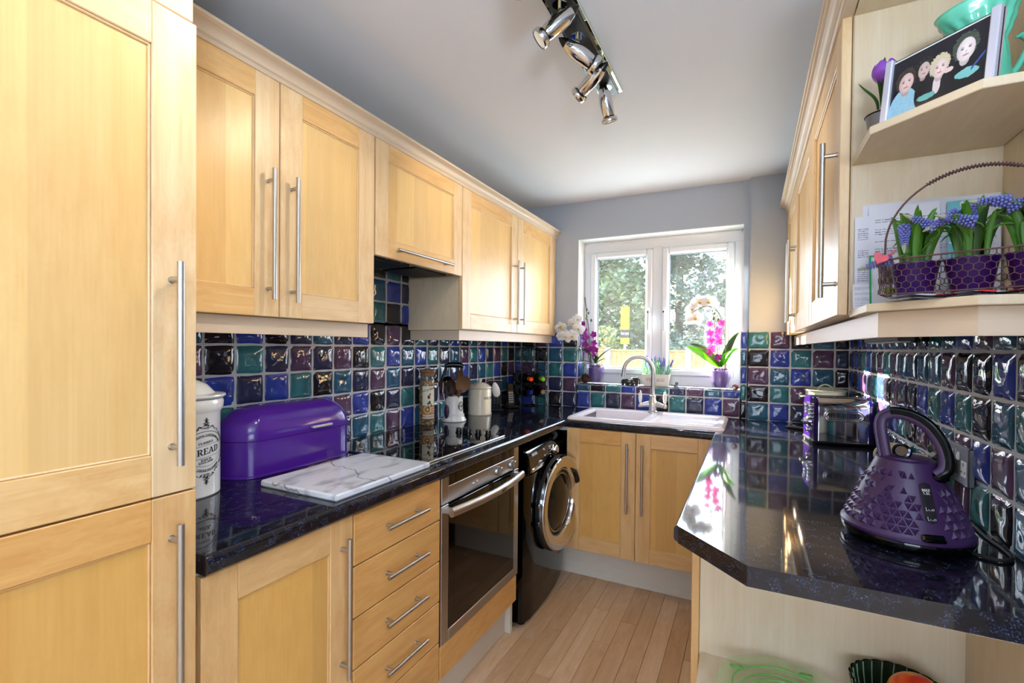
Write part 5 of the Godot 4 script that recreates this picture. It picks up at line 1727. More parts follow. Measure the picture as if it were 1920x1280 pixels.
func corner_things() -> void:
	# wrought iron wine rack set across the corner
	var nrm := Vector3(0.72, 0, 0.69).normalized()
	var ax := Vector3(nrm.z, 0, -nrm.x)      # to the right seen from the room
	var c := Vector3(-1.292, YW, -2.892)
	var t := thing("wine_rack", "black wrought iron wine rack with ring holders in the corner", "wine rack", c)
	var w := 0.083
	for d in 2:
		var back := nrm * -(0.12 * d)
		var pts := [back - ax * w, back - ax * w + Vector3(0, 0.345, 0)]
		pts += arc(back + Vector3(0, 0.345, 0), -ax * w, Vector3.UP * 0.055, 0, PI, 14)
		pts += [back + ax * w]
		put("frame", tubed(pts, 0.0032, 8), "black_iron", t)
		var rings := [[-0.042, 0.105], [0.042, 0.105], [-0.042, 0.190], [0.042, 0.190], [-0.042, 0.295], [0.042, 0.295], [0.0, 0.372 - 0.005]]
		for q in rings:
			var rr := 0.0405 if q[1] < 0.36 else 0.036
			put("ring", tubed(arc(back + ax * q[0] + Vector3(0, q[1], 0), ax * rr, Vector3.UP * rr, 0, TAU, 22), 0.0022, 6), "black_iron", t)
	for s in [-1, 1]:
		for y in [0.06, 0.24]: put("crossbar", tubed([ax * w * s + Vector3(0, y, 0), ax * w * s - nrm * 0.12 + Vector3(0, y, 0)], 0.0028, 8), "black_iron", t)
	var defs := [
		[-0.042, 0.105, "blue", Color(0.03, 0.06, 0.40), Color(0.02, 0.02, 0.02), "wine bottle with blue foil cap low in the rack"],
		[0.042, 0.105, "cork", Color(0.55, 0.45, 0.30), Color(0.015, 0.015, 0.012), "dark uncapped wine bottle with pale label and bare cork"],
		[-0.042, 0.190, "orange", Color(0.90, 0.28, 0.05), Color(0.02, 0.015, 0.012), "wine bottle with orange foil cap in the rack"],
		[0.042, 0.190, "green", Color(0.42, 0.70, 0.08), Color(0.10, 0.11, 0.035), "green glass wine bottle with lime foil cap"]]
	for q in defs:
		var b := thing("wine_bottle", q[5], "bottle", c + ax * q[0] + Vector3(0, q[1], 0) + nrm * 0.075, 0.0, "bottles in the wine rack")
		var s := ax
		b.basis = Basis(s, nrm, s.cross(nrm)).orthonormalized()
		var g := lathed([Vector2(0, -0.275), Vector2(0.034, -0.275), Vector2(0.0365, -0.27), Vector2(0.0365, -0.115), Vector2(0.033, -0.095), Vector2(0.020, -0.072), Vector2(0.0145, -0.055), Vector2(0.0135, -0.02)], 26)
		put("glass", g, mat("bottle_" + q[2], q[4], 0.06), b)
		g = lathed([Vector2(0.0142, -0.055 if q[2] != "cork" else -0.012), Vector2(0.0145, -0.004), Vector2(0.0135, 0.0), Vector2(0, 0.0005)], 20)
		put("cap", g, mat("foil_" + q[2], q[3], 0.3), b)
		g = lathed([Vector2(0.0368, -0.235), Vector2(0.0368, -0.145)], 26)
		put("label", g, mat("wine_label", Color(0.30, 0.31, 0.31), 0.6), b)
	# round steel coaster under the rack
	solo("coaster", lathed([Vector2(0, 0.001), Vector2(0.040, 0.001), Vector2(0.044, 0.006), Vector2(0.042, 0.007), Vector2(0.039, 0.003), Vector2(0, 0.003)], 30), "chrome", "small shiny round tray on the worktop under the wine rack", "tray", Vector3(-1.345, YW, -2.955))
	# cordless telephone standing in its cradle
	t = thing("cordless_phone", "black cordless phone with pale keys standing in its cradle", "phone", Vector3(-1.395, YW, -2.775), 42.0)
	put("cradle", bx(-0.035, 0.045, 0, 0.018, -0.045, 0.04, 0.006), "black_plastic", t)
	var g := bx(-0.023, 0.023, 0.0, 0.152, -0.011, 0.011, 0.006)
	var h := put("handset", g, "black_plastic", t, Vector3(0, 0.012, -0.005))
	h.rotation.x = -0.20
	put("screen", bx(-0.017, 0.017, 0.105, 0.140, 0.0105, 0.0117, 0.0005), "dark_glass", h)
	for j in 5:
		for i in 3:
			put("key", bx(-0.016 + 0.0115 * i, -0.0068 + 0.0115 * i, 0.022 + 0.0145 * j, 0.031 + 0.0145 * j + (0.004 if j == 4 else 0.0), 0.0105, 0.0125, 0.001), mat("phone_key", Color(0.62, 0.62, 0.6), 0.5), h)
	# folding wire book stand with white scoop hung on it
	t = thing("book_stand", "folded black wire stand behind the biscuit barrel", "stand", Vector3(-1.435, YW, -2.63), 35.0)
	for x in [-0.03, -0.01, 0.012, 0.034]: put("wire", tubed([Vector3(x, 0.003, 0.05), Vector3(x, 0.006, 0.0), Vector3(x, 0.03, -0.012), Vector3(x, 0.185, -0.035)], 0.0022, 6), "black_iron", t)
	put("ledge", bx(-0.045, 0.05, 0.004, 0.008, 0.0, 0.055, 0.001), "black_iron", t)
	put("back_plate", bx(-0.035, 0.040, 0.03, 0.175, -0.040, -0.036, 0.001), "black_plastic", t)
	put("top_bar", tubed([Vector3(-0.045, 0.185, -0.035), Vector3(0.05, 0.185, -0.035)], 0.0028, 8), "steel", t)
	g = G.new()
	g.xf = Transform3D(Basis(Vector3.BACK, 0.20), Vector3.ZERO)
	g.sheet(func(u, v):
		var b: float = v * 2.0 - 1.0
		var a: float = u * 2.0 - 1.0
		var ww := 0.023 * sqrt(maxf(1.0 - b * b, 0.0)) * (1.0 - 0.25 * b)
		return Vector3(a * ww, b * 0.047, 0.012 * (1.0 - a * a) * (1.0 - b * b)), 12, 14, func(_u, _v): return Vector3(0, 0, 1), 0.004)
	solo("spoon_rest", g, "white_ceramic", "small white oval spoon rest leaning behind the biscuit barrel", "spoon rest", Vector3(-1.385, YW + 0.138, -2.545)).rotation.y = 0.5

# ---------- on the window sill ----------
func strap_leaf(g: G, p: Array, w: float, up := Vector3.UP, fold := 0.25, seg := 14) -> void:
	# a leaf along the curve through four points, widest before its middle
	var f := func(u: float, v: float) -> Vector3:
		var c: Vector3 = p[0].bezier_interpolate(p[1], p[2], p[3], v)
		var c2: Vector3 = p[0].bezier_interpolate(p[1], p[2], p[3], minf(v + 0.02, 1.0))
		var c1: Vector3 = p[0].bezier_interpolate(p[1], p[2], p[3], maxf(v - 0.02, 0.0))
		var d := (c2 - c1).normalized()
		var s := d.cross(up).normalized()
		var n := s.cross(d).normalized()
		var ww := w * pow(sin(PI * clampf(0.12 + v * 0.88, 0.0, 1.0)), 0.75)
		var a: float = u * 2.0 - 1.0
		return c + s * a * ww + n * fold * ww * a * a
	g.sheet(f, 6, seg, func(_u, v):
		var c2: Vector3 = p[0].bezier_interpolate(p[1], p[2], p[3], minf(v + 0.02, 1.0))
		var c1: Vector3 = p[0].bezier_interpolate(p[1], p[2], p[3], maxf(v - 0.02, 0.0))
		var d: Vector3 = (c2 - c1).normalized()
		return d.cross(up).normalized().cross(d), 0.0012)

func petal(g: G, base: Transform3D, ang: float, l: float, w: float, lift: float, curl := 0.2) -> void:
	var keep := g.xf
	g.xf = keep * base * Transform3D(Basis(Vector3.BACK, ang), Vector3.ZERO)
	g.sheet(func(u, v):
		var a: float = u * 2.0 - 1.0
		var ww := w * pow(sin(PI * clampf(v * 0.9 + 0.08, 0.0, 1.0)), 0.6)
		return Vector3(a * ww, v * l, lift * v * l + curl * l * v * v - 0.35 * ww * a * a), 6, 7, func(_u, _v): return Vector3(0, 0, 1), 0.0006)
	g.xf = keep

func moth_orchid(parent: Node, at: Vector3, face: Vector3, size: float, roll := 0.0) -> void:
	# white phalaenopsis: two broad petals, three sepals, a small yellow lip
	var z := face.normalized()
	var x := Vector3.UP.cross(z).normalized()
	var bs := Basis(x, z.cross(x), z) * Basis(Vector3.BACK, roll)
	var g := G.new()
	for a in [0.0, 2.25, -2.25]: petal(g, Transform3D(Basis.IDENTITY, Vector3(0, 0, -0.002)), a, size * 0.52, size * 0.20, 0.08, -0.1)
	for a in [1.35, -1.35]: petal(g, Transform3D.IDENTITY, a, size * 0.54, size * 0.31, 0.16, -0.12)
	var o := put("flower", g, "orchid_white", parent, at)
	o.basis = bs
	g = G.new()
	for a in [PI, 2.3, -2.3]: petal(g, Transform3D(Basis.IDENTITY, Vector3(0, 0, 0.003)), a, size * 0.12, size * 0.05, 0.9, 0.4)
	g.ball(Vector3(0, 0.0, 0.008), Vector3(0.0035, 0.0035, 0.005) * (size / 0.075), 10, 6)
	put("lip", g, "orchid_lip", o)

func spray_flower(parent: Node, at: Vector3, face: Vector3, size: float, m: String) -> void:
	var z := face.normalized()
	var x := Vector3.UP.cross(z).normalized()
	var g := G.new()
	for k in 5: petal(g, Transform3D.IDENTITY, TAU * k / 5.0 + 0.3, size * 0.52, size * (0.19 if k % 2 else 0.24), 0.25, 0.12)
	petal(g, Transform3D(Basis.IDENTITY, Vector3(0, 0, 0.002)), PI, size * 0.3, size * 0.14, 1.0, 0.3)
	var o := put("flower", g, m, parent, at)
	o.basis = Basis(x, z.cross(x), z) * Basis(Vector3.BACK, rng.randf() * TAU)

func leaf_mat(called: String, c: Color, back: Color, rough := 0.45) -> void:
	var m := mat(called, c, rough)
	m.backlight_enabled = true
	m.backlight = back
	m.cull_mode = BaseMaterial3D.CULL_DISABLED

func orchid_pot(t: Node, r: float, h: float) -> void:
	var g := lathed([Vector2(0, 0.004), Vector2(r * 0.58, 0.0), Vector2(r * 0.62, 0.003), Vector2(r * 0.86, h * 0.5), Vector2(r * 0.99, h * 0.85), Vector2(r * 1.0, h), Vector2(r * 0.95, h + 0.001), Vector2(r * 0.92, h * 0.85), Vector2(r * 0.78, h * 0.45), Vector2(r * 0.52, 0.012), Vector2(0, 0.012)], 40)
	put("glass_pot", g, "violet_glass", t)
	g = lathed([Vector2(0, 0.0135), Vector2(r * 0.50, 0.0135), Vector2(r * 0.68, h * 0.5), Vector2(r * 0.72, h * 0.82), Vector2(0, h * 0.86)], 28)
	put("inner_pot", g, "inner_pot", t)
	g = G.new()
	for k in 40:
		var a := rng.randf() * TAU
		var d := sqrt(rng.randf()) * r * 0.62
		g.ball(Vector3(cos(a) * d, h * 0.87 + rng.randf() * 0.006, sin(a) * d), Vector3(rng.randf_range(0.005, 0.010), rng.randf_range(0.004, 0.006), rng.randf_range(0.005, 0.009)), 6, 4)
	put("bark_chips", g, "bark", t).set_meta("kind", "stuff")
	g = G.new()
	for k in 4:
		var a := rng.randf() * TAU
		var d := Vector3(cos(a), 0, sin(a)) * r
		g.tube(bez(d * 0.3 + Vector3.UP * h * 0.9, d * 0.8 + Vector3.UP * (h * 0.9 + 0.02), d * 1.1 + Vector3.UP * (h + 0.012), d * 1.35 + Vector3.UP * (h - 0.03), 8), 0.0016, 5)
	put("aerial_roots", g, mat("root", Color(0.42, 0.40, 0.33), 0.7), t)

func sill_things() -> void:
	var ys := 1.068
	leaf_mat("orchid_white", Color(0.90, 0.90, 0.90), Color(0.8, 0.8, 0.8), 0.6)
	mat("orchid_lip", Color(0.85, 0.66, 0.12), 0.5)
	leaf_mat("orchid_purple", Color(0.55, 0.14, 0.54), Color(0.6, 0.1, 0.5), 0.55)
	leaf_mat("orchid_pink", Color(0.86, 0.42, 0.74), Color(0.9, 0.45, 0.75), 0.55)
	leaf_mat("orchid_leaf", Color(0.13, 0.22, 0.12), Color(0.25, 0.4, 0.1), 0.4)
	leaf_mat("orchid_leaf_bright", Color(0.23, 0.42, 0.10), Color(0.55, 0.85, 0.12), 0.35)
	mat("stem_green", Color(0.28, 0.32, 0.16), 0.6)
	mat("cane", Color(0.06, 0.055, 0.05), 0.7)
	mat("inner_pot", Color(0.30, 0.25, 0.37), 0.4)
	var vg := mat("violet_glass", Color(0.58, 0.46, 0.84, 0.13), 0.08)
	vg.transparency = BaseMaterial3D.TRANSPARENCY_ALPHA
	# left: dark leaves, purple spikes and an arching white spray
	var t := thing("potted_orchid", "purple and white orchid in violet glass pot at left end of sill", "orchid", Vector3(-0.935, ys, -3.12), 0.0, "orchids on the window sill")
	orchid_pot(t, 0.062, 0.130)
	var top := Vector3(0, 0.135, 0)
	for q in [[Vector3(-0.05, 0.09, 0.01), Vector3(-0.10, 0.13, 0.03), Vector3(-0.135, 0.12, 0.05), 0.017], [Vector3(-0.03, 0.10, 0.02), Vector3(-0.075, 0.125, 0.05), Vector3(-0.120, 0.075, 0.085), 0.014], [Vector3(0.05, 0.07, 0.02), Vector3(0.10, 0.10, 0.04), Vector3(0.160, 0.120, 0.05), 0.013], [Vector3(0.05, 0.03, 0.02), Vector3(0.09, 0.05, 0.03), Vector3(0.118, 0.03, 0.04), 0.010], [Vector3(-0.06, 0.02, 0.02), Vector3(-0.08, 0.03, 0.05), Vector3(-0.10, 0.01, 0.06), 0.010], [Vector3(0.02, 0.05, 0.04), Vector3(0.03, 0.08, 0.06), Vector3(0.04, 0.05, 0.09), 0.012]]:
		var g := G.new()
		strap_leaf(g, [top, top + q[0] * 0.8, top + q[1] * 0.9, top + q[2]], q[3])
		put("leaf", g, "orchid_leaf", t)
	put("cane", tubed([Vector3(-0.03, 0.10, 0.0), Vector3(-0.045, 0.33, 0.0), Vector3(-0.078, 0.585, 0.0)], 0.0026, 6), "cane", t)
	put("stem", tubed(bez(Vector3(-0.02, 0.12, 0.01), Vector3(-0.05, 0.3, 0.01), Vector3(-0.07, 0.42, 0.02), Vector3(-0.055, 0.50, 0.02), 12), 0.0022, 6), "stem_green", t)
	put("stem", tubed(bez(Vector3(0.01, 0.12, 0.01), Vector3(0.015, 0.2, 0.01), Vector3(0.01, 0.28, 0.02), Vector3(0.0, 0.34, 0.02), 10), 0.0020, 6), "stem_green", t)
	put("stem", tubed(bez(Vector3(-0.03, 0.12, 0.02), Vector3(-0.06, 0.36, 0.05), Vector3(-0.09, 0.46, 0.06), Vector3(-0.22, 0.37, 0.13), 14), 0.0022, 6), "stem_green", t)
	for q in [[-0.074, 0.402, 0.04], [-0.071, 0.357, 0.052], [-0.060, 0.311, 0.056], [-0.003, 0.328, 0.048], [0.001, 0.272, 0.046], [-0.060, 0.262, 0.05], [-0.048, 0.228, 0.05], [-0.013, 0.232, 0.052], [0.013, 0.227, 0.044], [-0.004, 0.193, 0.036]]:
		spray_flower(t, Vector3(q[0], q[1], 0.03 + rng.randf_range(-0.01, 0.02)), Vector3(rng.randf_range(-0.3, 0.6), rng.randf_range(-0.3, 0.3), 1), q[2], "orchid_purple")
	for q in [[-0.045, 0.475, 0.010], [-0.025, 0.425, 0.011], [-0.055, 0.498, 0.008], [-0.06, 0.44, 0.010]]:
		var g := G.new()
		g.ball(Vector3(q[0], q[1], 0.02), Vector3(q[2] * 0.7, q[2], q[2] * 0.7), 8, 6)
		put("bud", g, "stem_green", t)
	for q in [[-0.158, 0.312, 0.155, 0.088], [-0.125, 0.400, 0.10, 0.078], [-0.205, 0.372, 0.12, 0.082], [-0.105, 0.430, 0.08, 0.070], [-0.120, 0.315, 0.14, 0.090], [-0.088, 0.365, 0.10, 0.084], [-0.185, 0.315, 0.15, 0.072]]:
		moth_orchid(t, Vector3(q[0], q[1], q[2]), Vector3(rng.randf_range(0.1, 0.6), rng.randf_range(-0.35, 0.0), 1), q[3], rng.randf_range(-0.4, 0.4))
	# right: broad sunlit leaves, pink spikes and white flowers against the light
	t = thing("potted_orchid", "pink and white orchid with broad bright leaves at right end of sill", "orchid", Vector3(-0.160, ys, -3.12), 0.0, "orchids on the window sill")
	orchid_pot(t, 0.066, 0.132)
	for q in [[Vector3(-0.07, 0.06, 0.03), Vector3(-0.13, 0.10, 0.06), Vector3(-0.185, 0.118, 0.08), 0.030, "orchid_leaf_bright"], [Vector3(-0.06, 0.07, 0.0), Vector3(-0.11, 0.14, 0.01), Vector3(-0.175, 0.135, 0.03), 0.022, "orchid_leaf"], [Vector3(0.04, 0.06, 0.02), Vector3(0.07, 0.11, 0.04), Vector3(0.098, 0.108, 0.05), 0.020, "orchid_leaf_bright"], [Vector3(0.03, 0.06, 0.0), Vector3(0.055, 0.18, 0.0), Vector3(0.100, 0.205, 0.015), 0.020, "orchid_leaf"], [Vector3(0.02, 0.05, 0.03), Vector3(0.03, 0.08, 0.06), Vector3(0.065, 0.10, 0.075), 0.016, "orchid_leaf_bright"]]:
		var g := G.new()
		strap_leaf(g, [top, top + q[0] * 0.8, top + q[1] * 0.9, top + q[2]], q[3], Vector3(0, 0.6, 0.8))
		put("leaf", g, q[4], t)
	put("cane", tubed([Vector3(0.025, 0.11, 0.0), Vector3(0.022, 0.59, 0.0)], 0.0026, 6), "cane", t)
	put("stem", tubed(bez(Vector3(0.03, 0.12, 0), Vector3(0.05, 0.30, 0), Vector3(0.04, 0.40, 0), Vector3(0.030, 0.53, 0), 10), 0.002, 6), "stem_green", t)
	put("stem", tubed(bez(Vector3(-0.005, 0.12, 0.01), Vector3(-0.02, 0.25, 0.01), Vector3(-0.03, 0.38, 0.02), Vector3(-0.045, 0.46, 0.02), 12), 0.002, 6), "stem_green", t)
	put("stem", tubed(bez(Vector3(0.03, 0.12, 0.0), Vector3(0.03, 0.46, 0.02), Vector3(-0.02, 0.56, 0.04), Vector3(-0.155, 0.46, 0.06), 14), 0.0022, 6), "stem_green", t)
	for q in [[-0.062, 0.392, 0.04], [-0.060, 0.337, 0.048], [-0.013, 0.350, 0.05], [0.004, 0.396, 0.042], [-0.055, 0.292, 0.05], [-0.012, 0.288, 0.05], [-0.052, 0.243, 0.056], [-0.058, 0.217, 0.04], [-0.020, 0.320, 0.04]]:
		spray_flower(t, Vector3(q[0], q[1], 0.03 + rng.randf_range(-0.01, 0.02)), Vector3(rng.randf_range(-0.3, 0.6), rng.randf_range(-0.3, 0.3), 1), q[2], "orchid_pink")
	spray_flower(t, Vector3(-0.010, 0.190, 0.05), Vector3(0.2, 0, 1), 0.046, "orchid_purple")
	for q in [[-0.040, 0.425, 0.012], [-0.015, 0.415, 0.012], [-0.035, 0.455, 0.009], [-0.048, 0.472, 0.007]]:
		var g := G.new()
		g.ball(Vector3(q[0], q[1], 0.02), Vector3(q[2] * 0.7, q[2], q[2] * 0.7), 8, 6)
		put("bud", g, "stem_green", t)
	for q in [[-0.145, 0.425, 0.06, 0.105], [-0.120, 0.522, 0.05, 0.095], [-0.068, 0.520, 0.05, 0.092], [-0.160, 0.480, 0.05, 0.080]]:
		moth_orchid(t, Vector3(q[0], q[1], q[2]), Vector3(rng.randf_range(0.0, 0.5), rng.randf_range(-0.3, 0.0), 1), q[3], rng.randf_range(-0.3, 0.3))
	# white trough of artificial lavender
	t = thing("lavender_trough", "white wooden planter lettered VINTAGE full of pale lavender", "planter", Vector3(-0.536, ys, -3.135))
	var g := G.new()
	var wood_side := func(x0: float, x1: float, z0: float, z1: float) -> void:
		# board leaning outwards
		var k := 1.18
		var b := [Vector3(x0, 0, z0), Vector3(x1, 0, z0), Vector3(x1, 0, z1), Vector3(x0, 0, z1)]
		var u := [Vector3(x0 * k, 0.075, z0 * k), Vector3(x1 * k, 0.075, z0 * k), Vector3(x1 * k, 0.075, z1 * k), Vector3(x0 * k, 0.075, z1 * k)]
		for i in 4:
			var j := (i + 1) % 4
			var mid: Vector3 = (b[i] + b[j]) / 2 - (b[0] + b[2]) / 2
			g.quad(b[i], b[j], u[j], u[i], mid)
		g.quad(u[0], u[1], u[2], u[3], Vector3.UP)
	wood_side.call(-0.072, 0.072, 0.030, 0.036)
	wood_side.call(-0.072, 0.072, -0.036, -0.030)
	wood_side.call(-0.072, -0.066, -0.030, 0.030)
	wood_side.call(0.066, 0.072, -0.030, 0.030)
	g.box(Vector3(-0.070, 0, -0.034), Vector3(0.070, 0.05, 0.034))
	put("trough", g, mat("whitewash", Color(0.83, 0.82, 0.80), 0.8), t)
	g = G.new()
	g.words("VINTAGE", 0.026, func(p): return Vector3(p.x, 0.040 + p.y, 0.0398 + (p.y) * 0.085 + p.z), "Droid Serif")
	put("lettering", g, mat("faded_print", Color(0.42, 0.40, 0.40), 0.8), t)
	leaf_mat("lavender_leaf", Color(0.28, 0.50, 0.36), Color(0.4, 0.7, 0.4), 0.6)
	leaf_mat("lavender_flower", Color(0.60, 0.55, 0.80), Color(0.6, 0.55, 0.8), 0.7)
	var leaves := G.new()
	for k in 60:
		var b := Vector3(rng.randf_range(-0.07, 0.07), 0.06, rng.randf_range(-0.03, 0.03))
		var tip := b + Vector3(b.x * 0.45 + rng.randf_range(-0.02, 0.02), rng.randf_range(0.06, 0.12), b.z + rng.randf_range(-0.02, 0.03))
		leaves.tube([b, b.lerp(tip, 0.5) + Vector3(0, 0.005, 0), tip], 0.0009, 4)
		for i in 9:
			var p := b.lerp(tip, 0.15 + 0.09 * i)
			var d := Vector3(rng.randf_range(-1, 1), rng.randf_range(-0.1, 0.9), rng.randf_range(-1, 1)).normalized() * 0.017
			var s := d.cross(Vector3.UP).normalized() * 0.0024
			leaves.quad(p, p + d * 0.5 + s, p + d, p + d * 0.5 - s, Vector3(0, 0.5, 1))
	put("leaves", leaves, "lavender_leaf", t).set_meta("kind", "stuff")
	for k in 16:
		var b := Vector3(rng.randf_range(-0.08, 0.095), rng.randf_range(0.12, 0.155), rng.randf_range(-0.03, 0.03))
		var d := Vector3(b.x * 3.0 + rng.randf_range(-0.2, 0.2), 1, rng.randf_range(-0.2, 0.3)).normalized()
		g = G.new()
		g.tube([b - d * 0.08, b], 0.0008, 4)
		for i in 7:
			for j in 5:
				var a := TAU * j / 5.0 + i
				var u := d.cross(Vector3.RIGHT).normalized()
				g.ball(b + d * 0.0065 * i + (u * cos(a) + d.cross(u) * sin(a)) * 0.005 * (1.0 - 0.09 * i), Vector3(0.0032, 0.0038, 0.0032), 5, 4)
		put("flower_spike", g, "lavender_flower", t)
	# elephants
	mat("elephant_grey", Color(0.10, 0.095, 0.09), 0.55)
	for q in [[Vector3(-0.722, ys, -3.070), 1.0, "small grey elephant ornament at the left of its trio"], [Vector3(-0.690, ys, -3.088), 0.86, "small grey elephant ornament in the middle of its trio"], [Vector3(-0.668, ys, -3.105), 1.22, "largest grey elephant ornament behind the other two"]]:
		elephant(q[0], q[1], q[2])
	# brown hedgehog at the left corner
	t = thing("hedgehog_ornament", "brown pine cone hedgehog ornament beside the left orchid", "ornament", Vector3(-0.992, ys, -3.085), -15.0)
	g = G.new()
	g.ball(Vector3(0, 0.030, 0), Vector3(0.030, 0.028, 0.026), 18, 12)
	put("body", g, mat("brown_fur", Color(0.20, 0.09, 0.045), 0.8), t)
	g = G.new()
	for k in 90:
		var d := Vector3(rng.randfn() - 0.4, absf(rng.randfn()) + 0.1, rng.randfn()).normalized()
		var p := Vector3(0, 0.030, 0) + d * Vector3(0.029, 0.027, 0.025)
		g.tube([p, p + d * 0.010], [0.0028, 0.0006], 5)
	put("spines", g, "brown_fur", t).set_meta("kind", "stuff")
	g = G.new()
	g.ball(Vector3(0.030, 0.022, 0.006), Vector3(0.017, 0.013, 0.014), 14, 8)
	put("snout", g, mat("tan_fur", Color(0.36, 0.17, 0.08), 0.8), t)
	g = G.new()
	g.ball(Vector3(0.047, 0.023, 0.008), Vector3(0.0035, 0.0035, 0.0035), 8, 6)
	for s in [-1, 1]: g.ball(Vector3(0.034, 0.031, 0.006 + s * 0.009), Vector3(0.002, 0.002, 0.002), 8, 6)
	put("nose_and_eyes", g, "black_gloss", t)
	g = G.new()
	g.tube([Vector3(-0.01, 0.05, -0.01), Vector3(-0.006, 0.075, -0.012)], [0.008, 0.001], 8)
	g.tube([Vector3(-0.022, 0.012, 0.02), Vector3(-0.026, 0.035, 0.022)], [0.009, 0.003], 8)
	put("pine_tip", g, mat("straw", Color(0.42, 0.29, 0.12), 0.8), t)
	# round robin and the little horse with a tree
	t = thing("bird_ornament", "small round brown and white bird ornament at the right end", "ornament", Vector3(-0.076, ys, -3.085))
	g = G.new()
	g.ball(Vector3(0, 0.017, 0), Vector3(0.018, 0.017, 0.017), 18, 12)
	put("body", g, mat("robin_brown", Color(0.45, 0.20, 0.11), 0.35), t)
	g = G.new()
	g.ball(Vector3(-0.006, 0.013, 0.009), Vector3(0.0105, 0.010, 0.010), 14, 8)
	put("breast", g, "white_ceramic", t)
	g = G.new()
	for s in [-1, 1]: g.ball(Vector3(-0.006 + s * 0.006, 0.022, 0.0145), Vector3(0.0016, 0.0016, 0.0016), 8, 6)
	g.tube([Vector3(-0.006, 0.019, 0.015), Vector3(-0.007, 0.018, 0.021)], [0.002, 0.0003], 6)
	put("eyes_and_beak", g, "black_gloss", t)
	t = thing("horse_ornament", "tiny dark horse ornament standing before a small green tree", "ornament", Vector3(-0.420, ys, -3.085))
	g = G.new()
	g.tube([Vector3(-0.011, 0.010, 0), Vector3(0.0, 0.010, 0), Vector3(0.008, 0.0105, 0)], [0.003, 0.0036, 0.003], 8)
	g.tube([Vector3(-0.010, 0.011, 0), Vector3(-0.014, 0.016, 0), Vector3(-0.018, 0.0135, 0)], [0.0026, 0.002, 0.0014], 6)
	for x in [-0.010, -0.008, 0.006, 0.008]: g.tube([Vector3(x, 0.009, 0.0015 if x in [-0.010, 0.006] else -0.0015), Vector3(x + 0.001, 0, 0)], 0.0009, 5)
	g.tube([Vector3(0.009, 0.011, 0), Vector3(0.013, 0.005, 0)], 0.0008, 5)
	put("horse", g, mat("horse_brown", Color(0.12, 0.07, 0.05), 0.6), t)
	g = G.new()
	g.tube([Vector3(0.015, 0, -0.006), Vector3(0.015, 0.02, -0.006)], 0.0011, 5)
	for k in 9: g.ball(Vector3(0.015 + rng.randf_range(-0.008, 0.008), 0.021 + rng.randf_range(-0.005, 0.010), -0.006), Vector3(0.004, 0.003, 0.004), 6, 5)
	put("tree", g, mat("toy_green", Color(0.05, 0.20, 0.10), 0.6), t)
	put("backdrop", bx(-0.005, 0.026, 0.0, 0.040, -0.0125, -0.0105, 0.0005), mat("clear_plastic", Color(0.85, 0.9, 0.95), 0.2), t)

func elephant(at: Vector3, s: float, label: String) -> void:
	var t := thing("elephant_ornament", label, "ornament", at, -8.0, "elephants on the window sill")
	t.scale = Vector3.ONE * s
	var g := G.new()
	g.ball(Vector3(-0.003, 0.029, 0), Vector3(0.0185, 0.0145, 0.0125), 18, 12)
	g.ball(Vector3(0.016, 0.034, 0), Vector3(0.0095, 0.011, 0.009), 14, 10)
	for q in [[-0.015, 0.0055], [-0.010, -0.006], [0.009, 0.006], [0.012, -0.005]]:
		g.tube([Vector3(q[0], 0.024, q[1]), Vector3(q[0], 0.010, q[1]), Vector3(q[0], 0.0, q[1])], [0.0062, 0.0048, 0.0055], 10)
	g.tube(bez(Vector3(0.022, 0.034, 0), Vector3(0.031, 0.028, 0), Vector3(0.029, 0.014, 0), Vector3(0.027, 0.004, 0.001), 8), [0.0055, 0.005, 0.0044, 0.004, 0.0035, 0.003, 0.0027, 0.0024, 0.002], 8)
	g.tube([Vector3(-0.021, 0.033, 0), Vector3(-0.0245, 0.024, 0), Vector3(-0.024, 0.015, 0)], [0.0015, 0.0012, 0.0016], 5)
	put("body", g, "elephant_grey", t)
	for z in [-1, 1]:
		g = G.new()
		g.ball(Vector3(0.011, 0.033, 0.0092 * z), Vector3(0.0085, 0.0105, 0.0018), 12, 8)
		put("ear", g, "elephant_grey", t)
		g = tubed(bez(Vector3(0.022, 0.029, 0.004 * z), Vector3(0.027, 0.023, 0.005 * z), Vector3(0.031, 0.022, 0.005 * z), Vector3(0.034, 0.026, 0.004 * z), 6), [0.0015, 0.0014, 0.0012, 0.001, 0.0008, 0.0006, 0.0004], 6)
		put("tusk", g, "white_ceramic", t)

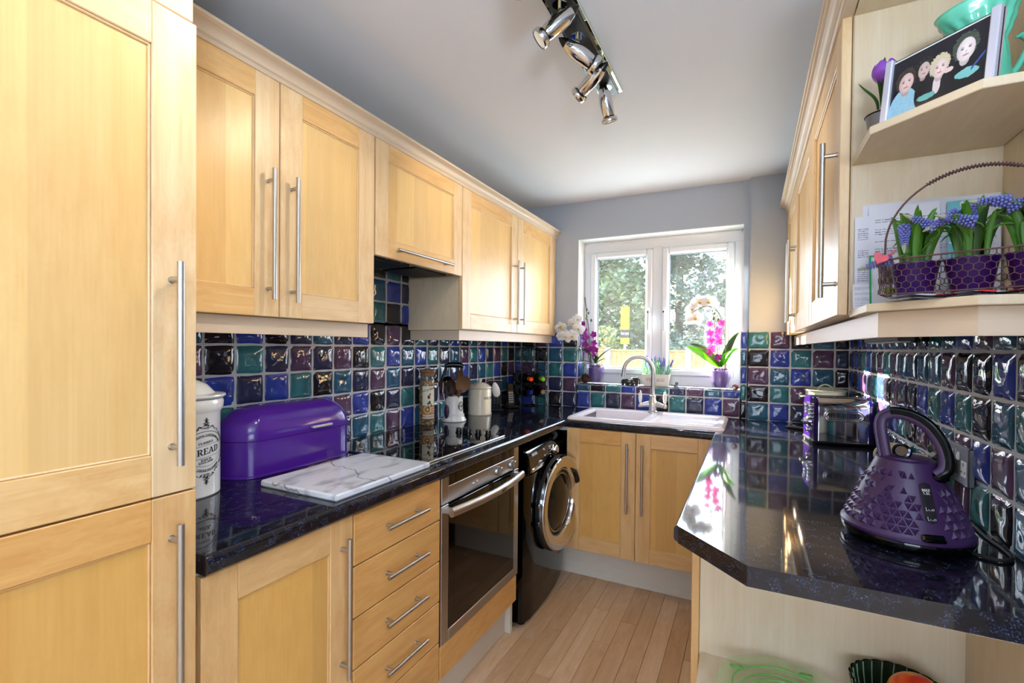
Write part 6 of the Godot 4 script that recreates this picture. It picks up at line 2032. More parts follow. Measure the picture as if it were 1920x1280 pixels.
# ---------- on the right worktop ----------
func right_things() -> void:
	kettle()
	toaster()
	mat("enamel_cream", Color(0.66, 0.68, 0.60), 0.25)
	# enamel pan in the corner behind the toaster
	var t := thing("enamel_pan", "pale green enamel pan with wire handles behind the toaster", "pan", Vector3(0.343, YW, -2.865), 15.0)
	var g := lathed([Vector2(0, 0.0), Vector2(0.080, 0.0), Vector2(0.086, 0.006), Vector2(0.0875, 0.188), Vector2(0.093, 0.193), Vector2(0.0945, 0.196), Vector2(0.092, 0.198), Vector2(0.0855, 0.194), Vector2(0.084, 0.012), Vector2(0, 0.010)], 44)
	put("body", g, "enamel_cream", t)
	g = lathed([Vector2(0.0, 0.180), Vector2(0.04, 0.182), Vector2(0.0855, 0.186), Vector2(0.089, 0.190), Vector2(0.04, 0.188), Vector2(0.0, 0.187)], 40)
	put("lid", g, "enamel_cream", t)
	put("lid_handle", tubed([Vector3(-0.034, 0.185, 0)] + arc(Vector3(0, 0.193, 0), Vector3(-0.034, 0, 0), Vector3(0, 0.030, 0), 0.1, PI - 0.1, 12) + [Vector3(0.034, 0.185, 0)], 0.004, 8), "enamel_cream", t)
	for s in [-1, 1]: put("side_handle", tubed(arc(Vector3(s * 0.086, 0.165, 0), Vector3(s * 0.024, -0.004, 0), Vector3(0, 0.0, 0.03), -PI / 2, PI / 2, 12), 0.0038, 8), "enamel_cream", t)
	# cream mugs behind the kettle
	for q in [[Vector3(0.428, YW, -1.945), "cream printed mug partly hidden behind the kettle handle", 0.038, 0.092], [Vector3(0.425, YW, -1.71), "cream pottery jug top showing through the kettle handle", 0.030, 0.105], [Vector3(0.418, YW, -1.635), "small cream cup right of the jug behind the kettle", 0.026, 0.088]]:
		t = thing("cream_mug", q[1], "mug", q[0], 150.0, "cream pottery behind the kettle")
		var r: float = q[2]
		var h: float = q[3]
		g = lathed([Vector2(0, 0.0), Vector2(r * 0.85, 0.0), Vector2(r * 0.95, 0.004), Vector2(r, h * 0.4), Vector2(r * 0.97, h * 0.85), Vector2(r * 1.06, h), Vector2(r * 1.0, h + 0.001), Vector2(r * 0.90, h * 0.85), Vector2(r * 0.9, 0.008), Vector2(0, 0.006)], 32)
		put("body", g, "cream_ceramic", t)
		put("handle", tubed(arc(Vector3(r * 0.95, h * 0.55, 0), Vector3(r * 0.55, 0, 0), Vector3(0, h * 0.28, 0), -PI / 2, PI / 2, 12), 0.0045, 8, 0.8), "cream_ceramic", t)
		if r > 0.035:
			g = G.new()
			scroll_wreath(g, r + 0.0005, h * 0.45, 0.016, 0.018, 6, 0.006, 2.2)
			oval_line(g, r + 0.0006, h * 0.45, 0.013, 0.014, 0.0006, 0, TAU, 2.2)
			put("printing", g, mat("brown_ink", Color(0.20, 0.16, 0.14), 0.6), t)
	# brushed steel double socket with a black plug
	t = thing("wall_socket", "brushed steel double wall socket behind the kettle", "socket", Vector3(XR - 0.012, 1.036, -1.535), -90.0)
	g = bx(-0.076, 0.076, -0.046, 0.046, -0.004, 0.010, 0.003)
	put("plate", g, mat("socket_steel", Color(0.46, 0.47, 0.50), 0.32, 0.9), t)
	for s in [-1, 1]:
		put("rocker_switch", bx(s * 0.020 - 0.006, s * 0.020 + 0.006, 0.010, 0.030, 0.009, 0.0145, 0.002), "white_plastic", t)
		put("switch_mark", bx(s * 0.020 - 0.003, s * 0.020 + 0.003, 0.026, 0.0285, 0.0135, 0.0152, 0.0005), "red", t)
		g = G.new()
		put("outlet_face", bx(s * 0.050 - 0.015, s * 0.050 + 0.015, -0.026, 0.012, 0.009, 0.0112, 0.001), "white_plastic", t)
		g.box(Vector3(s * 0.05 - 0.002, 0.000, 0.011), Vector3(s * 0.05 + 0.002, 0.008, 0.0115))
		for k in [-1, 1]: g.box(Vector3(s * 0.05 + k * 0.009 - 0.003, -0.016, 0.011), Vector3(s * 0.05 + k * 0.009 + 0.003, -0.012, 0.0115))
		put("outlet_slots", g, "black_plastic", t)
	for s in [-1, 1]: put("screw", tubed([Vector3(s * 0.0, -0.030 * s, 0.009), Vector3(0, -0.030 * s, 0.0108)], 0.003, 10), "brushed_steel", t)
	t = thing("plug", "black mains plug pushed into the left of the steel socket", "plug", Vector3(XR - 0.025, 1.022, -1.582), -90.0)
	g = bx(-0.024, 0.024, -0.026, 0.024, 0.0, 0.034, 0.008)
	put("body", g, "black_plastic", t)
	g = G.new()
	g.tube(bez(Vector3(0, -0.026, 0.015), Vector3(0, -0.08, 0.02), Vector3(0.02, -0.108, 0.0), Vector3(0.12, -0.109, -0.005), 12), 0.0034, 8)
	put("flex", g, "black_rubber", t)
	# kettle lead on the worktop by the wall
	var pts := [Vector3(0.395, YW + 0.004, -1.235), Vector3(0.425, YW + 0.004, -1.215), Vector3(0.452, YW + 0.004, -1.235), Vector3(0.458, YW + 0.004, -1.285), Vector3(0.455, YW + 0.004, -1.36), Vector3(0.462, YW + 0.004, -1.46)]
	var c := Curve3D.new()
	for i in pts.size():
		var d: Vector3 = (pts[mini(i + 1, pts.size() - 1)] - pts[maxi(i - 1, 0)]) * 0.18
		c.add_point(pts[i], -d, d)
	c.bake_interval = 0.008
	solo("kettle_lead", tubed(Array(c.get_baked_points()), 0.0036, 8), "black_rubber", "black kettle lead looping over the worktop by the wall", "cable")
	# black cable tail of the toaster
	solo("toaster_lead", tubed(bez(Vector3(0.17, YW + 0.006, -2.80), Vector3(0.22, YW + 0.006, -2.76), Vector3(0.26, YW + 0.006, -2.74), Vector3(0.31, YW + 0.006, -2.73), 10), [0.004, 0.007, 0.009, 0.009, 0.009, 0.009, 0.009, 0.009, 0.008, 0.006, 0.004], 8, 1.6), "black_plastic", "black handled utensil lying behind the left of the toaster", "utensil")

func kettle() -> void:
	var t := thing("kettle", "matt purple conical kettle embossed with triangles and black handle", "kettle", Vector3(0.301, YW, -1.287), -15.0)
	var g := lathed([Vector2(0, 0), Vector2(0.098, 0), Vector2(0.106, 0.003), Vector2(0.111, 0.010), Vector2(0.1125, 0.018), Vector2(0.1115, 0.0215), Vector2(0, 0.0215)], 64)
	put("base", g, "black_gloss", t)
	# body: a truncated cone covered with pyramids of triangles
	var y0 := 0.022
	var y1 := 0.170
	var rad := func(y: float) -> float: return lerpf(0.1125, 0.0505, (y - y0) / (y1 - y0))
	g = lathed([Vector2(0.1105, 0.0215), Vector2(0.1135, 0.024), Vector2(0.1135, 0.029), Vector2(rad.call(0.0345) + 0.0005, 0.0345), Vector2(rad.call(0.163), 0.163), Vector2(0.0512, 0.1685), Vector2(0.047, 0.171), Vector2(0.0, 0.172)], 80)
	var r := RandomNumberGenerator.new()
	r.seed = 9
	var rows := 8
	for k in rows:
		var ya := 0.037 + 0.0145 * k
		var yb := ya + 0.0135
		var n := 34
		for i in n * 2:
			var up := i % 2 == 0
			var ang := TAU * i / (n * 2.0) + (PI / n if k % 2 else 0.0)
			var keep := 1.0 - 0.085 * k
			if k >= 4 and r.randf() > keep * 0.62: continue
			if k < 4 and r.randf() > 0.95 - 0.06 * k: continue
			# leave the water gauge and the switch bare
			var da := angle_difference(ang, PI / 2 - 0.48)
			if absf(da) < 0.17: continue
			if k < 1 and absf(da) < 0.27: continue
			var half := PI / n * 0.86
			var P := func(a: float, y: float, out: float) -> Vector3:
				var q: float = rad.call(y) + out
				return Vector3(cos(a) * q, y, sin(a) * q)
			var a := [P.call(ang - half, ya if up else yb, 0.0002), P.call(ang + half, ya if up else yb, 0.0002), P.call(ang, yb if up else ya, 0.0002)]
			var sink := 1.0
			var m: Vector3 = P.call(ang, ya * (0.62 if up else 0.38) + yb * (0.38 if up else 0.62), 0.0055 * sink)
			for e in 3: g.ftri(a[e], a[(e + 1) % 3], m, Vector3(cos(ang), 0.4, sin(ang)))
	put("body", g, "purple_matt", t)
	# lid with its round button
	g = lathed([Vector2(0.040, 0.1705), Vector2(0.0395, 0.1735), Vector2(0.034, 0.175), Vector2(0, 0.1755)], 48)
	put("lid", g, "purple_matt", t)
	g = lathed([Vector2(0, 0), Vector2(0.013, 0.0), Vector2(0.0165, 0.004), Vector2(0.016, 0.014), Vector2(0.0125, 0.0155), Vector2(0.0105, 0.0125), Vector2(0, 0.012)], 30)
	var k := put("lid_button", g, mat("dark_chrome", Color(0.30, 0.30, 0.33), 0.15, 1.0), t, Vector3(-0.004, 0.183, 0.008))
	k.basis = Basis(Vector3.UP, -0.25) * Basis(Vector3.RIGHT, 1.25)
	# handle: up from the spout side of the lid, over and down to the side of the body
	var hp := [Vector3(-0.036, 0.168, 0.006), Vector3(-0.043, 0.21, 0.004), Vector3(-0.046, 0.24, 0.002), Vector3(-0.040, 0.258, 0.0), Vector3(-0.020, 0.266, 0.0), Vector3(0.010, 0.261, 0.002), Vector3(0.036, 0.243, 0.006), Vector3(0.055, 0.214, 0.012), Vector3(0.064, 0.184, 0.018), Vector3(0.063, 0.160, 0.024), Vector3(0.052, 0.147, 0.032)]
	var c := Curve3D.new()
	for i in hp.size():
		var d: Vector3 = (hp[mini(i + 1, hp.size() - 1)] - hp[maxi(i - 1, 0)]) * 0.17
		c.add_point(hp[i], -d, d)
	c.bake_interval = 0.005
	var bp := Array(c.get_baked_points())
	var side := Vector3(0, 0, 1)
	var bar := func(called: String, inner: float, outer: float, w: float, m: String, f0: float, f1: float) -> void:
		# strap swept along the curve: from inner to outer in its plane, w to either side
		var q := G.new()
		var ring := []
		var i0 := int(f0 * (bp.size() - 1))
		var i1 := int(f1 * (bp.size() - 1))
		for i in bp.size():
			var d: Vector3 = (bp[mini(i + 1, bp.size() - 1)] - bp[maxi(i - 1, 0)]).normalized()
			var nrm: Vector3 = d.cross(side).normalized() * -1.0
			var row := []
			for e in 16:
				var a := TAU * e / 16.0
				var cx := signf(cos(a)) * pow(absf(cos(a)), 0.5)
				var cy := signf(sin(a)) * pow(absf(sin(a)), 0.5)
				row.append(bp[i] + nrm * lerpf(inner, outer, 0.5 + 0.5 * cx) + side * w * cy)
			ring.append(row)
		for i in range(i0, i1):
			for e in 16:
				var f := (e + 1) % 16
				var mid: Vector3 = (bp[i] + bp[i + 1]) / 2
				var d: Vector3 = (bp[i + 1] - bp[i]).normalized()
				var nn: Vector3 = d.cross(side).normalized() * -1.0
				mid += nn * (inner + outer) / 2
				var o1: Vector3 = ring[i][e] - mid; o1 -= d * o1.dot(d)
				var o2: Vector3 = ring[i][f] - mid; o2 -= d * o2.dot(d)
				o1 = o1.normalized(); o2 = o2.normalized()
				q.tri(ring[i][e], ring[i][f], ring[i + 1][f], o1, o2, o2)
				q.tri(ring[i][e], ring[i + 1][f], ring[i + 1][e], o1, o2, o1)
		for z in [i0, i1]:
			var out: Vector3 = (bp[mini(z + 1, bp.size() - 1)] - bp[maxi(z - 1, 0)]) * (-1.0 if z == i0 else 1.0)
			for e in 16: q.ftri((ring[z][0] + ring[z][8]) / 2, ring[z][e], ring[z][(e + 1) % 16], out)
		put(called, q, m, t)
	bar.call("handle", -0.0135, 0.0045, 0.0150, "purple_matt", 0.0, 1.0)
	bar.call("handle", 0.004, 0.0095, 0.0148, "purple_matt", 0.0, 0.42)
	mat("handle_black", Color(0.03, 0.03, 0.032), 0.12, 0.6)
	bar.call("handle_strip", -0.0055, 0.0115, 0.0162, "handle_black", 0.40, 1.0)
	put("handle_foot", bx(-0.014, 0.016, -0.012, 0.008, -0.017, 0.014, 0.006), "handle_black", t, Vector3(0.053, 0.147, 0.029))
	# water gauge with printing, facing the right of the camera
	var ga := PI / 2 - 0.48
	var G3 := func(u: float, y: float, out: float) -> Vector3:
		var q: float = rad.call(y) + out
		var a: float = ga - u / q
		return Vector3(cos(a) * q, y, sin(a) * q)
	g = G.new()
	g.sheet(func(u, v):
		var yy := lerpf(0.062, 0.136, v)
		var e := minf(1.0, sqrt(maxf(0.0, 1.0 - pow(maxf(absf(v - 0.5) * 2.0 - 0.78, 0.0) / 0.22, 2.0))))
		return G3.call((u - 0.5) * 0.021 * e, yy, 0.0018), 8, 24, func(_u, _v): return Vector3(cos(ga), 0.4, sin(ga)))
	put("water_gauge", g, mat("gauge", Color(0.13, 0.12, 0.14), 0.12), t)
	g = G.new()
	g.words("MAX", 0.0062, func(p): return G3.call(p.x, 0.1215 + p.y, 0.0024 + p.z), "Droid Sans", true)
	g.words("1.5L", 0.0050, func(p): return G3.call(p.x, 0.1160 + p.y, 0.0024 + p.z), "Droid Sans", true)
	for y in [0.088, 0.071]:
		g.tube(arc(G3.call(0.001, y, 0.0026), (G3.call(0.003, y, 0.0026) - G3.call(0.0, y, 0.0026)), Vector3.UP * 0.003, PI, TAU, 10), 0.0005, 5)
		g.tube(arc(G3.call(0.0055, y - 0.001, 0.0026), (G3.call(0.0018, y, 0.0026) - G3.call(0.0, y, 0.0026)), Vector3.UP * 0.0018, 0, TAU, 10), 0.0004, 5)
		g.tube([G3.call(-0.006, y + 0.0035, 0.0026), G3.call(-0.006, y - 0.003, 0.0026), G3.call(-0.0035, y - 0.003, 0.0026)], 0.0005, 5)
	put("gauge_printing", g, "white_print", t)
	# black rocker switch low on the body
	g = bx(-0.019, 0.019, -0.007, 0.007, -0.004, 0.006, 0.003)
	g.box(Vector3(-0.016, -0.008, 0.004), Vector3(0.018, -0.001, 0.012), 0.003)
	var sw := put("switch", g, "black_gloss", t, G3.call(-0.004, 0.037, 0.001))
	sw.rotation.y = PI / 2 - ga
	sw.rotation.x = -0.35
	g = G.new()
	g.words("Morphy", 0.007, func(p):
		var q: float = rad.call(0.056 + p.y) + 0.0034 + p.z
		var a: float = PI / 2 + 0.86 - p.x / q
		return Vector3(cos(a) * q, 0.056 + p.y, sin(a) * q), "Droid Sans")
	put("lettering", g, "white_print", t)

func toaster() -> void:
	var t := thing("toaster", "polished chrome toaster with purple end caps beside the window corner", "toaster", Vector3(0.337, YW, -2.452), 8.0)
	var w := 0.097
	var d := 0.085
	var h := 0.198
	var prof := func(k: float, top: float) -> Array:
		var a := []
		a.append(Vector2(-d - k, 0.016)); a.append(Vector2(d + k, 0.016))
		for i in 9:
			var s := PI / 2 * i / 8.0
			a.append(Vector2(d + k - 0.045 * (1.0 - cos(s)), top - 0.045 + 0.045 * sin(s)))
		for i in 9:
			var s := PI / 2 * (1.0 - i / 8.0)
			a.append(Vector2(-d - k + 0.045 * (1.0 - cos(s)), top - 0.045 + 0.045 * sin(s)))
		return a
	var g := G.new()
	# profile lies in (z, y); push it along x
	var turn := Transform3D(Basis(Vector3(0, 0, 1), Vector3(0, 1, 0), Vector3(1, 0, 0)), Vector3.ZERO)
	g.xf = turn
	g.prism(prof.call(0.0, h), -w, w, 0.0, true)
	put("body", g, mat("polished_steel", Color(0.88, 0.88, 0.90), 0.07, 1.0), t)
	mat("toaster_purple", Color(0.15, 0.07, 0.32), 0.12, 0.3)
	for s in [-1, 1]:
		g = G.new()
		g.xf = turn
		g.prism(prof.call(0.0015, h + 0.002), s * w - 0.009, s * w + 0.009, 0.004, true)
		put("end_cap", g, "toaster_purple", t)
		g = G.new()
		g.xf = turn
		g.prism(prof.call(0.0022, h + 0.0028), s * (w - 0.009) - 0.0012, s * (w - 0.009) + 0.0012, 0.0, true)
		put("cap_trim", g, "chrome", t)
	put("base", bx(-w - 0.012, w + 0.012, 0.004, 0.020, -d - 0.003, d + 0.003, 0.005), "black_plastic", t)
	for x in [-w, w]:
		for z in [-d + 0.02, d - 0.02]: put("foot", lathed([Vector2(0.011, 0), Vector2(0.011, 0.006)], 12), "black_rubber", t, Vector3(x, 0, z))
	for z in [-0.036, 0.036]: put("bread_slot", bx(-w + 0.016, w - 0.016, h - 0.004, h + 0.0008, z - 0.016, z + 0.016, 0.002), "black_plastic", t)
	# embossed oval with a row of vents on the long side
	g = G.new()
	for q in [0.0, 0.008]:
		var pts := []
		for i in 33:
			var a := TAU * i / 32.0
			pts.append(Vector3(signf(cos(a)) * 0.048 + cos(a) * (0.021 - q), 0.126 + sin(a) * (0.021 - q), d + 0.0003))
		g.tube(pts, 0.0032, 8)
	put("embossed_oval", g, "chrome", t)
	for i in 17: put("vent_slot", bx(-0.050 + 0.00625 * i - 0.0021, -0.050 + 0.00625 * i + 0.0021, 0.112, 0.139, d - 0.002, d + 0.0009, 0.0006), "black_plastic", t)
	# controls on the end facing left: lever and knobs
	var e := -w - 0.009
	put("lever_slot", bx(e - 0.001, e + 0.001, 0.05, 0.15, -0.003, 0.003, 0.0), "black_plastic", t)
	for q in [[0.158, -0.036, 0.011], [0.158, 0.036, 0.011], [0.142, -0.02, 0.008], [0.128, -0.02, 0.008], [0.142, 0.04, 0.008], [0.126, 0.04, 0.008], [0.110, 0.04, 0.008], [0.052, 0.0, 0.010]]:
		g = lathed([Vector2(q[2], 0), Vector2(q[2], 0.006), Vector2(q[2] * 0.8, 0.012), Vector2(0, 0.013)], 18)
		var o := put("control_button", g, "chrome", t, Vector3(e, q[0], q[1]))
		o.rotation.z = PI / 2
	g = lathed([Vector2(0.024, 0), Vector2(0.024, 0.006), Vector2(0.018, 0.010), Vector2(0.014, 0.022), Vector2(0.0, 0.024)], 28)
	var o := put("browning_dial", g, "chrome", t, Vector3(e, 0.088, 0.0))
	o.rotation.z = PI / 2
	put("lever", bx(e - 0.030, e, 0.083, 0.093, -0.006, 0.006, 0.003), "chrome", t)

# ---------- open shelves ----------
func page_texture(sd: int, ink: Color, blank: float) -> ImageTexture:
	var r := RandomNumberGenerator.new()
	r.seed = sd
	var w := 128
	var h := 180
	var im := Image.create(w, h, false, Image.FORMAT_RGB8)
	im.fill(Color(0.86, 0.87, 0.91))
	var y := 24
	while y < h - 18:
		if r.randf() < blank:
			y += 9
			continue
		var x := 12
		var stop := w - 12 - (r.randi_range(0, 50) if r.randf() < 0.3 else 0)
		while x < stop:
			var l := mini(r.randi_range(3, 11), stop - x)
			im.fill_rect(Rect2i(x, y, l, 1), ink)
			if r.randf() < 0.5: im.fill_rect(Rect2i(x, y + 1, l, 1), ink.lightened(0.35))
			x += l + 2
		y += 4
	return ImageTexture.create_from_image(im)

func paper_sheet(label: String, at: Vector3, w: float, h: float, lean: float, m: String, cat := "paper") -> MeshInstance3D:
	var g := G.new()
	g.sheet(func(u, v): return Vector3((u - 0.5) * w, v * h, 0.004 * sin(v * 2.0) * (u - 0.5)), 4, 6, func(_u, _v): return Vector3(0, 0, 1), 0.0007)
	# keep the print upright
	for i in g.uv.size(): g.uv[i] = Vector2(g.uv[i].x, 1.0 - g.uv[i].y)
	var o := solo("paper_sheet", g, m, label, cat, at, "papers leaning on the open shelf")
	o.rotation.x = lean
	return o

func family_picture() -> ImageTexture:
	var w := 240
	var h := 160
	var nz := noise(0.05, 3, 3)
	var el := func(x: float, y: float, cx: float, cy: float, rx: float, ry: float) -> float: return pow((x - cx) / rx, 2) + pow((y - cy) / ry, 2)
	return picture(w, h, func(px, py):
		var x := float(px)
		var y := float(py)
		var n := nz.get_noise_2d(x, y)
		var c := Color(0.10, 0.09, 0.13).lightened(0.05 * n)
		# four people standing close together: tops first, then heads and hair
		if el.call(x, y, 38.0, 150.0, 40.0, 62.0) < 1.0: c = Color(0.60, 0.78, 0.86).darkened(0.1 * absf(n))
		if el.call(x, y, 92.0, 125.0, 24.0, 45.0) < 1.0: c = Color(0.08, 0.08, 0.10)
		if el.call(x, y, 125.0, 150.0, 34.0, 55.0) < 1.0: c = Color(0.10, 0.09, 0.11)
		if el.call(x, y, 125.0, 118.0, 10.0, 26.0) < 1.0: c = Color(0.86, 0.80, 0.80)
		if el.call(x, y, 192.0, 140.0, 44.0, 58.0) < 1.0: c = Color(0.07, 0.07, 0.08)
		for q in [[40.0, 70.0, 25.0, 31.0, Color(0.90, 0.78, 0.76), Color(0.22, 0.17, 0.14)], [86.0, 56.0, 19.0, 25.0, Color(0.84, 0.74, 0.72), Color(0.12, 0.12, 0.10)], [128.0, 72.0, 23.0, 29.0, Color(0.93, 0.84, 0.82), Color(0.80, 0.76, 0.62)], [188.0, 54.0, 27.0, 34.0, Color(0.95, 0.90, 0.90), Color(0.25, 0.28, 0.24)]]:
			var hn := 0.35 * nz.get_noise_2d(x * 3.0, y * 3.0)
			if el.call(x, y, q[0], q[1] - 6.0, q[2] * 1.15, q[3] * 1.08) < 1.0 + hn: c = Color(q[5]).lightened(maxf(0.0, 0.5 * hn))
			if el.call(x, y, q[0], q[1] + q[3] * 0.95, q[2] * 0.42, q[3] * 0.4) < 1.0: c = Color(q[4]).darkened(0.22)
			var fe: float = el.call(x, y, q[0] + 1.5, q[1] + 4.0, q[2] * 0.80, q[3] * 0.90)
			if fe < 1.0:
				var shade := 0.10 * fe + 0.10 * clampf((q[0] - x) / q[2], 0.0, 1.0)
				c = Color(q[4]).darkened(shade)
				for s in [-1, 1]:
					var e: float = el.call(x, y, q[0] + 1.5 + s * q[2] * 0.33, q[1] + 0.5, q[2] * 0.15, 1.9)
					if e < 1.0: c = c.lerp(Color(0.20, 0.15, 0.15), 0.85 * (1.0 - e * 0.5))
					if el.call(x, y, q[0] + 1.5 + s * q[2] * 0.33, q[1] - 4.0, q[2] * 0.2, 1.2) < 1.0: c = c.darkened(0.25)
				if el.call(x, y, q[0] + 2.5, q[1] + q[3] * 0.27, q[2] * 0.10, q[3] * 0.13) < 1.0: c = c.darkened(0.10)
				if el.call(x, y, q[0] + 1.5, q[1] + q[3] * 0.53, q[2] * 0.28, 2.2) < 1.0: c = c.lerp(Color(0.66, 0.36, 0.36), 0.7)
		if el.call(x, y, 152.0, 92.0, 12.0, 7.0) < 1.0: c = Color(0.88, 0.78, 0.76)
		if el.call(x, y, 100.0, 140.0, 24.0, 9.0) < 1.0 + 0.4 * n: c = Color(0.42, 0.70, 0.68)
		if el.call(x, y, 196.0, 122.0, 28.0, 13.0) < 1.0 + 0.4 * n: c = Color(0.48, 0.74, 0.74)
		if absf(y - 100.0 + (x - 222.0) * 1.1) < 4.0 and x > 205.0 and x < 235.0: c = Color(0.25, 0.33, 0.62)
		return c)

func shelf_things() -> void:
	var y1 := 1.7325
	# crocus in a little zinc pot
	var t := thing("potted_crocus", "purple crocus bulb in small zinc pot on the upper shelf", "plant", Vector3(0.229, y1, -1.185))
	var g := lathed([Vector2(0, 0.003), Vector2(0.019, 0.0), Vector2(0.0205, 0.003), Vector2(0.0265, 0.046), Vector2(0.0280, 0.047), Vector2(0.0280, 0.0485), Vector2(0.0255, 0.0485), Vector2(0.0245, 0.042), Vector2(0, 0.041)], 32)
	put("pot", g, mat("zinc", Color(0.50, 0.51, 0.55), 0.45, 0.7), t)
	put("rim", lathed([Vector2(0.0272, 0.046), Vector2(0.0290, 0.0475), Vector2(0.0272, 0.049)], 32), "black_iron", t)
	g = G.new()
	g.ball(Vector3(0.004, 0.050, 0.004), Vector3(0.011, 0.013, 0.011), 14, 10)
	put("bulb", g, mat("bulb_skin", Color(0.62, 0.46, 0.28), 0.8), t)
	leaf_mat("crocus_petal", Color(0.62, 0.36, 0.78), Color(0.7, 0.4, 0.85), 0.4)
	leaf_mat("crocus_leaf", Color(0.22, 0.33, 0.17), Color(0.3, 0.5, 0.15), 0.5)
	put("stem", tubed([Vector3(0.004, 0.055, 0.004), Vector3(0.003, 0.108, 0.003)], [0.005, 0.0035], 8), mat("pale_stem", Color(0.82, 0.80, 0.78), 0.5), t)
	for q in [[Vector3(-0.006, 0.06, 0.0), Vector3(-0.018, 0.03, 0.005), Vector3(-0.035, 0.055, 0.012)], [Vector3(0.0, 0.06, 0.002), Vector3(-0.006, 0.06, 0.005), Vector3(-0.016, 0.075, 0.01)], [Vector3(0.002, 0.06, 0.006), Vector3(-0.002, 0.08, 0.012), Vector3(-0.003, 0.092, 0.016)]]:
		g = G.new()
		strap_leaf(g, [q[0], q[0] + Vector3(-0.001, 0.03, 0.0), q[0] + q[1], q[0] + q[2]], 0.0038, Vector3(0.3, 0.5, 0.8))
		put("leaf", g, "crocus_leaf", t)
	for k in 6:
		var a := TAU * k / 6.0
		g = G.new()
		g.sheet(func(u, v):
			var b: float = (u - 0.5) * 2.0
			var rr := 0.0215 * pow(sin(PI * clampf(v * 0.72 + 0.05, 0.0, 1.0)), 0.8)
			var aa: float = a + b * 0.62 * pow(sin(PI * clampf(v * 0.93 + 0.04, 0, 1)), 0.5)
			return Vector3(0.003 + cos(aa) * rr, 0.106 + 0.044 * v, 0.003 + sin(aa) * rr), 6, 8, func(_u, _v): return Vector3(cos(a), 0.1, sin(a)), 0.0006)
		put("petal", g, "crocus_petal", t)
	# framed group photograph along the clipped edge of the shelf
	t = thing("photo_frame", "silver framed group photograph on the front of the upper shelf", "photo frame", Vector3(0.2735, y1, -1.0555), -45.0 + 0.5)
	var pic := mat("photo_print", Color.WHITE, 0.12)
	pic.albedo_texture = family_picture()
	var lean := Node3D.new()
	g = bx(-0.085, 0.085, 0, 0.118, -0.006, -0.002, 0.001)
	var back := put("backing", g, "black_plastic", t)
	back.rotation.x = -0.14
	g = G.new()
	g.sheet(func(u, v): return Vector3(lerpf(-0.072, 0.070, u), lerpf(0.008, 0.112, v), -0.0008), 1, 1, func(_u, _v): return Vector3(0, 0, 1))
	for i in g.uv.size(): g.uv[i] = Vector2(g.uv[i].x, 1.0 - g.uv[i].y)
	put("photograph", g, "photo_print", back)
	mat("frame_silver", Color(0.80, 0.80, 0.86), 0.25, 0.35)
	put("mount", bx(-0.075, 0.073, 0.003, 0.115, -0.0025, -0.0012, 0.0), "white_paint", back)
	for s in [-1, 1]: put("side_bar", bx(s * 0.078 - 0.0065, s * 0.078 + 0.0065, 0, 0.121, -0.012, 0.006, 0.002), "frame_silver", back)
	put("strut", bx(-0.012, 0.012, 0.0, 0.09, -0.008, -0.006, 0.0005), "black_plastic", t, Vector3(0, 0, -0.030)).rotation.x = 0.10
	lean.free()
	# turquoise jug shaped like a gathered sack with twig handle
	var jm := mat("turquoise_glaze", Color(0.36, 0.78, 0.66), 0.15)
	jm.clearcoat_enabled = true
	t = thing("turquoise_jug", "turquoise glazed jug with ruffled rim behind the photograph", "jug", Vector3(0.362, y1, -1.135), 12.0)
	g = G.new()
	var jr := func(y: float) -> float:
		if y < 0.125: return lerpf(0.036, 0.030, pow(y / 0.125, 2.0)) + 0.004 * sin(y / 0.125 * PI)
		return lerpf(0.030, 0.054, pow((y - 0.125) / 0.073, 0.75))
	var jf := func(u: float, v: float) -> Vector3:
		var y: float = v * 0.198
		var a: float = u * TAU
		var rr: float = jr.call(y)
		var pl := 0.0022 * sin(a * 14.0) * smoothstep(0.07, 0.135, y) * (1.0 - smoothstep(0.15, 0.198, y))
		if y > 0.14: rr += 0.0009 * sin(y * 1500.0)
		var ex := 1.0 + 0.28 * smoothstep(0.13, 0.198, y) * maxf(-cos(a), 0.0)
		return Vector3(cos(a) * (rr + pl) * ex, y + 0.020 * smoothstep(0.13, 0.198, y) * cos(a), sin(a) * (rr + pl) * 0.9)
	g.sheet(jf, 72, 60, func(u, _v): return Vector3(cos(u * TAU), 0.0, sin(u * TAU)), 0.003)
	g.lathe([Vector2(0, 0.002), Vector2(0.036, 0.0005)], 24)
	put("body", g, "turquoise_glaze", t)
	put("handle", tubed(bez(Vector3(0.030, 0.045, 0.0), Vector3(0.062, 0.085, 0.0), Vector3(0.066, 0.115, 0.0), Vector3(0.075, 0.128, 0.0), 12), [0.007, 0.0065, 0.006, 0.0056, 0.0055, 0.0055, 0.0055, 0.006, 0.006, 0.0065, 0.007, 0.007, 0.005], 10), "turquoise_glaze", t)
	put("handle_twig", tubed([Vector3(0.068, 0.122, 0.0), Vector3(0.052, 0.130, 0.004), Vector3(0.044, 0.125, 0.006)], [0.006, 0.005, 0.002], 8), "turquoise_glaze", t)
	t = thing("black_box", "small black box on the upper shelf behind the photo frame", "box", Vector3(0.372, y1, -1.080), 10.0)
	put("case", bx(-0.011, 0.011, 0, 0.036, -0.008, 0.008, 0.0025), "black_plastic", t)
	put("screen", bx(-0.008, 0.008, 0.006, 0.032, 0.0075, 0.0085, 0.0005), "dark_glass", t)
	# papers standing against the end panel of the lower shelf
	var y0 := 1.398
	var pm := func(called: String, sd: int, ink: Color, blank: float) -> void:
		var m := mat(called, Color.WHITE, 0.75)
		m.albedo_texture = page_texture(sd, ink, blank)
	pm.call("letter_print", 3, Color(0.42, 0.42, 0.50), 0.25)
	pm.call("letter_print_faint", 4, Color(0.60, 0.62, 0.72), 0.5)
	pm.call("statement_print", 5, Color(0.45, 0.42, 0.52), 0.4)
	mat("blue_card", Color(0.42, 0.74, 0.80), 0.6)
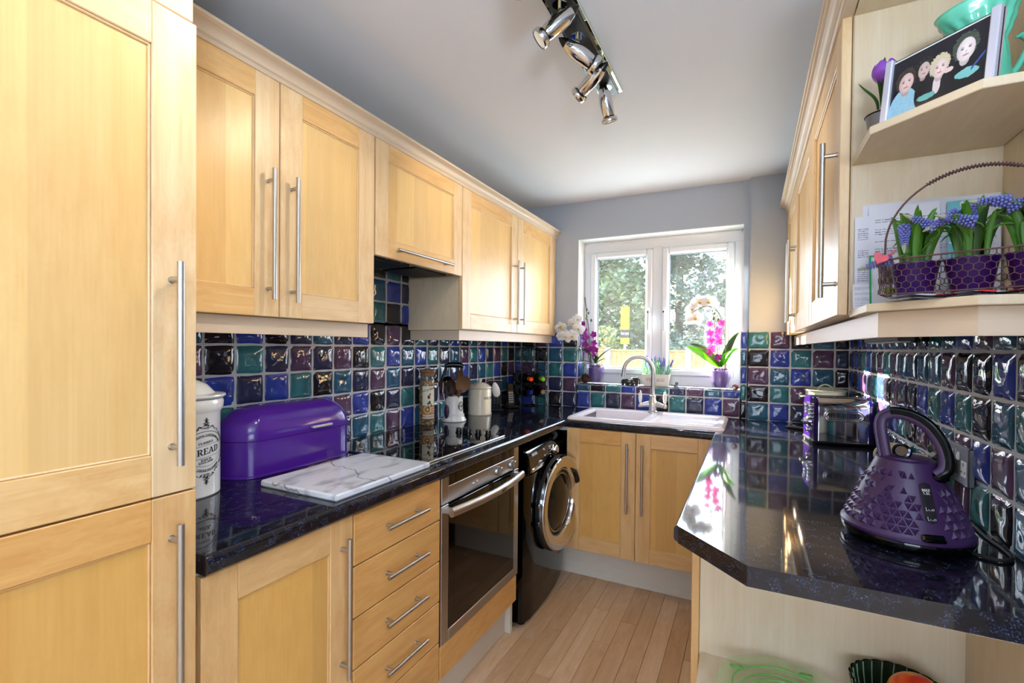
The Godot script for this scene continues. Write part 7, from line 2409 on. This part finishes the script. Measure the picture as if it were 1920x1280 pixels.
	var z0 := -1.262
	paper_sheet("large white letter standing at the back of the papers pile", Vector3(0.290, y0 + 0.0006, z0 - 0.008), 0.148, 0.228, -0.03, "letter_print_faint")
	paper_sheet("white letter with dense print leaning left of the basket flowers", Vector3(0.285, y0 + 0.0006, z0 + 0.004), 0.118, 0.222, -0.06, "letter_print")
	paper_sheet("narrow printed statement at the far left of the papers", Vector3(0.232, y0 + 0.0006, z0 - 0.003), 0.060, 0.203, -0.04, "statement_print")
	paper_sheet("white sheet standing behind the middle flower pot", Vector3(0.385, y0 + 0.0006, z0 - 0.001), 0.105, 0.226, -0.05, "letter_print_faint")
	var o := paper_sheet("turquoise greetings card with white blossom behind the middle flowers", Vector3(0.372, y0 + 0.0006, z0 + 0.012), 0.034, 0.216, -0.07, "blue_card", "card")
	g = G.new()
	for k in 12: petal(g, Transform3D(Basis.IDENTITY, Vector3(rng.randf_range(-0.012, 0.012), rng.randf_range(0.12, 0.205), 0.0016)), rng.randf() * TAU, 0.012, 0.003, 0.0, 0.0)
	put("blossom", g, "white_print", o)
	paper_sheet("small white slip curling at the foot of the papers", Vector3(0.214, y0 + 0.0006, z0 + 0.020), 0.036, 0.054, -0.12, "statement_print")
	# voucher leaflet with green edge
	var v := paper_sheet("voucher leaflet with green edge reading GIFT CARD and 15% OFF", Vector3(0.262, y0 + 0.0006, z0 + 0.022), 0.075, 0.114, -0.12, "paper", "leaflet")
	g = bx(-0.0375, -0.034, 0.0, 0.114, 0.0002, 0.0012)
	g.box(Vector3(-0.0375, 0.111, 0.0002), Vector3(-0.018, 0.114, 0.0012))
	put("green_edge", g, mat("leaflet_green", Color(0.10, 0.58, 0.32), 0.6), v)
	put("gift_card", bx(-0.018, 0.030, 0.050, 0.088, 0.0004, 0.0016, 0.0003), mat("card_navy", Color(0.03, 0.05, 0.16), 0.4), v)
	g = G.new()
	g.words("GIFT CARD", 0.0072, func(p): return Vector3(-0.0125 - p.y, 0.069 + p.x * 0.62, 0.0018 + p.z), "Droid Sans", true)
	put("lettering", g, "white_print", v)
	g = G.new()
	for k in 4: g.tube(arc(Vector3(0.013, 0.070, 0.0019), Vector3(0.0145 - 0.0036 * k, 0, 0), Vector3(0, 0.0145 - 0.0036 * k, 0), 0, TAU, 20), 0.0009, 5)
	put("green_bow", g, mat("card_green", Color(0.10, 0.55, 0.10), 0.4), v)
	g = G.new()
	for q in [[-0.004, 0.080], [-0.006, 0.060], [0.003, 0.055]]:
		for k in 5: g.ftri(Vector3(q[0], q[1], 0.0019), Vector3(q[0] + cos(TAU * k / 5.0) * 0.004, q[1] + sin(TAU * k / 5.0) * 0.004, 0.0019), Vector3(q[0] + cos(TAU * k / 5.0 + 0.6) * 0.0015, q[1] + sin(TAU * k / 5.0 + 0.6) * 0.0015, 0.0019), Vector3(0, 0, 1))
	put("gold_stars", g, "orchid_lip", v)
	put("yellow_band", bx(-0.014, 0.034, 0.028, 0.043, 0.0004, 0.0013, 0.0002), mat("highlighter", Color(0.62, 0.78, 0.08), 0.5), v)
	g = G.new()
	g.words("15% OFF", 0.0125, func(p): return Vector3(0.010 + p.x * 0.80, 0.0355 + p.y, 0.0015 + p.z), "Droid Serif", true)
	put("lettering", g, "ink", v)
	g = G.new()
	g.words("with this", 0.007, func(p): return Vector3(0.004 + p.x, 0.0225 + p.y, 0.0012 + p.z), "Droid Serif")
	put("lettering", g, mat("grey_print", Color(0.35, 0.35, 0.4), 0.6), v)
	# napkin with red trimming lying under the basket
	g = G.new()
	g.sheet(func(u, w): return Vector3(lerpf(-0.10, 0.10, u), 0.0075 + 0.0022 * sin(u * 17.0 + w * 5.0) + 0.0012 * sin(w * 11.0), lerpf(-0.052, 0.052, w)), 28, 10, func(_u, _w): return Vector3.UP, 0.0055)
	t = thing("napkin", "white napkin with red stripes spread under the wire basket", "napkin", Vector3(0.322, y0, -1.058), -23.0)
	put("cloth", g, mat("napkin_white", Color(0.82, 0.82, 0.86), 0.9), t)
	g = G.new()
	for q in [[-0.02, 0.012], [0.03, 0.010], [0.065, 0.012]]:
		g.sheet(func(u, w): return Vector3(q[0] + (u - 0.5) * q[1] * 2.0, 0.0079 + 0.0022 * sin(((q[0] + (u - 0.5) * q[1] * 2.0) + 0.1) / 0.2 * 17.0 + w * 5.0) + 0.0012 * sin(w * 11.0), lerpf(-0.0522, 0.0522, w)), 6, 10, func(_u, _w): return Vector3.UP, 0.0004)
	put("red_stripe", g, mat("napkin_red", Color(0.80, 0.25, 0.22), 0.9), t)
	flower_basket(Vector3(0.332, y0 + 0.011, -1.066))

func flower_basket(at: Vector3) -> void:
	var turn := -23.0
	var t := thing("wire_basket", "rusty chicken wire basket with hooped handle on the lower shelf", "basket", at, turn)
	var L := 0.118
	var W := 0.042
	var H := 0.064
	var rust := mat("rusty_wire", Color(0.36, 0.25, 0.25), 0.6, 0.2)
	var rim := [Vector3(-L, H, -W), Vector3(L, H, -W), Vector3(L, H, W), Vector3(-L, H, W), Vector3(-L, H, -W)]
	put("rim", tubed(rim, 0.0016, 6), rust, t)
	var low := []
	for p in rim: low.append(Vector3(p.x * 0.98, 0.0015, p.z * 0.96))
	put("foot_rim", tubed(low, 0.0014, 6), rust, t)
	var up := G.new()
	for p in [[-1, -1], [1, -1], [1, 1], [-1, 1]]: up.tube([Vector3(L * 0.98 * p[0], 0.0015, W * 0.96 * p[1]), Vector3(L * p[0], H, W * p[1])], 0.0013, 6)
	put("corner_wire", up, rust, t).set_meta("kind", "stuff")
	# hexagonal netting on the four sides
	var net := G.new()
	var c := 0.0072
	var face := func(o: Vector3, ux: Vector3, len: float) -> void:
		var nx := int(len / (c * sqrt(3.0)))
		var sx := len / nx
		for j in 6:
			for i in nx + 1:
				var x := (i + (0.5 if j % 2 else 0.0)) * sx
				var y := 0.002 + j * c * 1.5
				if x > len + 0.001: continue
				var p := o + ux * x + Vector3.UP * y
				if y + c * 0.55 < H: net.tube([p, p + Vector3.UP * minf(c, H - y)], 0.00085, 4, false)
				for s in [-1, 1]:
					var xx: float = x + s * sx / 2
					if xx < -0.001 or xx > len + 0.001: continue
					if y + c * 1.5 > H + 0.002: continue
					net.tube([p + Vector3.UP * c, o + ux * xx + Vector3.UP * (y + c * 1.5)], 0.00065, 4, false)
	face.call(Vector3(-L, 0, W), Vector3.RIGHT, 2 * L)
	face.call(Vector3(-L, 0, -W), Vector3.RIGHT, 2 * L)
	face.call(Vector3(-L, 0, -W), Vector3.BACK, 2 * W)
	face.call(Vector3(L, 0, -W), Vector3.BACK, 2 * W)
	put("netting", net, rust, t).set_meta("kind", "stuff")
	var hoop := [Vector3(-L, 0.03, 0), Vector3(-L, H, 0)] + arc(Vector3(0, H + 0.03, 0), Vector3(-L, 0, 0), Vector3(0, 0.118, 0), 0.12, PI - 0.12, 26) + [Vector3(L, H, 0), Vector3(L, 0.03, 0)]
	put("handle", tubed(hoop, 0.0018, 6), rust, t)
	var coil := []
	for i in 260:
		var f := i / 259.0
		var a := lerpf(1.05, 2.05, f)
		var p := Vector3(-cos(a) * L, H + 0.03 + 0.118 * sin(a), 0)
		var nr := Vector3(-cos(a), sin(a), 0)
		coil.append(p + nr * cos(f * TAU * 26.0) * 0.0032 + Vector3(0, 0, sin(f * TAU * 26.0) * 0.0032))
	put("handle_coil", tubed(coil, 0.0009, 4), rust, t)
	# pink felt heart tied to the rim
	var heart := []
	for i in 28:
		var a := TAU * i / 28.0
		heart.append(Vector2(16.0 * pow(sin(a), 3.0), 13.0 * cos(a) - 5.0 * cos(2.0 * a) - 2.0 * cos(3.0 * a) - cos(4.0 * a)) * 0.00078)
	var b := Basis(Vector3.UP, deg_to_rad(turn))
	var g := G.new()
	g.prism(heart, -0.002, 0.002, 0.0008, true)
	var h := thing("heart_tag", "pink felt heart hanging at the left end of the wire basket", "tag", at + b * Vector3(-L + 0.004, H + 0.003, W + 0.006), turn)
	var hm := put("felt", g, mat("heart_pink", Color(0.80, 0.36, 0.42), 0.8), h)
	hm.rotation.z = -0.5
	g = G.new()
	g.tube([Vector3(0.010, 0.004, 0), Vector3(0.018, 0.006, -0.004), Vector3(0.014, 0.011, -0.002), Vector3(0.022, 0.010, -0.004)], 0.0012, 5)
	put("ribbon", g, mat("ribbon_coral", Color(0.85, 0.25, 0.22), 0.6), h)
	# three purple pots of grape hyacinth
	leaf_mat("hyacinth_leaf", Color(0.28, 0.46, 0.13), Color(0.35, 0.6, 0.08), 0.45)
	leaf_mat("hyacinth_leaf_dark", Color(0.13, 0.26, 0.08), Color(0.2, 0.35, 0.05), 0.5)
	mat("hyacinth_bell", Color(0.42, 0.45, 0.72), 0.6)
	mat("hyacinth_bud", Color(0.55, 0.57, 0.48), 0.6)
	mat("peat", Color(0.10, 0.07, 0.05), 0.95)
	var labels := ["purple pot of grape hyacinths at the left end of the basket", "purple pot of grape hyacinths in the middle of the basket", "purple pot of grape hyacinths at the right end of the basket"]
	var spikes := [
		[[Vector3(-0.028, 0.052, 0.012), Vector3(-1, -0.25, 0.1)], [Vector3(-0.012, 0.110, 0.0), Vector3(0.05, -0.95, 0.3)], [Vector3(0.030, 0.100, 0.01), Vector3(-0.5, 0.35, 0.1)]],
		[[Vector3(-0.018, 0.120, 0.0), Vector3(-0.6, -0.4, 0.3)], [Vector3(0.006, 0.098, 0.02), Vector3(-0.9, 0.35, 0.2)], [Vector3(0.042, 0.118, 0.0), Vector3(0.85, 0.2, 0.0)], [Vector3(-0.004, 0.128, -0.01), Vector3(0.2, -0.9, 0.2)]],
		[[Vector3(-0.030, 0.125, 0.01), Vector3(-0.7, 0.1, 0.2)], [Vector3(0.01, 0.14, 0.0), Vector3(0.1, 0.9, 0.2)]]]
	for k in 3:
		var p := thing("potted_hyacinth", labels[k], "plant", at + b * Vector3(-0.074 + 0.074 * k, 0.001, 0.001), turn, "flower pots in the wire basket")
		g = lathed([Vector2(0, 0.002), Vector2(0.024, 0), Vector2(0.026, 0.002), Vector2(0.0345, 0.053), Vector2(0.0355, 0.054), Vector2(0.0355, 0.0565), Vector2(0.0330, 0.0565), Vector2(0.0322, 0.048), Vector2(0, 0.047)], 36)
		put("pot", g, "purple_pot", p)
		put("soil", lathed([Vector2(0.032, 0.0475), Vector2(0.015, 0.050), Vector2(0, 0.051)], 20), "peat", p)
		var r := RandomNumberGenerator.new()
		r.seed = 40 + k
		for i in 30:
			var a := r.randf() * TAU
			var q := Vector3(cos(a), 0, sin(a)) * r.randf_range(0.002, 0.022) + Vector3(0, 0.048, 0)
			var out := Vector3(q.x, 0, q.z) * r.randf_range(0.8, 2.2) + Vector3(r.randf_range(-0.012, 0.012), 0, r.randf_range(-0.008, 0.012))
			var hh := r.randf_range(0.06, 0.115)
			g = G.new()
			strap_leaf(g, [q, q + Vector3(0, hh * 0.45, 0), q + out * 0.5 + Vector3(0, hh * 0.9, 0), q + out + Vector3(0, hh * r.randf_range(0.75, 1.05), 0)], r.randf_range(0.0035, 0.0062), Vector3(r.randf_range(-0.4, 0.4), 0.2, 1.0), 0.3, 8)
			put("leaf", g, "hyacinth_leaf" if r.randf() < 0.7 else "hyacinth_leaf_dark", p)
		for i in 6:
			var a := r.randf() * TAU
			var d := Vector3(cos(a), 0, sin(a) * 0.5)
			g = G.new()
			strap_leaf(g, [Vector3(0, 0.05, 0), d * 0.01 + Vector3(0, 0.10, 0), d * 0.035 + Vector3(0, 0.12, 0), d * 0.062 + Vector3(0, r.randf_range(0.09, 0.13), 0)], 0.0018, Vector3(0.1, 0.3, 1.0), 0.2, 8)
			put("thin_leaf", g, "hyacinth_leaf", p)
		for q in spikes[k]:
			var c0: Vector3 = q[0] + Vector3(0, 0.012, 0.018)
			var d: Vector3 = q[1].normalized()
			put("stalk", tubed(bez(Vector3(0, 0.05, 0.004), Vector3(0, 0.09, 0.01), c0 - d * 0.03, c0, 8), 0.0016, 5), "hyacinth_leaf", p)
			g = G.new()
			var u := d.cross(Vector3.FORWARD).normalized()
			var w := d.cross(u)
			for ring in 9:
				var f := ring / 8.0
				var rr := 0.0075 * (1.0 - 0.55 * f)
				for e in 8:
					var a := TAU * (e + 0.5 * (ring % 2)) / 8.0
					var o2 := u * cos(a) + w * sin(a)
					var keep := g.xf
					g.xf = Transform3D(Basis(o2, d, o2.cross(d)), c0 + d * 0.0045 * ring + o2 * rr)
					g.ball(Vector3.ZERO, Vector3(0.0042, 0.0026, 0.0028) * (1.0 - 0.35 * f), 6, 5)
					g.xf = keep
			put("flower_spike", g, "hyacinth_bell", p)
			g = G.new()
			g.tube([c0 + d * 0.034, c0 + d * 0.042, c0 + d * 0.052], [0.0045, 0.0038, 0.001], 8)
			put("spike_tip", g, "hyacinth_bud", p)

func low_shelf_things() -> void:
	var y := 0.5425
	# pale green pressed glass platter
	var gm := mat("green_glass", Color(0.66, 0.82, 0.56, 0.20), 0.12)
	gm.transparency = BaseMaterial3D.TRANSPARENCY_ALPHA
	var t := thing("glass_platter", "pale green pressed glass platter on the low open shelf", "platter", Vector3(0.070, y + 0.002, -1.150), 12.0)
	var g := lathed([Vector2(0.05, 0.0), Vector2(0.052, 0.004), Vector2(0.040, 0.02), Vector2(0.038, 0.026)], 36)
	put("pedestal", g, "green_glass", t)
	g = G.new()
	g.xf = Transform3D(Basis.IDENTITY, Vector3(0, 0.022, 0))
	g.sheet(func(u, v):
		var a: float = u * TAU
		var rr: float = v * 0.128 * (1.0 + 0.018 * cos(a * 8.0))
		var yy := 0.002 + 0.020 * smoothstep(0.55, 1.0, v) + 0.0018 * (sin(v * 40.0) if v > 0.3 else 0.0)
		return Vector3(cos(a) * rr * 1.0, yy, sin(a) * rr * 0.92), 56, 22, func(_u, _v): return Vector3.UP, 0.004)
	put("plate", g, "green_glass", t)
	g = G.new()
	for r in [0.06, 0.078, 0.096]: g.tube(arc(Vector3(0, 0.028 + (0.008 if r > 0.09 else 0.0), 0), Vector3(r * 1.0, 0, 0), Vector3(0, 0, r * 0.92), 0, TAU, 48), 0.0016, 6)
	put("moulded_ring", g, mat("green_glass_dark", Color(0.42, 0.68, 0.34), 0.15), t)
	for a in [0.9, 2.3, 3.9, 5.4]:
		put("moulded_loop", tubed(arc(Vector3(cos(a) * 0.106, 0.039, sin(a) * 0.096), Vector3(0.012, 0, 0), Vector3(0, 0.003, 0.010), 0, TAU, 18), 0.0022, 6), "green_glass_dark", t)
	# dark green ribbed bowl
	t = thing("leaf_bowl", "dark green scalloped bowl with pale ribs on the low open shelf", "bowl", Vector3(0.279, y, -1.193), -20.0)
	var bowl := func(a: float, v: float) -> Vector3:
		var rr: float = (0.034 + 0.050 * pow(v, 0.7)) * (1.0 + 0.035 * absf(sin(a * 12.0)) * v)
		return Vector3(cos(a) * rr, 0.003 + 0.092 * v * v, sin(a) * rr)
	g = G.new()
	g.sheet(func(u, v): return bowl.call(u * TAU, v), 120, 12, func(u, _v): return Vector3(cos(u * TAU), -0.3, sin(u * TAU)), 0.004)
	g.lathe([Vector2(0, 0.003), Vector2(0.034, 0.003)], 24)
	put("body", g, mat("leaf_green", Color(0.10, 0.17, 0.11), 0.25), t)
	mat("rib_green", Color(0.50, 0.60, 0.47), 0.4)
	for i in 24:
		for side in 2:
			var pts := []
			for k in 9:
				var p: Vector3 = bowl.call(TAU * i / 24.0 + 0.25 * k / 8.0, k / 8.0)
				pts.append(p * Vector3(1, 1, 1) + Vector3(p.x, 0, p.z).normalized() * (0.0008 if side else -0.0045))
			put("rib", tubed(pts, 0.0013, 5), "rib_green", t)
	# ripe mango on the plate
	t = thing("mango", "ripe red and yellow mango lying in the dark green ribbed bowl", "fruit", Vector3(0.300, y + 0.088, -1.195), 30.0)
	var mm := mat("mango_skin", Color.WHITE, 0.35)
	var nz := noise(0.02, 6, 3)
	mm.albedo_texture = picture(96, 64, func(x, y2):
		var f := clampf(0.40 + 0.9 * nz.get_noise_2d(x, y2) + 0.5 * sin(TAU * x / 96.0) + 0.35 * (y2 / 64.0 - 0.5), 0.0, 1.0)
		return Color(0.90, 0.60, 0.08).lerp(Color(0.78, 0.12, 0.05), f))
	g = G.new()
	g.ball(Vector3.ZERO, Vector3(0.048, 0.036, 0.038), 28, 18)
	put("skin", g, "mango_skin", t)
	put("stalk", tubed([Vector3(0.044, 0.006, 0), Vector3(0.052, 0.009, 0)], [0.004, 0.002], 6), "bark", t)
